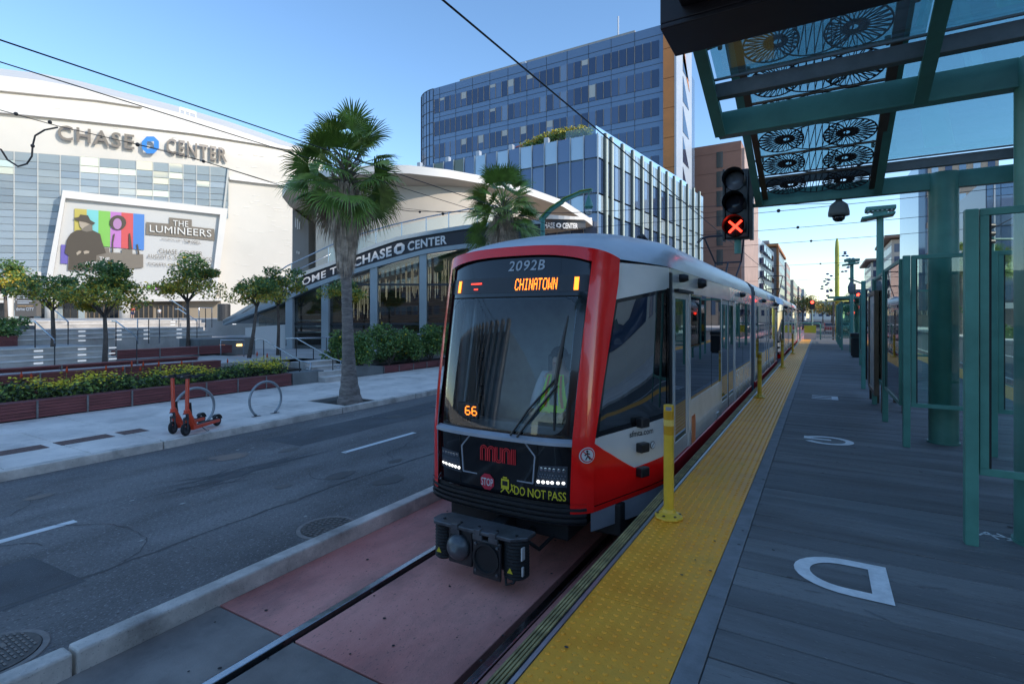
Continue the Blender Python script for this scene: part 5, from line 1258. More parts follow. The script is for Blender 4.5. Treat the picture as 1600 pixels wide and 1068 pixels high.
def small_tree(base, label, r, zc0, zc1, seed, thin=1., n=1500, lean_=(0, 0)):
    r_ = random.Random(seed); x, y, z = base
    t = thing('street_tree', label, 'tree', base, 'small street trees on the terraces')
    zc0 -= .25; zc1 -= .25; top = Vector((x + lean_[0], y + lean_[1], zc0 + .25 * (zc1 - zc0)))
    m_ = MB(); m_.tube([(x, y, z - .1), lerp(Vector((x, y, z)), top, .5) + Vector((.03, .02, 0)), top], [.085, .065, .05], 8)
    br = []
    for k in range(8):
        a = k * 2.4 + r_.uniform(-.4, .4); e = top + Vector((math.cos(a) * r * r_.uniform(.45, .8), math.sin(a) * r * r_.uniform(.45, .8), (zc1 - zc0) * r_.uniform(.1, .55)))
        m_.tube([top - Vector((0, 0, .15)), lerp(top, e, .5) + Vector((0, 0, .06)), e], [.04, .026, .012], 6); br.append(e)
    P('trunk', m_, BARK, t, smooth=True)
    m_ = MB(); zm = (zc0 + zc1) / 2; H_ = zc1 - zc0
    cl = br + [top + Vector((r_.uniform(-.5, .5) * r, r_.uniform(-.5, .5) * r, H_ * r_.uniform(.2, .7))) for _ in range(7)]
    def mixf(p, q, rr):
        g = (q.z - zc0) / H_ + rr.gauss(0, .22)
        return 0 if g > .84 else (1 if g > .62 else (2 if rr.random() < .68 else (3 if rr.random() < .4 else 1)))
    for c in cl:
        k_ = r * r_.uniform(.2, .52)
        leaves(m_, c + Vector((r_.gauss(0, .12), r_.gauss(0, .12), r_.gauss(0, .1))), (k_ * r_.uniform(.8, 1.3), k_ * r_.uniform(.8, 1.3), k_ * r_.uniform(.5, .85)), int(1.9 * n / len(cl) * thin), .105, mixf, r_, .15)
    P('crown', m_, [LEAF_D, LEAF_M, LEAF_Y, LEAF_O], t)
    return t
small_tree((-20.2, 8.05, .9), 'largest street tree, dense dark green crown in front of the big poster', 1.2, 2.35, 4.35, 1, 1, 3600)
small_tree((-22.38, 11.81, .9), 'street tree with ochre lower leaves before the right edge of the poster', 1.25, 2.95, 5.0, 2, 1, 3200)
small_tree((-22.63, 7.5, .9), 'thin yellowish street tree left of the largest tree', 1.0, 2.75, 4.05, 3, .7, 2300)
small_tree((-18.67, 12.06, .8), 'sparse leaning street tree left of the stair rails', .85, 2.95, 4.1, 4, .7, 1900, (.25, .2))
small_tree((-20.23, 14.43, .8), 'yellow green street tree in front of the white pavilion ramp', 1.15, 2.9, 4.65, 5, .9, 2600)
q = at(8, 500, 20.5); small_tree((q.x, q.y, 1.4), 'street tree cut by the left edge of the view', .95, 3.3, 4.9, 6, .8, 2300)
q = at(536, 540, 23); small_tree((q.x, q.y, .8), 'yellow leaved street tree half hidden behind the tall palm', .95, 2.85, 4.3, 8, .9, 2400)
# hedge shrubs beside the pavilion
for k, (u, d, hgt, w_, lab) in enumerate([(533, 20.4, 1.35, .75, 'leafy shrub left of the palm trunk'), (562, 20.6, 1.25, .7, 'leafy shrub just right of the palm trunk'), (608, 22.6, 1.5, .95, 'leafy shrub with yellow flowers under the glass pavilion, third from left'), (640, 23.6, 1.45, .9, 'leafy shrub under the glass pavilion, fourth from left'), (672, 24.6, 1.5, .9, 'leafy shrub nearest the tram front'), (706, 25.6, 1.5, .9, 'leafy shrub hidden mostly by the tram')]):
    q = at(u, 560, d); r_ = random.Random(40 + k); t = thing('shrub', lab, 'shrub', (q.x, q.y, .36), 'shrubs along the pavilion')
    m_ = MB()
    for j in range(6): a = j * 1.05; m_.tube([(q.x, q.y, .34), (q.x + .25 * math.cos(a), q.y + .25 * math.sin(a), .8), (q.x + .45 * math.cos(a), q.y + .45 * math.sin(a), 1.3)], [.03, .02, .01], 5)
    P('stem', m_, BARK, t)
    m_ = MB()
    for j in range(9):
        c = Vector((q.x + r_.uniform(-.5, .5) * w_, q.y + r_.uniform(-.5, .5) * w_, .5 + hgt * r_.uniform(.25, .85))); leaves(m_, c, (w_ * .5, w_ * .5, hgt * .3), 330, .12, lambda p, q_, rr: 0 if rr.random() < .55 else 1 if rr.random() < .95 else 2, r_, .2)
    P('foliage', m_, [LEAF_D, LEAF_M, mat('yellow blossom', (.6, .45, .02), .6)], t)
# flower bed (nobody could count it)
fl = MB(); r_ = random.Random(5)
FLY, FLR = mat('yellow flowers', (.85, .68, .03), .6), mat('red hot flowers', (.55, .06, .015), .6)
y = -2.5
while y < 12.1:
    hh = .22 + .16 * abs(math.sin(y * 1.7)); yel = math.sin(y * 2.3 + 1) > -.35
    for j in range(2):
        xx = -15.95 - j * .55 + r_.uniform(-.15, .15) - (.6 if y > 11.4 else 0)
        leaves(fl, (xx, y + r_.uniform(-.2, .2), .5 + hh * .5), (.3, .32, hh * .7), 130, .1, lambda p, q_, rr: 0 if rr.random() < .5 else 1, r_, .1)
        if yel:
            for k in range(48):
                c = Vector((xx + r_.gauss(0, .17), y + r_.gauss(0, .2), .5 + hh * r_.uniform(.8, 1.45))); s_ = r_.uniform(.02, .04)
                fl.add([c + Vector((s_ * math.cos(a), s_ * math.sin(a), r_.uniform(-.01, .02))) for a in (0, 1.26, 2.5, 3.77, 5.0)], [(0, 1, 2, 3, 4)], 2)
    y += .3
for k in range(26):
    yy = r_.uniform(-1, 11.5); c = Vector((-16.5 + r_.uniform(-.3, .3), yy, .55)); h = r_.uniform(.5, .75)
    fl.tube([c, c + Vector((.03, .02, h * .75))], .006, 4, 1); fl.tube([c + Vector((.03, .02, h * .75)), c + Vector((.035, .02, h * .85)), c + Vector((.04, .02, h))], [.012, .03, .006], 5, 3)
P('flower_bed', fl, [mat('grey green foliage', (.05, .085, .04), .6, 0, .3, 8), LEAF_M, FLY, FLR], kind='stuff')
up = MB()
for k in range(40): leaves(up, (-25.9 + r_.uniform(-.2, .2), 4.7 + k * .08, 2.25), (.25, .2, .22), 40, .12, lambda p, q_, rr: 0 if rr.random() < .5 else 1, r_, .1)
for k in range(40): leaves(up, (-25.0 + r_.uniform(-.25, .25), 3.4 + k * .1, 1.95), (.3, .2, .3), 50, .14, lambda p, q_, rr: 0 if rr.random() < .5 else 1, r_, .1)
P('terrace_planting', up, [LEAF_D, LEAF_M], kind='stuff')

# ---- fan palms
PALM = mat('palm frond green', (.15, .25, .045), .45, 0, .35, 3); PALM2 = mat('palm frond yellow green', (.27, .34, .075), .45, 0, .3, 3); DEAD = mat('dead frond', (.48, .37, .28), .85, 0, .4, 5); PTR = mat('palm trunk', (.24, .2, .175), .9, 0, .35, 5, .9, 22, stretch=(1, 1, 3.5), grime=(4, .5, .7, .6))
def fan_frond(mb, o, az, el, pet, fan, r_, mi, droop=.5):
    d = Vector((math.cos(az) * math.cos(el), math.sin(az) * math.cos(el), math.sin(el)))
    side = Vector((-math.sin(az), math.cos(az), 0)); nrm = d.cross(side) * -1
    tip = o + d * pet + Vector((0, 0, -.06 * pet))
    mb.tube([o, lerp(o, tip, .5) + Vector((0, 0, .04)), tip], [.022, .016, .012], 5, mi)
    twist = r_.uniform(-.5, .5); nb = 30
    side = (Matrix.Rotation(r_.uniform(-.95, .95), 3, d) @ side).normalized(); nrm = (side.cross(d)).normalized()
    if nrm.z < 0: nrm = -nrm
    bend = r_.uniform(.2, .65) * (1 if el > .1 else .45); ax = d.cross(Vector((0, 0, -1)))
    if ax.length > 1e-3: d = (Matrix.Rotation(bend, 3, ax.normalized()) @ d).normalized()
    side = (side - d * side.dot(d)).normalized(); nrm = side.cross(d); nrm = nrm if nrm.z > 0 else -nrm
    for k in range(nb):
        a = lerp(-1.75, 1.75, (k + .5) / nb) + r_.uniform(-.03, .03)
        L = fan * (.62 + .38 * math.cos(a * .62)) * r_.uniform(.86, 1.06)
        b = (d * math.cos(a) + side * math.sin(a)).normalized(); fold = .22 * abs(math.sin(a))
        b = (b + nrm * fold * (1 if twist > 0 else .4)).normalized(); w_ = (side * math.cos(a) - d * math.sin(a)); h = .016 * fan + .012
        p1 = tip + b * L * .45; p2 = tip + b * L * .78 + Vector((0, 0, -droop * .05 * L)); p3 = tip + b * L + Vector((0, 0, -droop * r_.uniform(.12, .4) * L))
        mb.add([tip, p1 - w_ * h, p1 + nrm * .012, p1 + w_ * h, p2 - w_ * h * .6, p2 + w_ * h * .6, p3], [(0, 1, 2), (0, 2, 3), (1, 4, 2), (2, 5, 3), (2, 4, 5), (4, 6, 5)], mi)
def fan_palm(base, label, ztop, crown_r, skirt, seed, n=48, base_r=.36, tr=.135):
    r_ = random.Random(seed); x, y, z = base; t = thing('fan_palm', label, 'palm tree', base, 'fan palms along the sidewalk')
    zc = ztop - crown_r * 1.15; H_ = zc - z; m_ = MB(); pts = []; rr = []
    n_ = 46
    for k in range(n_ + 1):
        s_ = k / n_; pts.append((x - .07 * math.sin(s_ * 2), y - .09 * math.sin(s_ * 1.6), z - .05 + H_ * s_)); rr.append((tr + (base_r - tr) * math.exp(-s_ * 9)) * (1 + (.035 if k % 2 else -.03)))
    m_.tube(pts, rr, 16); P('trunk', m_, PTR, t)
    c = Vector(pts[-1]); m_ = MB()
    for k in range(n):
        az = k * 2.39996 + r_.uniform(-.2, .2); s_ = k / n; el = lerp(1.3, -.5, s_ ** .85) + r_.uniform(-.22, .22)
        o = c + Vector((0, 0, lerp(.35, -.45, s_))); fan_frond(m_, o, az, el, crown_r * lerp(.45, .72, r_.random()), crown_r * r_.uniform(.46, .58), r_, 0 if r_.random() < .72 else 1, lerp(.3, 1.3, s_))
    P('crown', m_, [PALM, PALM2], t)
    m_ = MB()
    for k in range(int(1300 * (skirt > 0))):
        a = r_.uniform(0, 6.283); s_ = r_.random(); zz = c.z - .25 - s_ * skirt * .62; rad = lerp(.46, .26, s_ ** .8) * r_.uniform(.55, 1.1); L = skirt * r_.uniform(.28, .5)
        q = Vector((c.x + rad * math.cos(a), c.y + rad * math.sin(a), zz)); tn = Vector((-math.sin(a), math.cos(a), 0)); rad2 = lerp(rad * 1.15, .2, s_)
        e = Vector((c.x + rad2 * math.cos(a), c.y + rad2 * math.sin(a), zz - L)) + tn * r_.uniform(-.12, .12); w_ = r_.uniform(.008, .03)
        m_.add([q - tn * w_, q + tn * w_, lerp(q, e, .6) + tn * w_ * .8, e, lerp(q, e, .6) - tn * w_ * .8], [(0, 1, 2, 4), (4, 2, 3)])
    for k in range(11):
        a = r_.uniform(0, 6.283); fan_frond(m_, c + Vector((0, 0, -.35)), a, -1.0 + r_.uniform(-.2, .25), .55, .75, r_, 0, 1.8)
    P('dead_skirt', m_, DEAD, t)
    m_ = MB()
    for k in range(70):
        a = r_.uniform(0, 6.283); zz = c.z + r_.uniform(-.6, .3); q = Vector((c.x + .12 * math.cos(a), c.y + .12 * math.sin(a), zz)); m_.tube([q, q + Vector((.28 * math.cos(a), .28 * math.sin(a), r_.uniform(.1, .3)))], [.03, .014], 4)
    P('leaf_bases', m_, mat('pale leaf bases', (.2, .16, .12), .8), t)
    return t
fan_palm((-10.96, 10.01, .13), 'tall fan palm with shaggy dead skirt in the near sidewalk pit', 8.05, 1.5, 2.5, 11)
q = onx(790, 500, -11.2); fan_palm((q.x, q.y, .13), 'second fan palm behind the tram, beside the curved street lamp', 8.75, 1.6, 1.6, 12, 48)

# ---- bike racks
def rack(x, y, label):
    t = thing('bike_rack', label, 'bike rack', (x, y, .15), 'round steel bike racks')
    m_ = MB(); pts = []
    for k in range(33):
        a = lerp(-math.pi / 2 + .62, 1.5 * math.pi - .62, k / 32); pts.append((x, y + .41 * math.cos(a), .15 + .36 + .42 * math.sin(a)))
    m_.tube(pts, .028, 10); P('ring', m_, mat('galvanised tube', (.3, .33, .35), .42, .5, .1, 12), t, smooth=True)
    for p in (pts[0], pts[-1]):
        m_ = MB(); m_.box((p[0] - .04, p[1] - .1, .15), (p[0] + .04, p[1] + .1, .158)); P('foot_plate', m_, L_POST, t)
    return t
ra = rack(-11.27, 7.72, 'round steel bike rack standing free between the scooters and the palm')
copy_tree(ra, loc=(-11.55, 6.25, .15), label='round steel bike rack behind the two orange scooters')
# ---- scooters
S_OR = mat('scooter orange red', (.66, .06, .02), .35, 0, .05, 4, coat=.3)
def scooter(label):
    t = thing('kick_scooter', label, 'scooter', (0, 0, 0), 'orange kick scooters')
    for yk, nm in ((-.47, 'wheel'), (.47, 'wheel')):
        m_ = MB(); pts = [(0, yk + .095 * math.cos(6.2832 * k / 20), .125 + .095 * math.sin(6.2832 * k / 20)) for k in range(20)]; m_.tube(pts, .03, 8, closed=True); wv = P(nm, m_, RUBBER, t, smooth=True)
        m_ = MB(); m_.lathe((-.02, yk, .11), [(.065, 0), (.065, .04)], 16, axis=(1, 0, 0)); P('hub', m_, L_POST, wv)
    m_ = MB(); m_.prism([(-.085, -.36, .085), (-.085, .46, .09), (-.085, .46, .15), (-.085, -.30, .16), (-.085, -.36, .2)], (.17, 0, 0)); P('deck', m_, S_OR, t, bevel=.012)
    m_ = MB(); m_.box((-.065, -.26, .161), (.065, .3, .167)); P('grip_mat', m_, RUBBER, t)
    m_ = MB(); m_.tube([(0, -.28, .15), (0, -.37, .36), (0, -.40, .5)], [.09, .075, .052], 10); m_.bar((0, -.31, .18), (0, -.42, .45), .1, .07); P('neck', m_, S_OR, t, bevel=.01)
    m_ = MB(); m_.cyl((0, -.40, .42), (0, -.30, 1.12), .036, 12); P('stem', m_, S_OR, t, smooth=True, auto=40)
    m_ = MB(); m_.box((-.03, -.325, .3), (.03, -.285, .62)); P('battery', m_, BLACK, t, bevel=.01)
    m_ = MB(); m_.cyl((-.045, -.47, .11), (-.04, -.43, .4), .016, 8); m_.cyl((.045, -.47, .11), (.04, -.43, .4), .016, 8); m_.box((-.05, -.46, .3), (.05, -.40, .42)); P('fork', m_, L_POST, t, bevel=.006)
    m_ = MB(); m_.lathe((0, -.48, .38), [(.035, 0), (.03, .03), (.0, .035)], 12, axis=(0, -1, .1)); P('headlight', m_, mat('clear lamp', (.7, .72, .74), .1), t)
    m_ = MB(); m_.tube([(-.27, -.2, 1.13), (-.1, -.29, 1.13), (.1, -.29, 1.13), (.27, -.2, 1.13)], .016, 8); m_.box((-.05, -.34, 1.09), (.05, -.26, 1.16)); hb = P('handlebar', m_, BLACK, t, smooth=False)
    for s_ in (-1, 1):
        m_ = MB(); m_.cyl((s_ * .19, -.245, 1.13), (s_ * .29, -.19, 1.13), .022, 10); P('grip', m_, RUBBER, hb)
    m_ = MB(); m_.tube([(.1, -.31, 1.12), (.18, -.36, 1.1), (.24, -.3, 1.11)], .008, 6); P('brake_lever', m_, L_POST, hb)
    m_ = MB(); pts = [(0, .47 + .135 * math.cos(a), .11 + .135 * math.sin(a)) for a in [.2 + k * .25 for k in range(10)]]
    for p, q in zip(pts, pts[1:]): m_.bar(p, q, .075, .008, (0, math.cos(1), 1))
    P('mudguard', m_, BLACK, t)
    m_ = MB(); m_.tube([(.06, -.1, .1), (.13, -.05, .0), (.16, -.02, .002)], .009, 6); P('kickstand', m_, L_POST, t); return t
s0 = scooter('orange scooter in front of the pair, front wheel turned to the camera')
fw, rw = onz(302, 677, .15), onz(330, 668, .15)
dv_ = (rw - fw); s0.location = ((fw.x + rw.x) / 2, (fw.y + rw.y) / 2, .15); s0.rotation_euler = (0, R(-5), math.atan2(dv_.y, dv_.x) - math.pi / 2 )
s1 = copy_tree(s0, label='orange scooter behind the other one, leaning against the round bike rack'); s1.location = (s0.location.x - .42, s0.location.y - .05, .15); s1.rotation_euler = (0, R(-7), s0.rotation_euler[2] + .08)
# ---- curved street lamp
lp = onx(848, 500, -10.9); zl = 7.9
t = thing('street_lamp', 'teal street lamp with a curved lime topped arm and hanging lantern above the tram roof', 'street lamp', (lp.x, lp.y, .15))
m_ = MB(); m_.tube([(lp.x, lp.y, .15), (lp.x, lp.y, 1), (lp.x, lp.y, 6.95)], [.17, .12, .1], 14); P('pole', m_, TEAL, t, smooth=True)
tip = ony(920, 290, lp.y); m_ = MB(); A = [Vector((lp.x - .12, lp.y, 6.85)), Vector((lp.x + .35, lp.y, 7.25)), Vector((lp.x + 1.0, lp.y, 7.6)), Vector((lp.x + 1.8, lp.y, 7.85)), Vector((tip.x + .15, lp.y, 7.9))]
for a, b, h in zip(A, A[1:], (.24, .2, .14, .08)): m_.bar(a, b, .1, h)
P('arm', m_, TEAL, t)
m_ = MB()
for a, b in zip(A, A[1:]): m_.bar(a + Vector((0, 0, .1)), b + Vector((0, 0, .07)), .22, .025)
P('lime_cap', m_, mat('lime trim', (.3, .42, .03), .5), t)
m_ = MB(); c = (tip.x, lp.y, 7.1); m_.lathe(c, [(.1, 0), (.2, .12), (.15, .3), (.1, .42), (.06, .55), (.03, .6), (.03, .75)], 16); P('lantern', m_, TEAL, t)
m_ = MB(); m_.lathe((tip.x, lp.y, 6.86), [(.06, 0), (.13, .08), (.14, .24)], 14); P('lamp_glass', m_, mat('frosted lamp glass', (.55, .57, .58), .2), t, smooth=True)
# ---- pedestrians far across the plaza
def walker(u, v, d, h, label, top, leg_, face, stride, legskin=False):
    q = at(u, v, d); J = standing(q.x, q.y, 2.24, face, h, stride); t = thing('person', label, 'person', (q.x, q.y, 2.24))
    build_person(t, J, HAIRD, [('shirt', TORSO + ARMS_U, 1.14, top), ('trousers', LEGS if not legskin else [('pel', 'hil'), ('hil', 'knl'), ('pel', 'hir'), ('hir', 'knr')], 1.15, leg_)])
    head_parts(J['headb'] + Vector((0, 0, .03)), (math.cos(face), math.sin(face), 0), t, HAIRD)
walker(207, 497, 74, 1.75, 'person in a red top and dark shorts walking on the plaza, left of the doors', mat('red cloth', (.55, .06, .07), .8), mat('navy cloth', (.03, .04, .1), .8), -.4, .16, True)
walker(249, 497, 90, 1.7, 'person in a white shirt with red hair band walking before the doors', mat('white cloth', (.7, .7, .68), .8), mat('grey cloth', (.1, .1, .1), .8), -.9, .12)
# ================================================================== arena
A_WHT = mat('arena white panels', (.66, .62, .56), .55, 0, .05, .08, .1, 3)
A_WHT2 = mat('arena white frame', (.7, .67, .63), .5, 0, .04, .2)
A_GREY = mat('grey letter metal', (.23, .2, .175), .4, .3)
A_SEAM = mat('panel seam', (.42, .39, .34), .7)
A_GL = [mat('arena glass %d' % k, c, .06, .35, spec=.9) for k, c in enumerate([(.4, .48, .53), (.46, .54, .57), (.35, .43, .49)])]
A_GLW = mat('arena glass cloud reflection', (.52, .6, .64), .1, .3, spec=.8)  # white cloud reflection put into the glass colour
A_MULL = mat('pale mullion', (.5, .5, .47), .5)
D_BRONZE = mat('bronze door frame', (.2, .15, .1), .5, .3); D_GLASS = mat('dark entrance glass', (.03, .035, .04), .06, .1, spec=.9)
FD = Vector((math.sin(R(25)), math.cos(R(25)), 0)); FN = Vector((FD.y, -FD.x, 0)); FP = at(200, 495, 95)
def fa_lean(z):
    if z < 34: return .155 * (z - 2.2)
    return .155 * 31.8 - .10 * (z - 34) ** 1.5
def facade(t, z, off=0.): return FP + FD * t + FN * (fa_lean(z) + off - .0022 * t * t * (1 if t > 0 else .4)) + Vector((0, 0, z - FP.z))
def fpt(u, v, off=0.):
    """facade point seen from the street at photo pixel (u, v)"""
    z = EYE + (495 - v) / 820 * 95; t = 0
    ry = (u - 800) / 820; D = Vector((ry * CP - SP, ry * SP + CP, 0))
    for _ in range(12):
        o = FP + FN * (fa_lean(z) + off - .0022 * t * t * (1 if t > 0 else .4)); det = FD.x * -D.y + D.x * FD.y
        bx, by = -o.x, -o.y
        tt = (bx * -D.y + D.x * by) / det; k = (FD.x * by - FD.y * bx) / det
        t = tt; z = EYE + (495 - v) / 820 * k
    return facade(t, z, off)
def vtop(u):
    P_ = [(-140, 92), (0, 118), (60, 125), (120, 136), (200, 156), (280, 176), (360, 200), (430, 224), (480, 242), (520, 262)]
    for (a, b), (c, d) in zip(P_, P_[1:]):
        if u <= c: return lerp(b, d, (u - a) / (c - a))
    return P_[-1][1]
ar = thing('arena', 'big white curved arena with grey rooftop letters and a tilted glass front', 'arena', (FP.x, FP.y, 2.2))
m_ = MB(); m_.grid(lambda a, b: fpt(lerp(-140, 505, a), lerp(497, vtop(lerp(-140, 505, a)), b)), 60, 26)
# roof closes back behind the rim
m_.grid(lambda a, b: lerp(fpt(lerp(-140, 505, a), vtop(lerp(-140, 505, a))), fpt(lerp(-140, 505, a), vtop(lerp(-140, 505, a)), -70) + Vector((0, 0, 2.)), b), 60, 1)
m_.grid(lambda a, b: lerp(fpt(505, lerp(497, vtop(505), b)), fpt(505, lerp(497, vtop(505), b)) - FN * 40 + FD * 6, a), 4, 8)
P('shell', m_, A_WHT, ar, smooth=True, auto=30)
# long shadow-gap ledges sweeping across the shell
for pts, th in (([(-140, 124), (0, 140), (80, 148), (150, 155), (222, 166)], .5), ([(-140, 160), (0, 174), (100, 184), (200, 195), (300, 207), (400, 223), (470, 236)], .55), ([(358, 279), (400, 284), (470, 292), (500, 296)], .5)):
    m_ = MB()
    for (a, b) in zip(pts, pts[1:]):
        for k in range(3):
            p = (lerp(a[0], b[0], k / 3), lerp(a[1], b[1], k / 3)); q = (lerp(a[0], b[0], (k + 1) / 3), lerp(a[1], b[1], (k + 1) / 3))
            m_.bar(fpt(p[0], p[1], .3), fpt(q[0], q[1], .3), .9, th)
    P('ledge', m_, A_WHT2, ar)
m_ = MB(); r_ = random.Random(3)
for k in range(95):
    if k < 35: u, v = r_.uniform(362, 470), r_.uniform(300, 480)
    elif k < 65: u, v = r_.uniform(-40, 480), 0
    else: u, v = r_.uniform(365, 450), r_.uniform(230, 480)
    if v == 0: v = vtop(u) + r_.uniform(14, 100)
    if v > 228 + .0756 * u and u < 360: continue
    L = r_.uniform(5, 12); m_.bar(fpt(u, v, -.02), fpt(u + L, v + .05 * L, -.02), .16, .09)
P('panel_lip', m_, A_WHT2, ar, kind='stuff')
# rooftop plant seen as a small white scaffold
m_ = MB()
for u in (281, 289, 296, 306): m_.bar(fpt(u, vtop(u) + 1, -2), fpt(u, vtop(u) - 8, -2), .18, .18)
for a, b in ((281, 289), (289, 306)): m_.bar(fpt(a, vtop(a) - 7, -2), fpt(b, vtop(b) - 7, -2), .2, .6)
P('roof_scaffold', m_, A_WHT2, ar)
# glass front: panes in mullions
cols = [-120, -75, -30, 22, 59, 94, 125, 155, 186, 213, 239, 264, 286, 307, 328, 357]
def gtop(u): return 235 + .0756 * u
def row_v(u, k): return gtop(u) + (0 if k == 0 else 14 + (k - 1) * 11.2 * (1 - .00045 * u))
gf = P('glazing_back', MB().grid(lambda a, b: fpt(lerp(-120, 357, a), lerp(gtop(lerp(-120, 357, a)), 440 if lerp(-120, 357, a) < 95 else 322, b), .12), 30, 10), A_SEAM, ar)
for i in range(len(cols) - 1):
    a, b = cols[i], cols[i + 1]; kmax = 18 if b < 96 else 8
    for k in range(kmax):
        v0, v1 = row_v((a + b) / 2, k), row_v((a + b) / 2, k + 1)
        if v1 > 440: break
        mm = A_GL[1] if k == 0 else A_GLW if (113 <= a <= 200 and r_.random() < .8) else A_GL[0] if r_.random() < .7 else r_.choice(A_GL)  # middle columns get the painted cloud reflection
        f = lambda u, v, o: fpt(u, v, o)
        q = [f(a + .5, row_v(a, k + 1) - .35, .3), f(b - .5, row_v(b, k + 1) - .35, .3), f(b - .5, row_v(b, k) + .35, .3), f(a + .5, row_v(a, k) + .35, .3)]
        j = r_.uniform(-.04, .04); q = [p + FN * (j * (1 if n_ < 2 else -1)) for n_, p in enumerate(q)]
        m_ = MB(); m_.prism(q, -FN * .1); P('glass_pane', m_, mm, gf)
m_ = MB()
for u in cols: m_.bar(fpt(u, gtop(u), .36), fpt(u, 440 if u < 96 else 322, .36), .14, .1, FN)
P('mullion', m_, A_MULL, gf)
m_ = MB(); m_.bar(fpt(357, gtop(357), .5), fpt(350, 325, .5), .3, .5, FN); P('end_mullion', m_, A_MULL, gf)
# rooftop lettering
def arc_text(par, name, s, u0, u1, v0f, hpx, m, bold=.016, off=.55, th=.3):
    vs, fs, w_ = text_mesh(s, 1., bold, 1.12, .5); H_ = max(v[1] for v in vs); m_ = MB()
    m_.add([fpt(u0 + (u1 - u0) * v[0] / w_, v0f(u0 + (u1 - u0) * v[0] / w_) - v[1] / H_ * hpx(u0 + (u1 - u0) * v[0] / w_), off + v[2] * th) for v in vs], fs); return P(name, m_, m, par)
base = lambda u: 217 + (u - 90) * .135
arc_text(ar, 'roof_lettering', 'CHASE', 90, 210, lambda u: base(u), lambda u: 22.5, A_GREY)
arc_text(ar, 'roof_lettering', 'CENTER', 260, 355, lambda u: base(u) - (1 if u < 300 else 0), lambda u: 24 - (u - 260) * .03, A_GREY)
def octa(mb, cx, cy, r_, fn, mi=0, gap=.09):
    """eight-sided ring made of four mitred bars round a square hole"""
    o = [(math.cos(R(22.5 + 45 * k)), math.sin(R(22.5 + 45 * k))) for k in range(8)]; s_ = .36
    sq = [(s_, s_), (-s_, s_), (-s_, -s_), (s_, -s_)]
    segs = [[o[1], o[2], (-s_ - .02, o[2][1] * .0 + s_), (s_, s_), (o[0][0] * .98, s_)][:0] for _ in ()]
    for k in range(4):
        a = k * math.pi / 2; rot = lambda p: (p[0] * math.cos(a) - p[1] * math.sin(a), p[0] * math.sin(a) + p[1] * math.cos(a))
        poly = [(-.4, .92), (.38, .92), (.9, .42), (.9, s_ + gap * .0 + .02), (-.4, s_ + .02)]
        mb.add([fn(cx + rot(p)[0] * r_, cy + rot(p)[1] * r_) for p in poly], [(0, 1, 2, 3, 4)], mi)
m_ = MB(); octa(m_, 235, 226.5, 14.5, lambda x, y: fpt(x, 453 - y, .95)); P('roof_emblem', m_, mat('blue emblem', (.03, .22, .62), .4), ar)
# big leaning poster with white frame
def quad(c, a, b): return lerp(lerp(Vector(c[0] + (0,)), Vector(c[1] + (0,)), a), lerp(Vector(c[3] + (0,)), Vector(c[2] + (0,)), a), b)
OUT = [(98, 297), (356, 326), (337, 468), (66, 468)]; INN = [(102, 309), (344, 335), (330, 454), (79, 452)]
def band(i, j, o0, o1, name):
    m_ = MB(); A, B, C_, D_ = OUT[i], OUT[j], INN[j], INN[i]
    front = [fpt(*A, o1), fpt(*B, o1), fpt(*C_, o1), fpt(*D_, o1)]; m_.prism(front, -FN * (o1 - o0)); P(name, m_, A_WHT2, ar)
for i, j in ((0, 1), (1, 2), (2, 3), (3, 0)): band(i, j, .2, 2.6, 'poster_frame')
pp = lambda x, y, o=1.9: fpt(70 + x / 5.333, 290 + y / 5.333, o)
m_ = MB(); m_.grid(lambda a, b: fpt(*quad(INN, a, b).xy, 1.7), 6, 4); po = P('poster', m_, mat('poster grey white', (.56, .55, .53), .6), ar)
edge = lambda x: 190 + (x - 247) * .086
xs_ = [247, 350, 447, 547, 638, 737, 830]; cl_ = [(.5, .42, .1), (.2, .55, .55), (.22, .5, .1), (.5, .2, .5), (.62, .1, .1), (.08, .22, .55)]
SM = [mat('poster stripe %d' % k, c, .6) for k, c in enumerate(cl_)] + [mat('poster violet', (.15, .12, .4), .6)]
for k in range(6): m_ = MB(); m_.face([pp(xs_[k], edge(xs_[k])), pp(xs_[k + 1], edge(xs_[k + 1])), pp(xs_[k + 1] - 3, edge(xs_[k + 1]) + 292 + k), pp(xs_[k] - 2, edge(xs_[k]) + 300 - k)]); P('poster_stripe', m_, SM[k], po)
for f_, k in (([pp(135, 490), pp(250, 500), pp(250, 655), pp(130, 648)], 6), ([pp(850, 828), pp(920, 832), pp(918, 866), pp(848, 862)], 2), ([pp(920, 832), pp(985, 836), pp(983, 870), pp(918, 866)], 3)):
    m_ = MB(); m_.face(f_); P('poster_stripe', m_, SM[k], po)
PB = mat('poster brown', (.085, .068, .05), .6); PB2 = mat('poster taupe', (.2, .17, .135), .6); PF = mat('poster face', (.4, .33, .25), .6)
m_ = MB(); o_ = 2.0
m_.face([pp(190, 705, o_), pp(510, 708, o_), pp(820, 682, o_), pp(820, 572, o_), pp(730, 568, o_), pp(728, 530, o_), pp(640, 528, o_), pp(640, 560, o_), pp(538, 556, o_), pp(538, 518, o_), pp(200, 510, o_)], 1)
o_ = 2.06
m_.face([pp(x, y, o_) for x, y in ((215, 400), (262, 372), (330, 366), (400, 372), (462, 402), (478, 470), (510, 560), (430, 580), (425, 700), (195, 700), (205, 590), (165, 560), (185, 450))], 0)
o_ = 2.1
m_.face([pp(x, y, o_) for x, y in ((285, 300), (300, 275), (372, 285), (385, 330), (370, 372), (325, 375), (292, 340))], 2); m_.face([pp(330, 345, o_ + .02), pp(395, 310, o_ + .02), pp(398, 375, o_ + .02), pp(350, 385, o_ + .02), pp(300, 372, o_ + .02)], 1)
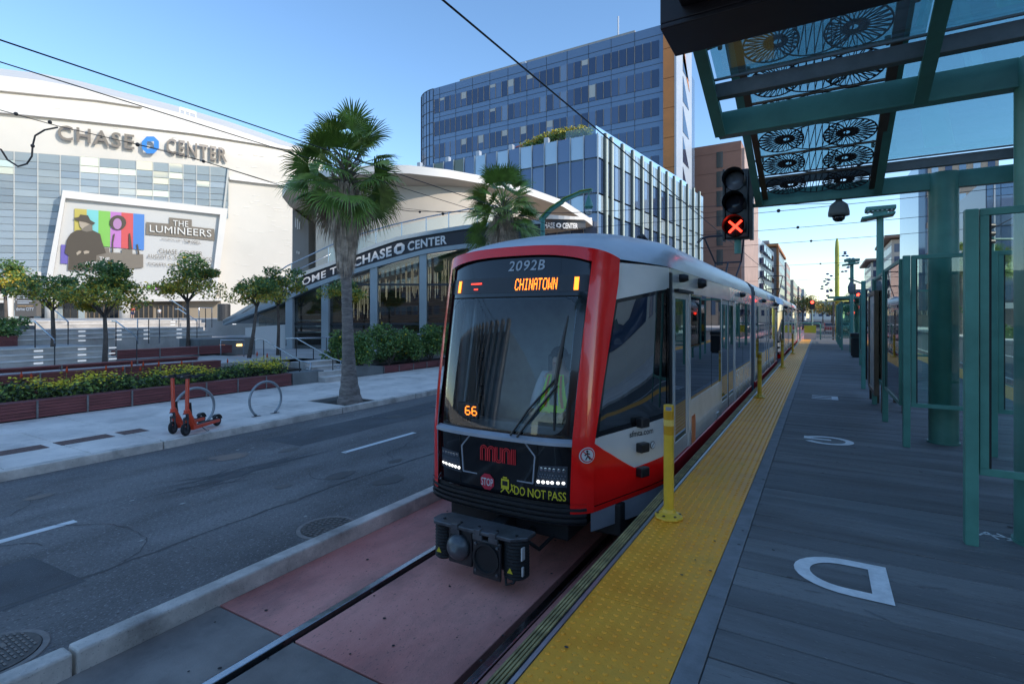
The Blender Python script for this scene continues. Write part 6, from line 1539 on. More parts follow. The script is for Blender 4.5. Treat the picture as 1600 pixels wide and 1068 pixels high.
m_.face([pp(x, y, o_ + .04) for x, y in ((238, 270), (285, 262), (296, 240), (360, 248), (378, 285), (422, 312), (395, 328), (340, 305), (270, 292))], 0)
m_.face([pp(x, y, o_) for x, y in ((262, 560), (285, 542), (305, 545), (300, 560), (270, 580))], 2); m_.face([pp(x, y, o_) for x, y in ((322, 548), (345, 540), (372, 545), (368, 562), (330, 570))], 2)
m_.face([pp(609 + 70 * math.cos(a), 308 + 62 * math.sin(a), o_) for a in [k * .42 for k in range(15)]], 0)
m_.face([pp(605 + 36 * math.cos(a), 318 + 46 * math.sin(a), o_ + .03) for a in [k * .42 for k in range(15)]], 3)
m_.face([pp(x, y, o_) for x, y in ((570, 405), (585, 400), (570, 480), (572, 555), (558, 555), (560, 470))], 0); m_.face([pp(x, y, o_) for x, y in ((700, 398), (712, 398), (728, 530), (700, 528))], 0); m_.face([pp(762, 488, o_), pp(775, 488, o_), pp(790, 570, o_), pp(775, 570, o_)], 0)
P('poster_figures', m_, [PB, PB2, PF, mat('poster face violet', (.42, .22, .4), .6)], po)
m_ = MB(); m_.face([pp(845, 303), pp(1036, 318), pp(1414, 362), pp(1414, 458), pp(843, 408)]); m_.face([pp(1036, 265), pp(1225, 283), pp(1225, 345), pp(1036, 325)]); P('poster_name_box', m_, PB2, po)
def pt_text(par, s, x0, y0, x1, y1, hpx, m, bold=.005, off=2.1, name='poster_lettering'):
    vs, fs, w_ = text_mesh(s, 1., bold, 1.05); H_ = max(v[1] for v in vs)
    m_ = MB(); m_.add([pp(lerp(x0, x1, v[0] / w_), lerp(y0, y1, v[0] / w_) - v[1] / H_ * hpx, off) for v in vs], fs); return P(name, m_, m, par)
PW = mat('poster white', (.72, .7, .66), .6)
pt_text(po, 'THE', 1068, 335, 1196, 345, 48, PW, 0); pt_text(po, 'LUMINEERS', 875, 383, 1388, 428, 58, PW, 0)
pt_text(po, 'WITH SPECIAL GUEST', 970, 450, 1140, 464, 14, PB2); pt_text(po, 'TOM ODELL', 1155, 472, 1300, 486, 24, PB2, .01)
pt_text(po, 'CHASE CENTER', 950, 562, 1315, 588, 38, PB2, 0); pt_text(po, 'AUGUST 5, SAN FRANCISCO', 855, 602, 1398, 634, 34, PB2, 0); pt_text(po, 'TICKETS ON SALE', 855, 662, 1190, 680, 24, PB2, .006)
pt_text(po, 'THE', 455, 622, 540, 628, 30, PW, .005, 2.15); pt_text(po, 'AUTOMATIC', 330, 668, 640, 676, 36, PW, .005, 2.15)
# entrance under the poster
m_ = MB(); m_.grid(lambda a, b: fpt(lerp(-60, 345, a), lerp(499, 466, b), .3), 12, 1); en = P('entrance_wall', m_, mat('warm entrance recess', (.3, .25, .19), .7), ar)
m_ = MB(); m_.prism([fpt(-60, 470, .2), fpt(345, 466, .2), fpt(345, 470, .2), fpt(-60, 474, .2)], FN * 2.5); P('entrance_soffit', m_, A_WHT2, ar)
for k in range(20):
    u = 140 + k * 7.7 - (0 if k < 20 else 0); m_ = MB(); h0, h1 = 498, 476
    if k % 7 == 6: continue
    for a, b in (((u, h0), (u, h1)), ((u + 7, h0), (u + 7, h1)), ((u, h1), (u + 7, h1)), ((u, h0 - 1), (u + 7, h0 - 1))): m_.bar(fpt(*a, .75), fpt(*b, .75), .12, .2, FN)
    d_ = P('door', m_, D_BRONZE, en); m_ = MB(); m_.face([fpt(u + .3, h0, .65), fpt(u + 6.7, h0, .65), fpt(u + 6.7, h1, .65), fpt(u + .3, h1, .65)]); P('door_glass', m_, D_GLASS, d_)
for k in range(16):
    u = -50 + k * 11.5; m_ = MB(); m_.face([fpt(u, 497, .5), fpt(u + 10, 497, .5), fpt(u + 10, 473, .5), fpt(u, 473, .5)]); P('entrance_pane', m_, D_GLASS if k % 3 else A_GL[1], en)
for u in (80, 195):
    q = fpt(u, 497, 4.5); m_ = MB(); m_.cyl((q.x, q.y, 2.2), (q.x, q.y, 8.5), .8, 16); P('entrance_column', m_, A_WHT2, ar, smooth=True)
m_ = MB(); m_.face([fpt(225, 474, 1.1), fpt(285, 474, 1.1), fpt(285, 470, 1.1), fpt(225, 470, 1.1)]); P('entrance_fascia', m_, PB, ar)
# white wall masses at the right foot of the arena
m_ = MB(); m_.grid(lambda a, b: fpt(lerp(345, 470, a), lerp(500, 452, b), lerp(.8, .3, b)), 6, 3); P('base_wall', m_, A_WHT, ar)
# ---- information pylon
q = at(40, 497, 40); t = thing('info_pylon', 'grey information pylon with white directory lettering at far left', 'sign', (q.x, q.y, 2.2))
bx = lambda u, v, o=0: at(u, v, 40 - o)
m_ = MB(); m_.prism([bx(23, 494), bx(57, 494), bx(57, 441), bx(23, 441)], Vector((-SP, CP, 0)) * .4); P('panel', m_, mat('pylon grey brown', (.15, .135, .12), .5), t)
m_ = MB(); m_.prism([bx(23, 438), bx(57, 438), bx(57, 424), bx(23, 424)], Vector((-SP, CP, 0)) * .4); P('white_head', m_, A_WHT2, t)
m_ = MB()
for v, w_ in ((455, 26), (458, 18), (463, 20), (466, 16), (471, 24), (474, 18)): m_.face([bx(27, v, .03), bx(27 + w_, v, .03), bx(27 + w_, v - 1.5, .03), bx(27, v - 1.5, .03)])
for v in (452, 461, 469): m_.face([bx(24.5, v, .03), bx(26, v, .03), bx(26, v - 2, .03), bx(24.5, v - 2, .03)])
put_text(m_, 'thrive CITY', lambda x, y, z=0: bx(25 + x, 485 - y, .03), width=28, height=5, bold=.02); P('directory_lettering', m_, INK_W, t)
m_ = MB(); m_.face([bx(27, 479, .03), bx(52, 479, .03), bx(52, 477, .03), bx(27, 477, .03)]); P('picture_strip', m_, mat('picture strip', (.4, .25, .12), .6, 0, .5, 20), t)
q = at(15, 470, 40); m_ = MB(); m_.cyl((q.x, q.y, 2.2), (q.x, q.y, 5.8), .25, 14); tag(P('lobby_column', m_, A_WHT2), 'slim white round column beside the information pylon', 'column')

# ================================================================== glass pavilion with the arched sign band
G_TRIM = mat('pale blue grey trim', (.36, .41, .43), .45, .1, .06, 1); G_BAND = mat('dark sign band', (.02, .021, .03), .4); G_GL = glass('pavilion glass', (.62, .7, .7), .09, .015, .08, (.03, .035, .035))
G_BRN = mat('brown timber tiers', (.16, .085, .045), .6, 0, .35, 3, stretch=(1, 1, 4)); G_BEI = mat('beige soffit', (.5, .42, .34), .6, 0, .04, .2)
FWD = Vector((-SP, CP, 0)); GD = 27.
gp = lambda u, v, o=0.: at(u, v, GD) + FWD * o
pv = thing('pavilion', 'glass fronted pavilion under a sloping arched sign band', 'building', tuple(gp(580, 545)))
up_ = [(350, 500), (380, 483), (440, 442), (477, 424), (529, 405), (564, 389.5), (619, 370.5), (667, 361.5), (728, 352), (790, 346), (850, 344)]
dn_ = [(350, 508), (385, 494), (440, 474), (477, 455), (522, 438.5), (568, 423), (625, 407), (667, 396), (728, 388), (790, 383), (850, 381)]
def interp(L, u):
    for (a, b), (c, d) in zip(L, L[1:]):
        if u <= c: return lerp(b, d, (u - a) / (c - a))
    return L[-1][1]
def bandm(u0, u1, f0, f1, o, th, n=24):
    m_ = MB()
    A = [(lerp(u0, u1, k / n)) for k in range(n + 1)]
    vs = []
    for u in A: vs += [gp(u, f1(u), o), gp(u, f0(u), o), gp(u, f0(u), o + th), gp(u, f1(u), o + th)]
    fs = []
    for k in range(n):
        for j in range(4): fs.append((4 * k + j, 4 * k + 4 + j, 4 * k + 4 + (j + 1) % 4, 4 * k + (j + 1) % 4))
    fs += [(3, 2, 1, 0), tuple(4 * n + j for j in range(4))]; m_.add(vs, [f[::-1] for f in fs]); return m_
U = lambda u: interp(up_, u); Dn = lambda u: interp(dn_, u)
P('arch_trim', bandm(350, 850, U, lambda u: U(u) + 6, -.12, 6), G_TRIM, pv)
P('arch_trim', bandm(350, 850, lambda u: Dn(u) - 7, Dn, -.12, .4), G_TRIM, pv)
P('sign_band', bandm(462, 850, lambda u: U(u) + 6, lambda u: Dn(u) - 7, .02, .3), G_BAND, pv)
P('ramp_parapet', bandm(350, 462, lambda u: U(u) + 6, lambda u: Dn(u) - 7, -.05, .3), G_TRIM, pv)
def band_text(s, u0, u1, name='band_lettering', bold=.02):
    vs, fs, w_ = text_mesh(s, 1., bold, 1.08); H_ = max(v[1] for v in vs); m_ = MB(); out = []
    for v in vs:
        u = lerp(u0, u1, v[0] / w_); a, b = U(u) + 6, Dn(u) - 7; out.append(gp(u, lerp(lerp(b, a, .2), lerp(b, a, .8), v[1] / H_), -.02))
    m_.add(out, fs); return P(name, m_, mat('sign white', (.75, .72, .7), .5), pv)
band_text('OME TO', 472, 541); band_text('CHASE', 552, 612, bold=.035); band_text('CENTER', 637, 698, bold=.03)
m_ = MB(); ub = 624; c_ = (U(ub) + Dn(ub)) / 2
octa(m_, 0, 0, 9, lambda x, y: gp(ub + x, (U(ub + x) + Dn(ub + x)) / 2 - y, -.02)); P('band_emblem', m_, MATS['sign white'], pv)
# glass and mullions
cu = [400, 452, 508, 584, 661, 738, 815]
for a, b in zip(cu, cu[1:]):
    rows_ = [(444, None), (506, 444), (546, 506)]
    for v0, v1 in rows_:
        if a < 440 and v0 < 500: continue
        ta = Dn(a) if v1 is None else v1; tb = Dn(b) if v1 is None else v1
        if v1 is None and ta > v0 and tb > v0: continue
        ta, tb = min(ta, v0), min(tb, v0)
        m_ = MB(); m_.prism([gp(a, v0, .3), gp(b, v0, .3), gp(b, tb, .3), gp(a, ta, .3)], FWD * .02); P('glass_pane', m_, G_GL, pv)
m_ = MB()
for v in (444, 506): m_.bar(gp(455 if v == 444 else 430, v, .26), gp(815, v, .26), .08, .1)
P('transom', m_, L_POST, pv)
for u in cu[1:]:
    m_ = MB(); m_.bar(gp(u, 548, .1), gp(u, Dn(u) - 2, .1), .36, .3, FWD); P('mullion_post', m_, G_TRIM, pv)
    m_ = MB(); m_.bar(gp(u - 6, 548, .2), gp(u - 6, Dn(u) - 2, .2), .08, .1, FWD); P('mullion', m_, L_POST, pv)
# interior: timber tiers, hanging strings, light bars
m_ = MB()
for k in range(13):
    v = 540 - k * 11; m_.bar(gp(400, v, 4 + k * .45), gp(840, v - 5, 5 + k * .45), .9, .28)
P('timber_tier', m_, G_BRN, pv)
m_ = MB(); m_.prism([gp(380, 548, 11), gp(860, 548, 11), gp(860, 350, 11), gp(420, 440, 11)], FWD * .2); P('back_wall', m_, mat('dark brown back wall', (.05, .032, .022), .8), pv)
m_ = MB(); r_ = random.Random(9)
for k in range(150):
    u = r_.uniform(520, 735); d = r_.uniform(1.2, 5); va = max(Dn(u), 400) ; p = gp(u, va, d); L = r_.uniform(.4, 2.4); m_.bar(p, p - Vector((0, 0, L)), .025, .025, (0, 1, 0))
P('hanging_strings', m_, mat('hanging light strings', (.6, .52, .42), .5, emit=(1, .75, .5), es=.25), pv)
m_ = MB()
for a, b in (((473, 478), (496, 465)), ((608, 434), (637, 422)), ((669, 416), (690, 408)), ((565, 483), (640, 480))): m_.bar(gp(*a, 2.2), gp(*b, 2.2), .5, .3)
P('light_bar', m_, G_TRIM, pv)
m_ = MB(); m_.prism([gp(350, 500, 1), gp(850, 344, 1), gp(850, 344, 12), gp(350, 500, 12)], (0, 0, -.2)); P('roof', m_, G_TRIM, pv)
m_ = MB(); m_.prism([gp(380, 548, .2), gp(452, 548, .2), gp(452, 506, .2), gp(380, 512, .2)], FWD * .3); P('white_base_wall', m_, A_WHT2, pv)
# roof balustrade
rl = thing('roof_balustrade', 'glass balustrade with steel rail climbing the pavilion roof', 'railing', tuple(gp(600, 360)))
RP = [(377, 459), (440, 414), (510, 381), (560, 362), (611, 347.5), (667, 335), (728, 323.5), (800, 314)]
m_ = MB(); m_.tube([gp(u, v, .6) for u, v in RP], .035, 8); m_.tube([gp(u, v + 14, .6) for u, v in RP[:3]], .02, 6); P('rail', m_, L_RAILM, rl, smooth=True)
for u in (400, 448, 507, 583, 624, 663, 699, 745):
    m_ = MB(); m_.bar(gp(u, U(u), .6), gp(u, interp(RP, u), .6), .05, .05, FWD); P('post', m_, L_RAILM, rl)
for a, b in zip([507, 545, 583, 624, 663, 699, 745], [545, 583, 624, 663, 699, 745, 800]):
    m_ = MB(); m_.prism([gp(a + .5, U(a), .62), gp(b - .5, U(b), .62), gp(b - .5, interp(RP, b) + 4, .62), gp(a + .5, interp(RP, a) + 4, .62)], FWD * .015); P('glass_panel', m_, S_PANE, rl)
# round white disc canopy above
dc = thing('disc_canopy', 'huge white disc shaped roof canopy floating behind the palm', 'canopy roof', (-31, 38, 12))
zr_ = 12.; near = [(441, 297), (447, 286), (460, 278), (490, 268), (540, 261), (590, 257.5), (640, 258), (700, 265), (760, 276), (820, 291), (880, 313), (918, 338)]
rim = [onz(u, v, zr_ + .5) for u, v in near] + [onz(u, v, zr_ + .5) for u, v in ((932, 350), (870, 362), (760, 366), (640, 362), (540, 350), (480, 334), (452, 312))]
ctr = sum(rim, Vector((0, 0, 0))) / len(rim)
m_ = MB(); n_ = len(rim); low = [p - Vector((0, 0, .55)) for p in rim]
inn = [lerp(p, ctr, .62) + Vector((0, 0, -.9)) for p in low]
m_.add(rim + [ctr + Vector((0, 0, 1.2))], [(k, (k + 1) % n_, n_) for k in range(n_)]); m_.add(rim + low, [((k + 1) % n_, k, n_ + k, n_ + (k + 1) % n_) for k in range(n_)]); P('disc', m_, A_WHT2, dc, auto=30)
m_ = MB(); mid = [lerp(p, ctr, .3) - Vector((0, 0, .75)) for p in low]
m_.add(low + mid, [((k + 1) % n_, k, n_ + k, n_ + (k + 1) % n_) for k in range(n_)]); m_.add(mid + inn, [((k + 1) % n_, k, n_ + k, n_ + (k + 1) % n_) for k in range(n_)]); m_.add(inn + [sum(inn, Vector((0, 0, 0))) / n_], [((k + 1) % n_, k, n_) for k in range(n_)]); P('soffit', m_, G_BEI, dc, smooth=True)
# drum below the disc with a second sign
m_ = MB(); r0 = 9.; m_.lathe((ctr.x, ctr.y, .8), [(r0, 0), (r0, 12)], 40); P('drum_wall', m_, mat('beige drum wall', (.56, .48, .39), .6, 0, .05, .3), dc, smooth=True, auto=40)
ds = thing('drum_sign', 'small dark curved sign band with white lettering above the tram roof', 'sign', tuple(at(875, 350, 42)))
m_ = MB(); m_.grid(lambda a, b: at(lerp(842, 915, a), lerp(357, 341 + 4 * a, b), 42 - 1.2 * math.sin(a * 3.14)), 10, 1); P('band', m_, G_BAND, ds)
m_ = MB(); m_.grid(lambda a, b: at(lerp(838, 925, a), lerp(341.5, 334 + 4 * a, b) + 2 * a, 41.8 - 1.2 * math.sin(a * 3.14)), 10, 1); P('white_fascia', m_, A_WHT2, ds)
m_ = MB(); ds_ = lambda x, y, z=0: at(845 + x, 355.5 - y + x * .03, 41.7 - 1.2 * math.sin((3 + x) / 73 * 3.14)); put_text(m_, 'CHASE', ds_, width=22, height=8.5, bold=.03); put_text(m_, 'CENTER', lambda x, y, z=0: ds_(34 + x, y), width=24, height=8.5, bold=.03); octa(m_, 28, 4.2, 4.3, lambda x, y: ds_(x, y)); P('lettering', m_, MATS['sign white'], ds)
# white block between arena and pavilion
wb_ = thing('white_annex', 'white panelled annex wall between the arena and the pavilion', 'building', tuple(at(520, 440, 48)))
m_ = MB(); m_.prism([at(480, 500, 48), at(640, 500, 48), at(640, 300, 48), at(480, 318, 48)], FWD * 6); P('wall', m_, A_WHT, wb_)
m_ = MB(); m_.prism([at(456, 500, 46), at(482, 500, 46.5), at(482, 345, 46.5), at(457, 326, 46)], FWD * 3); P('grey_pier', m_, mat('grey pier', (.3, .29, .28), .7), wb_)
m_ = MB()
for k in range(14): m_.bar(at(484 + k * 10, 500, 47.97), at(484 + k * 10, 318, 47.97), .06, .03, FWD)
for k in range(9): m_.bar(at(482, 480 - k * 20, 47.97), at(640, 480 - k * 20, 47.97), .03, .06)
P('panel_joint', m_, A_SEAM, wb_)
m_ = MB()
for u, v0, v1 in ((461, 340, 355), (464, 342, 358), (467, 346, 358), (463, 392, 396), (466, 393, 397)): m_.prism([at(u, v1, 45.9), at(u + 1.5, v1, 45.9), at(u + 1.5, v0, 45.9), at(u, v0, 45.9)], FWD * .08)
P('slot_light', m_, A_WHT2, wb_)

# ================================================================== office tower
O_SP = mat('blue spandrel glass', (.13, .2, .31), .12, .3, spec=.9); O_WIN = [mat('office window %d' % k, c, .04, .25, spec=1.) for k, c in enumerate([(.03, .055, .12), (.06, .1, .19), (.1, .155, .26), (.17, .235, .34)])]
O_LIT = mat('office blind', (.4, .42, .42), .5); O_ORG = mat('orange terracotta', (.5, .19, .055), .6, 0, .08, .4); O_WHT = mat('white metal cladding', (.42, .45, .5), .35, .1, .04, .2); O_MUL = mat('bronze mullion', (.36, .31, .27), .45, .3)
tw = thing('office_tower', 'tall blue glass office tower with an orange corner strip', 'building', (-44, 88, 0))
TY, TX0_, TX1_, TZ = 85., -69., -21.7, 49.6
m_ = MB(); m_.box((TX0_, TY + .3, 0), (TX1_, TY + 24, TZ)); P('wall', m_, O_SP, tw)
m_ = MB(); n_ = 10; RR = 7.
cx_, cy_ = TX0_, TY + .3 + RR
m_.prism([(cx_, cy_ - RR, 0)] + [(cx_ - RR * math.sin(math.pi / 2 * k / n_), cy_ - RR * math.cos(math.pi / 2 * k / n_), 0) for k in range(1, n_ + 1)] + [(cx_ - RR, cy_ + 14, 0), (cx_, cy_ + 14, 0)], (0, 0, TZ)); P('rounded_end', m_, O_SP, tw)
m_ = MB()
for k in range(n_ + 1):
    a = math.pi / 2 * k / n_; p = Vector((cx_ - (RR + .06) * math.sin(a), cy_ - (RR + .06) * math.cos(a), 0)); m_.bar(p + Vector((0, 0, 20)), p + Vector((0, 0, TZ)), .08, .08, (0, 1, 0))
for z in [TZ - 4.65 * k for k in range(7)] + [TZ - 2.3 - 4.65 * k for k in range(6)]:
    pts = [(cx_ - (RR + .06) * math.sin(math.pi / 2 * k / n_), cy_ - (RR + .06) * math.cos(math.pi / 2 * k / n_), z) for k in range(n_ + 1)]
    for p, q in zip(pts, pts[1:]): m_.bar(p, q, .06, .08)
P('end_mullion', m_, mat('dark seam', (.03, .04, .06), .5), tw)
wp = None; r_ = random.Random(12); WX = 1.36; nW = int((TX1_ - TX0_ - .4) / WX)
protoW = {}
for fl in range(6):
    zt = 47.2 - fl * 4.65
    for k in range(nW):
        x = TX0_ + .3 + k * WX; c_ = r_.random(); mi = 0 if c_ < .5 else 1 if c_ < .82 else 2 if c_ < .93 else 3
        if mi not in protoW:
            m_ = MB(); m_.box((-.6, -.02, -2.8), (.6, .05, 0)); protoW[mi] = P('window', m_, O_WIN[mi], tw); o = protoW[mi]
            mm = MB(); mm.box((-.68, -.1, -2.85), (-.615, .06, .02)); fr = P('mullion', mm, O_MUL, o)
        else:
            o = copy_tree(protoW[mi], parent=tw)
        o.location = (x + .68, TY + .22, zt)
        if r_.random() < .16:
            m_ = MB(); h = r_.uniform(.5, 2.4); m_.box((x + .12, TY + .185, zt - h), (x + 1.25, TY + .195, zt - .05)); P('blind', m_, O_LIT, tw)
m_ = MB()
for k in range(1, nW, 3): m_.box((TX0_ + .3 + k * WX - .03, TY + .26, 18), (TX0_ + .3 + k * WX + .03, TY + .30, TZ))
for fl in range(7): m_.box((TX0_, TY + .26, 47.2 - fl * 4.65 + .85), (TX1_, TY + .3, 47.2 - fl * 4.65 + .92))
P('facade_seam', m_, MATS['dark seam'], tw)
m_ = MB()
for k in range(8): m_.box((TX1_, TY - .4, 12 + k * 4.75), (TX1_ + 1.8, TY + 12, 12 + k * 4.75 + 4.68))
P('orange_strip', m_, O_ORG, tw)
m_ = MB(); m_.prism([(TX1_ + 1.8, TY - .5, 0), (TX1_ + 1.8, TY + 11, 0), (TX1_ + 1.8, TY + 11, TZ + .6), (TX1_ + 1.8, TY - .5, TZ + .2)], (.3, 0, 0)); P('white_side', m_, O_WHT, tw)
m_ = MB()
for k in range(6):
    z = 18 + k * 5.0; m_.prism([(TX1_ + 2.1, TY + 4, z), (TX1_ + 2.1, TY + 8.5, z), (TX1_ + 2.1, TY + 4, z + 4.2)], (.06, 0, 0), 0)
P('slanted_window', m_, O_WIN[0], tw)
m_ = MB(); m_.prism([(TX1_ + 2.1, TY + 4, 44.6), (TX1_ + 2.1, TY + 9, 41.4), (TX1_ + 2.1, TY + 4, 48.5)], (.06, 0, 0)); P('orange_fin', m_, O_ORG, tw)
m_ = MB(); m_.box((TX0_ + 4, TY + 4, TZ), (TX1_ - 6, TY + 20, TZ + 2.4)); P('roof_plant', m_, mat('grey plant screen', (.3, .3, .3), .7), tw)
m_ = MB(); m_.cyl((-31, TY + 5, TZ), (-31, TY + 5, TZ + 6.2), .14, 8); m_.box((-48.2, TY + .6, TZ), (-47.4, TY + 1.2, TZ + .5)); P('roof_mast', m_, O_WHT, tw)
# ---- lower glass building with fins
F_G = mat('grey green solid panel', (.13, .16, .13), .3, .1); F_B = mat('pale blue panel', (.34, .45, .54), .12, .3, spec=.9); F_FIN = mat('dark fin', (.1, .12, .11), .4, .2); F_FL = mat('fin light face', (.46, .5, .42), .4)  # solid grey green is the panel's own colour
FX, FY, FZ = -20., 51.5, 21.6
fb = thing('finned_building', 'lower glass office building with vertical fins and a planted roof terrace', 'building', (FX, FY, 0))
m_ = MB(); m_.prism([(-46, FY + .3, 0), (FX - .3, FY + .3, 0), (FX + 3.6, FY + 36, 0), (-46, FY + 36, 0)][::1], (0, 0, FZ - .6)); P('wall', m_, mat('blue floor edge', (.1, .14, .18), .3, .2), fb)
colw = 1.55; nC = 16; prow = [(FZ - 2.5, FZ, 0), (FZ - 6.2, FZ - 2.6, 1), (FZ - 8.2, FZ - 6.3, 2), (FZ - 12, FZ - 8.3, 1), (FZ - 14, FZ - 12.1, 2), (FZ - 17.8, FZ - 14.1, 1)]
pr = {}
for k in range(nC):
    x1 = FX - k * colw; x0 = x1 - colw
    for r_i, (za, zb, kind) in enumerate(prow):
        mm = (F_B if k % 2 else O_WIN[2]) if kind == 0 else (rnd.choice(O_WIN[:3]) if kind == 1 else (F_B if (k + r_i) % 2 else O_WIN[1]))
        if k >= 11 and kind == 0: mm = F_G if k % 2 else O_WIN[1]
        key = (mm.name, r_i)
        if key not in pr:
            m_ = MB(); m_.box((x0 + .05, FY + .15, za + .05), (x1 - .05, FY + .28, zb - .05)); pr[key] = (P('facade_panel' if kind != 1 else 'window', m_, mm, fb), x0)
        else: inst(pr[key][0], loc=(x0 - pr[key][1], 0, 0))
m_ = MB()
for k in range(nC + 1): m_.box((FX - k * colw - .04, FY + .02, 2), (FX - k * colw + .04, FY + .29, FZ))
P('mullion', m_, mat('silver mullion', (.3, .33, .35), .35, .5), fb)
dS = Vector((FX + 3.9, FY + 36, 0)) - Vector((FX, FY, 0)); Ls = dS.length; dS.normalize(); nS = Vector((dS.y, -dS.x, 0))
nF = 26; pf = {}
for k in range(nF):
    a = Vector((FX, FY, 0)) + dS * (Ls * k / nF); b = Vector((FX, FY, 0)) + dS * (Ls * (k + 1) / nF)
    for r_i, (za, zb, kind) in enumerate(prow):
        mm = F_B if kind == 0 else (rnd.choice(O_WIN) if kind == 1 else rnd.choice([F_B, O_WIN[3], A_GL[0]]))
        m_ = MB(); m_.prism([a + dS * .05 + Vector((0, 0, za + .05)), b - dS * .05 + Vector((0, 0, za + .05)), b - dS * .05 + Vector((0, 0, zb - .05)), a + dS * .05 + Vector((0, 0, zb - .05))], -nS * .1)
        if k < 16: P('window' if kind == 1 else 'facade_panel', m_, mm, fb)
        else:
            if 'far' not in pf: pf['far'] = MB()
            pf['far'].add(m_.v, m_.f)
    if k > 0 and k % 2 == 0 or k in (1,):
        m_ = MB(); m_.prism([a + Vector((0, 0, 2)), a + nS * .28 + Vector((0, 0, 2)), a + nS * .28 + Vector((0, 0, FZ + .3)), a + Vector((0, 0, FZ + .3))], dS * .22, 0); m_.prism([a + dS * .23 + Vector((0, 0, 2)), a + nS * .28 + dS * .23 + Vector((0, 0, 2)), a + nS * .28 + dS * .23 + Vector((0, 0, FZ + .3)), a + dS * .23 + Vector((0, 0, FZ + .3))], dS * .3, 1); P('fin', m_, [F_FIN, F_FL], fb)
P('far_panels', pf['far'], F_B, fb, kind='stuff')
m_ = MB(); m_.prism([(-46, FY + 1, FZ - .6), (FX - .6, FY + 1, FZ - .6), (FX + 2.6, FY + 34, FZ - .6), (FX + 2.5, FY + 34, FZ - .5), (FX - .7, FY + 1.1, FZ - .5)], (0, 0, .1)); P('roof_deck', m_, F_G, fb)
m_ = MB(); m_.prism([(FX - 4, FY + .9, FZ - .4), (FX - .5, FY + .9, FZ - .4), (FX - .5, FY + .9, FZ + 1.1), (FX - 4, FY + .9, FZ + 1.1)], (0, .03, 0)); m_.prism([(FX - .5, FY + .9, FZ - .4), (FX + 2.6, FY + 30, FZ - .4), (FX + 2.6, FY + 30, FZ + 1.1), (FX - .5, FY + .9, FZ + 1.1)], (-.03, 0, 0)); P('glass_parapet', m_, S_PANE, fb)
m_ = MB()
for k in range(5): m_.box((-45 + k * 4.6, FY + .8, FZ), (-44.5 + k * 4.6, FY + 1.3, FZ + .8))
P('roof_lamp', m_, O_WHT, fb)
m_ = MB()
for k in range(5): m_.bar((-31.5, FY + 3, FZ + .3 * k), (-25, FY + 3, FZ + .75 + .3 * k), .08, .12)
P('red_pergola', m_, mat('red pergola', (.5, .1, .06), .5), fb)
t = thing('roof_hedge', 'yellow green hedge on the roof terrace of the finned building', 'hedge', (-25, FY + 2, FZ)); m_ = MB(); r2 = random.Random(8)
for k in range(16): leaves(m_, (-29.5 + k * .5, FY + 2, FZ + .7 + .5 * math.sin(k * .2) + .02 * k), (.7, .7, .65), 130, .3, lambda p, q, rr: 2 if p.z > 0 and rr.random() < .7 else 1 if rr.random() < .7 else 0, r2, .1)
P('foliage', m_, [LEAF_D, LEAF_M, LEAF_Y], t)
# ---- generic block with window parts
def block(name, label, x0, x1, y0, y1, h, m, win, wm, parent_parts=(), side='both', z0=3.0):
    """box building; win=(dx, dz, w, hgt) window lattice on the street-facing faces"""
    t = thing(name, label, 'building', ((x0 + x1) / 2, y0, 0)); m_ = MB(); m_.box((x0, y0, 0), (x1, y1, h)); P('wall', m_, m, t)
    dx, dz, w_, hg = win; n = 0; pr = None
    for z in [z0 + k * dz for k in range(int((h - z0 - hg * .6) / dz) + 1)]:
        x = x0 + dx * .5
        while x < x1 - w_ * .4 and 'f' in side:
            m_ = MB(); m_.box((x - w_ / 2, y0 - .06, z), (x + w_ / 2, y0 - .002, z + hg)); P('window', m_, wm if not isinstance(wm, list) else rnd.choice(wm), t); x += dx
        for sx, tg in ((x1, 'r'), (x0, 'l')):
            y = y0 + dx * .5
            while y < y1 - w_ * .4 and tg in side:
                m_ = MB(); m_.box((sx + (.002 if tg == 'r' else -.06), y - w_ / 2, z), (sx + (.06 if tg == 'r' else -.002), y + w_ / 2, z + hg)); P('window', m_, wm if not isinstance(wm, list) else rnd.choice(wm), t); y += dx
    return t
B_BRN = mat('brown terracotta cladding', (.3, .155, .11), .65, 0, .08, .3); B_TAN = mat('tan stone', (.42, .34, .26), .7, 0, .1, .3); B_GRY = mat('grey cladding', (.36, .37, .38), .6, 0, .08, .3); B_PNK = mat('pinkish render', (.42, .3, .26), .75, 0, .1, .4)
bw = block('brown_building', 'brown terracotta clad building with one column of narrow windows', -23.2, -13.6, 113, 140, 37.5, B_BRN, (1e3, 5, 1, 1), O_WIN[0], side='')
for k in range(8):
    m_ = MB(); m_.box((-18.2, 112.9, 5 + k * 3.95), (-17.0, 112.998, 8.2 + k * 3.95)); P('window', m_, mat('teal window', (.05, .09, .1), .1, .2, spec=.8), bw)
m_ = MB()
for k in range(9): m_.box((-23.2, 112.96, 4 + k * 3.95), (-13.6, 112.999, 4.06 + k * 3.95))
P('cladding_seam', m_, mat('brown seam', (.14, .075, .055), .7), bw)
m_ = MB(); m_.box((-13.598, 113.2, 0), (-13.0, 140, 36)); P('pink_side', m_, B_PNK, bw)
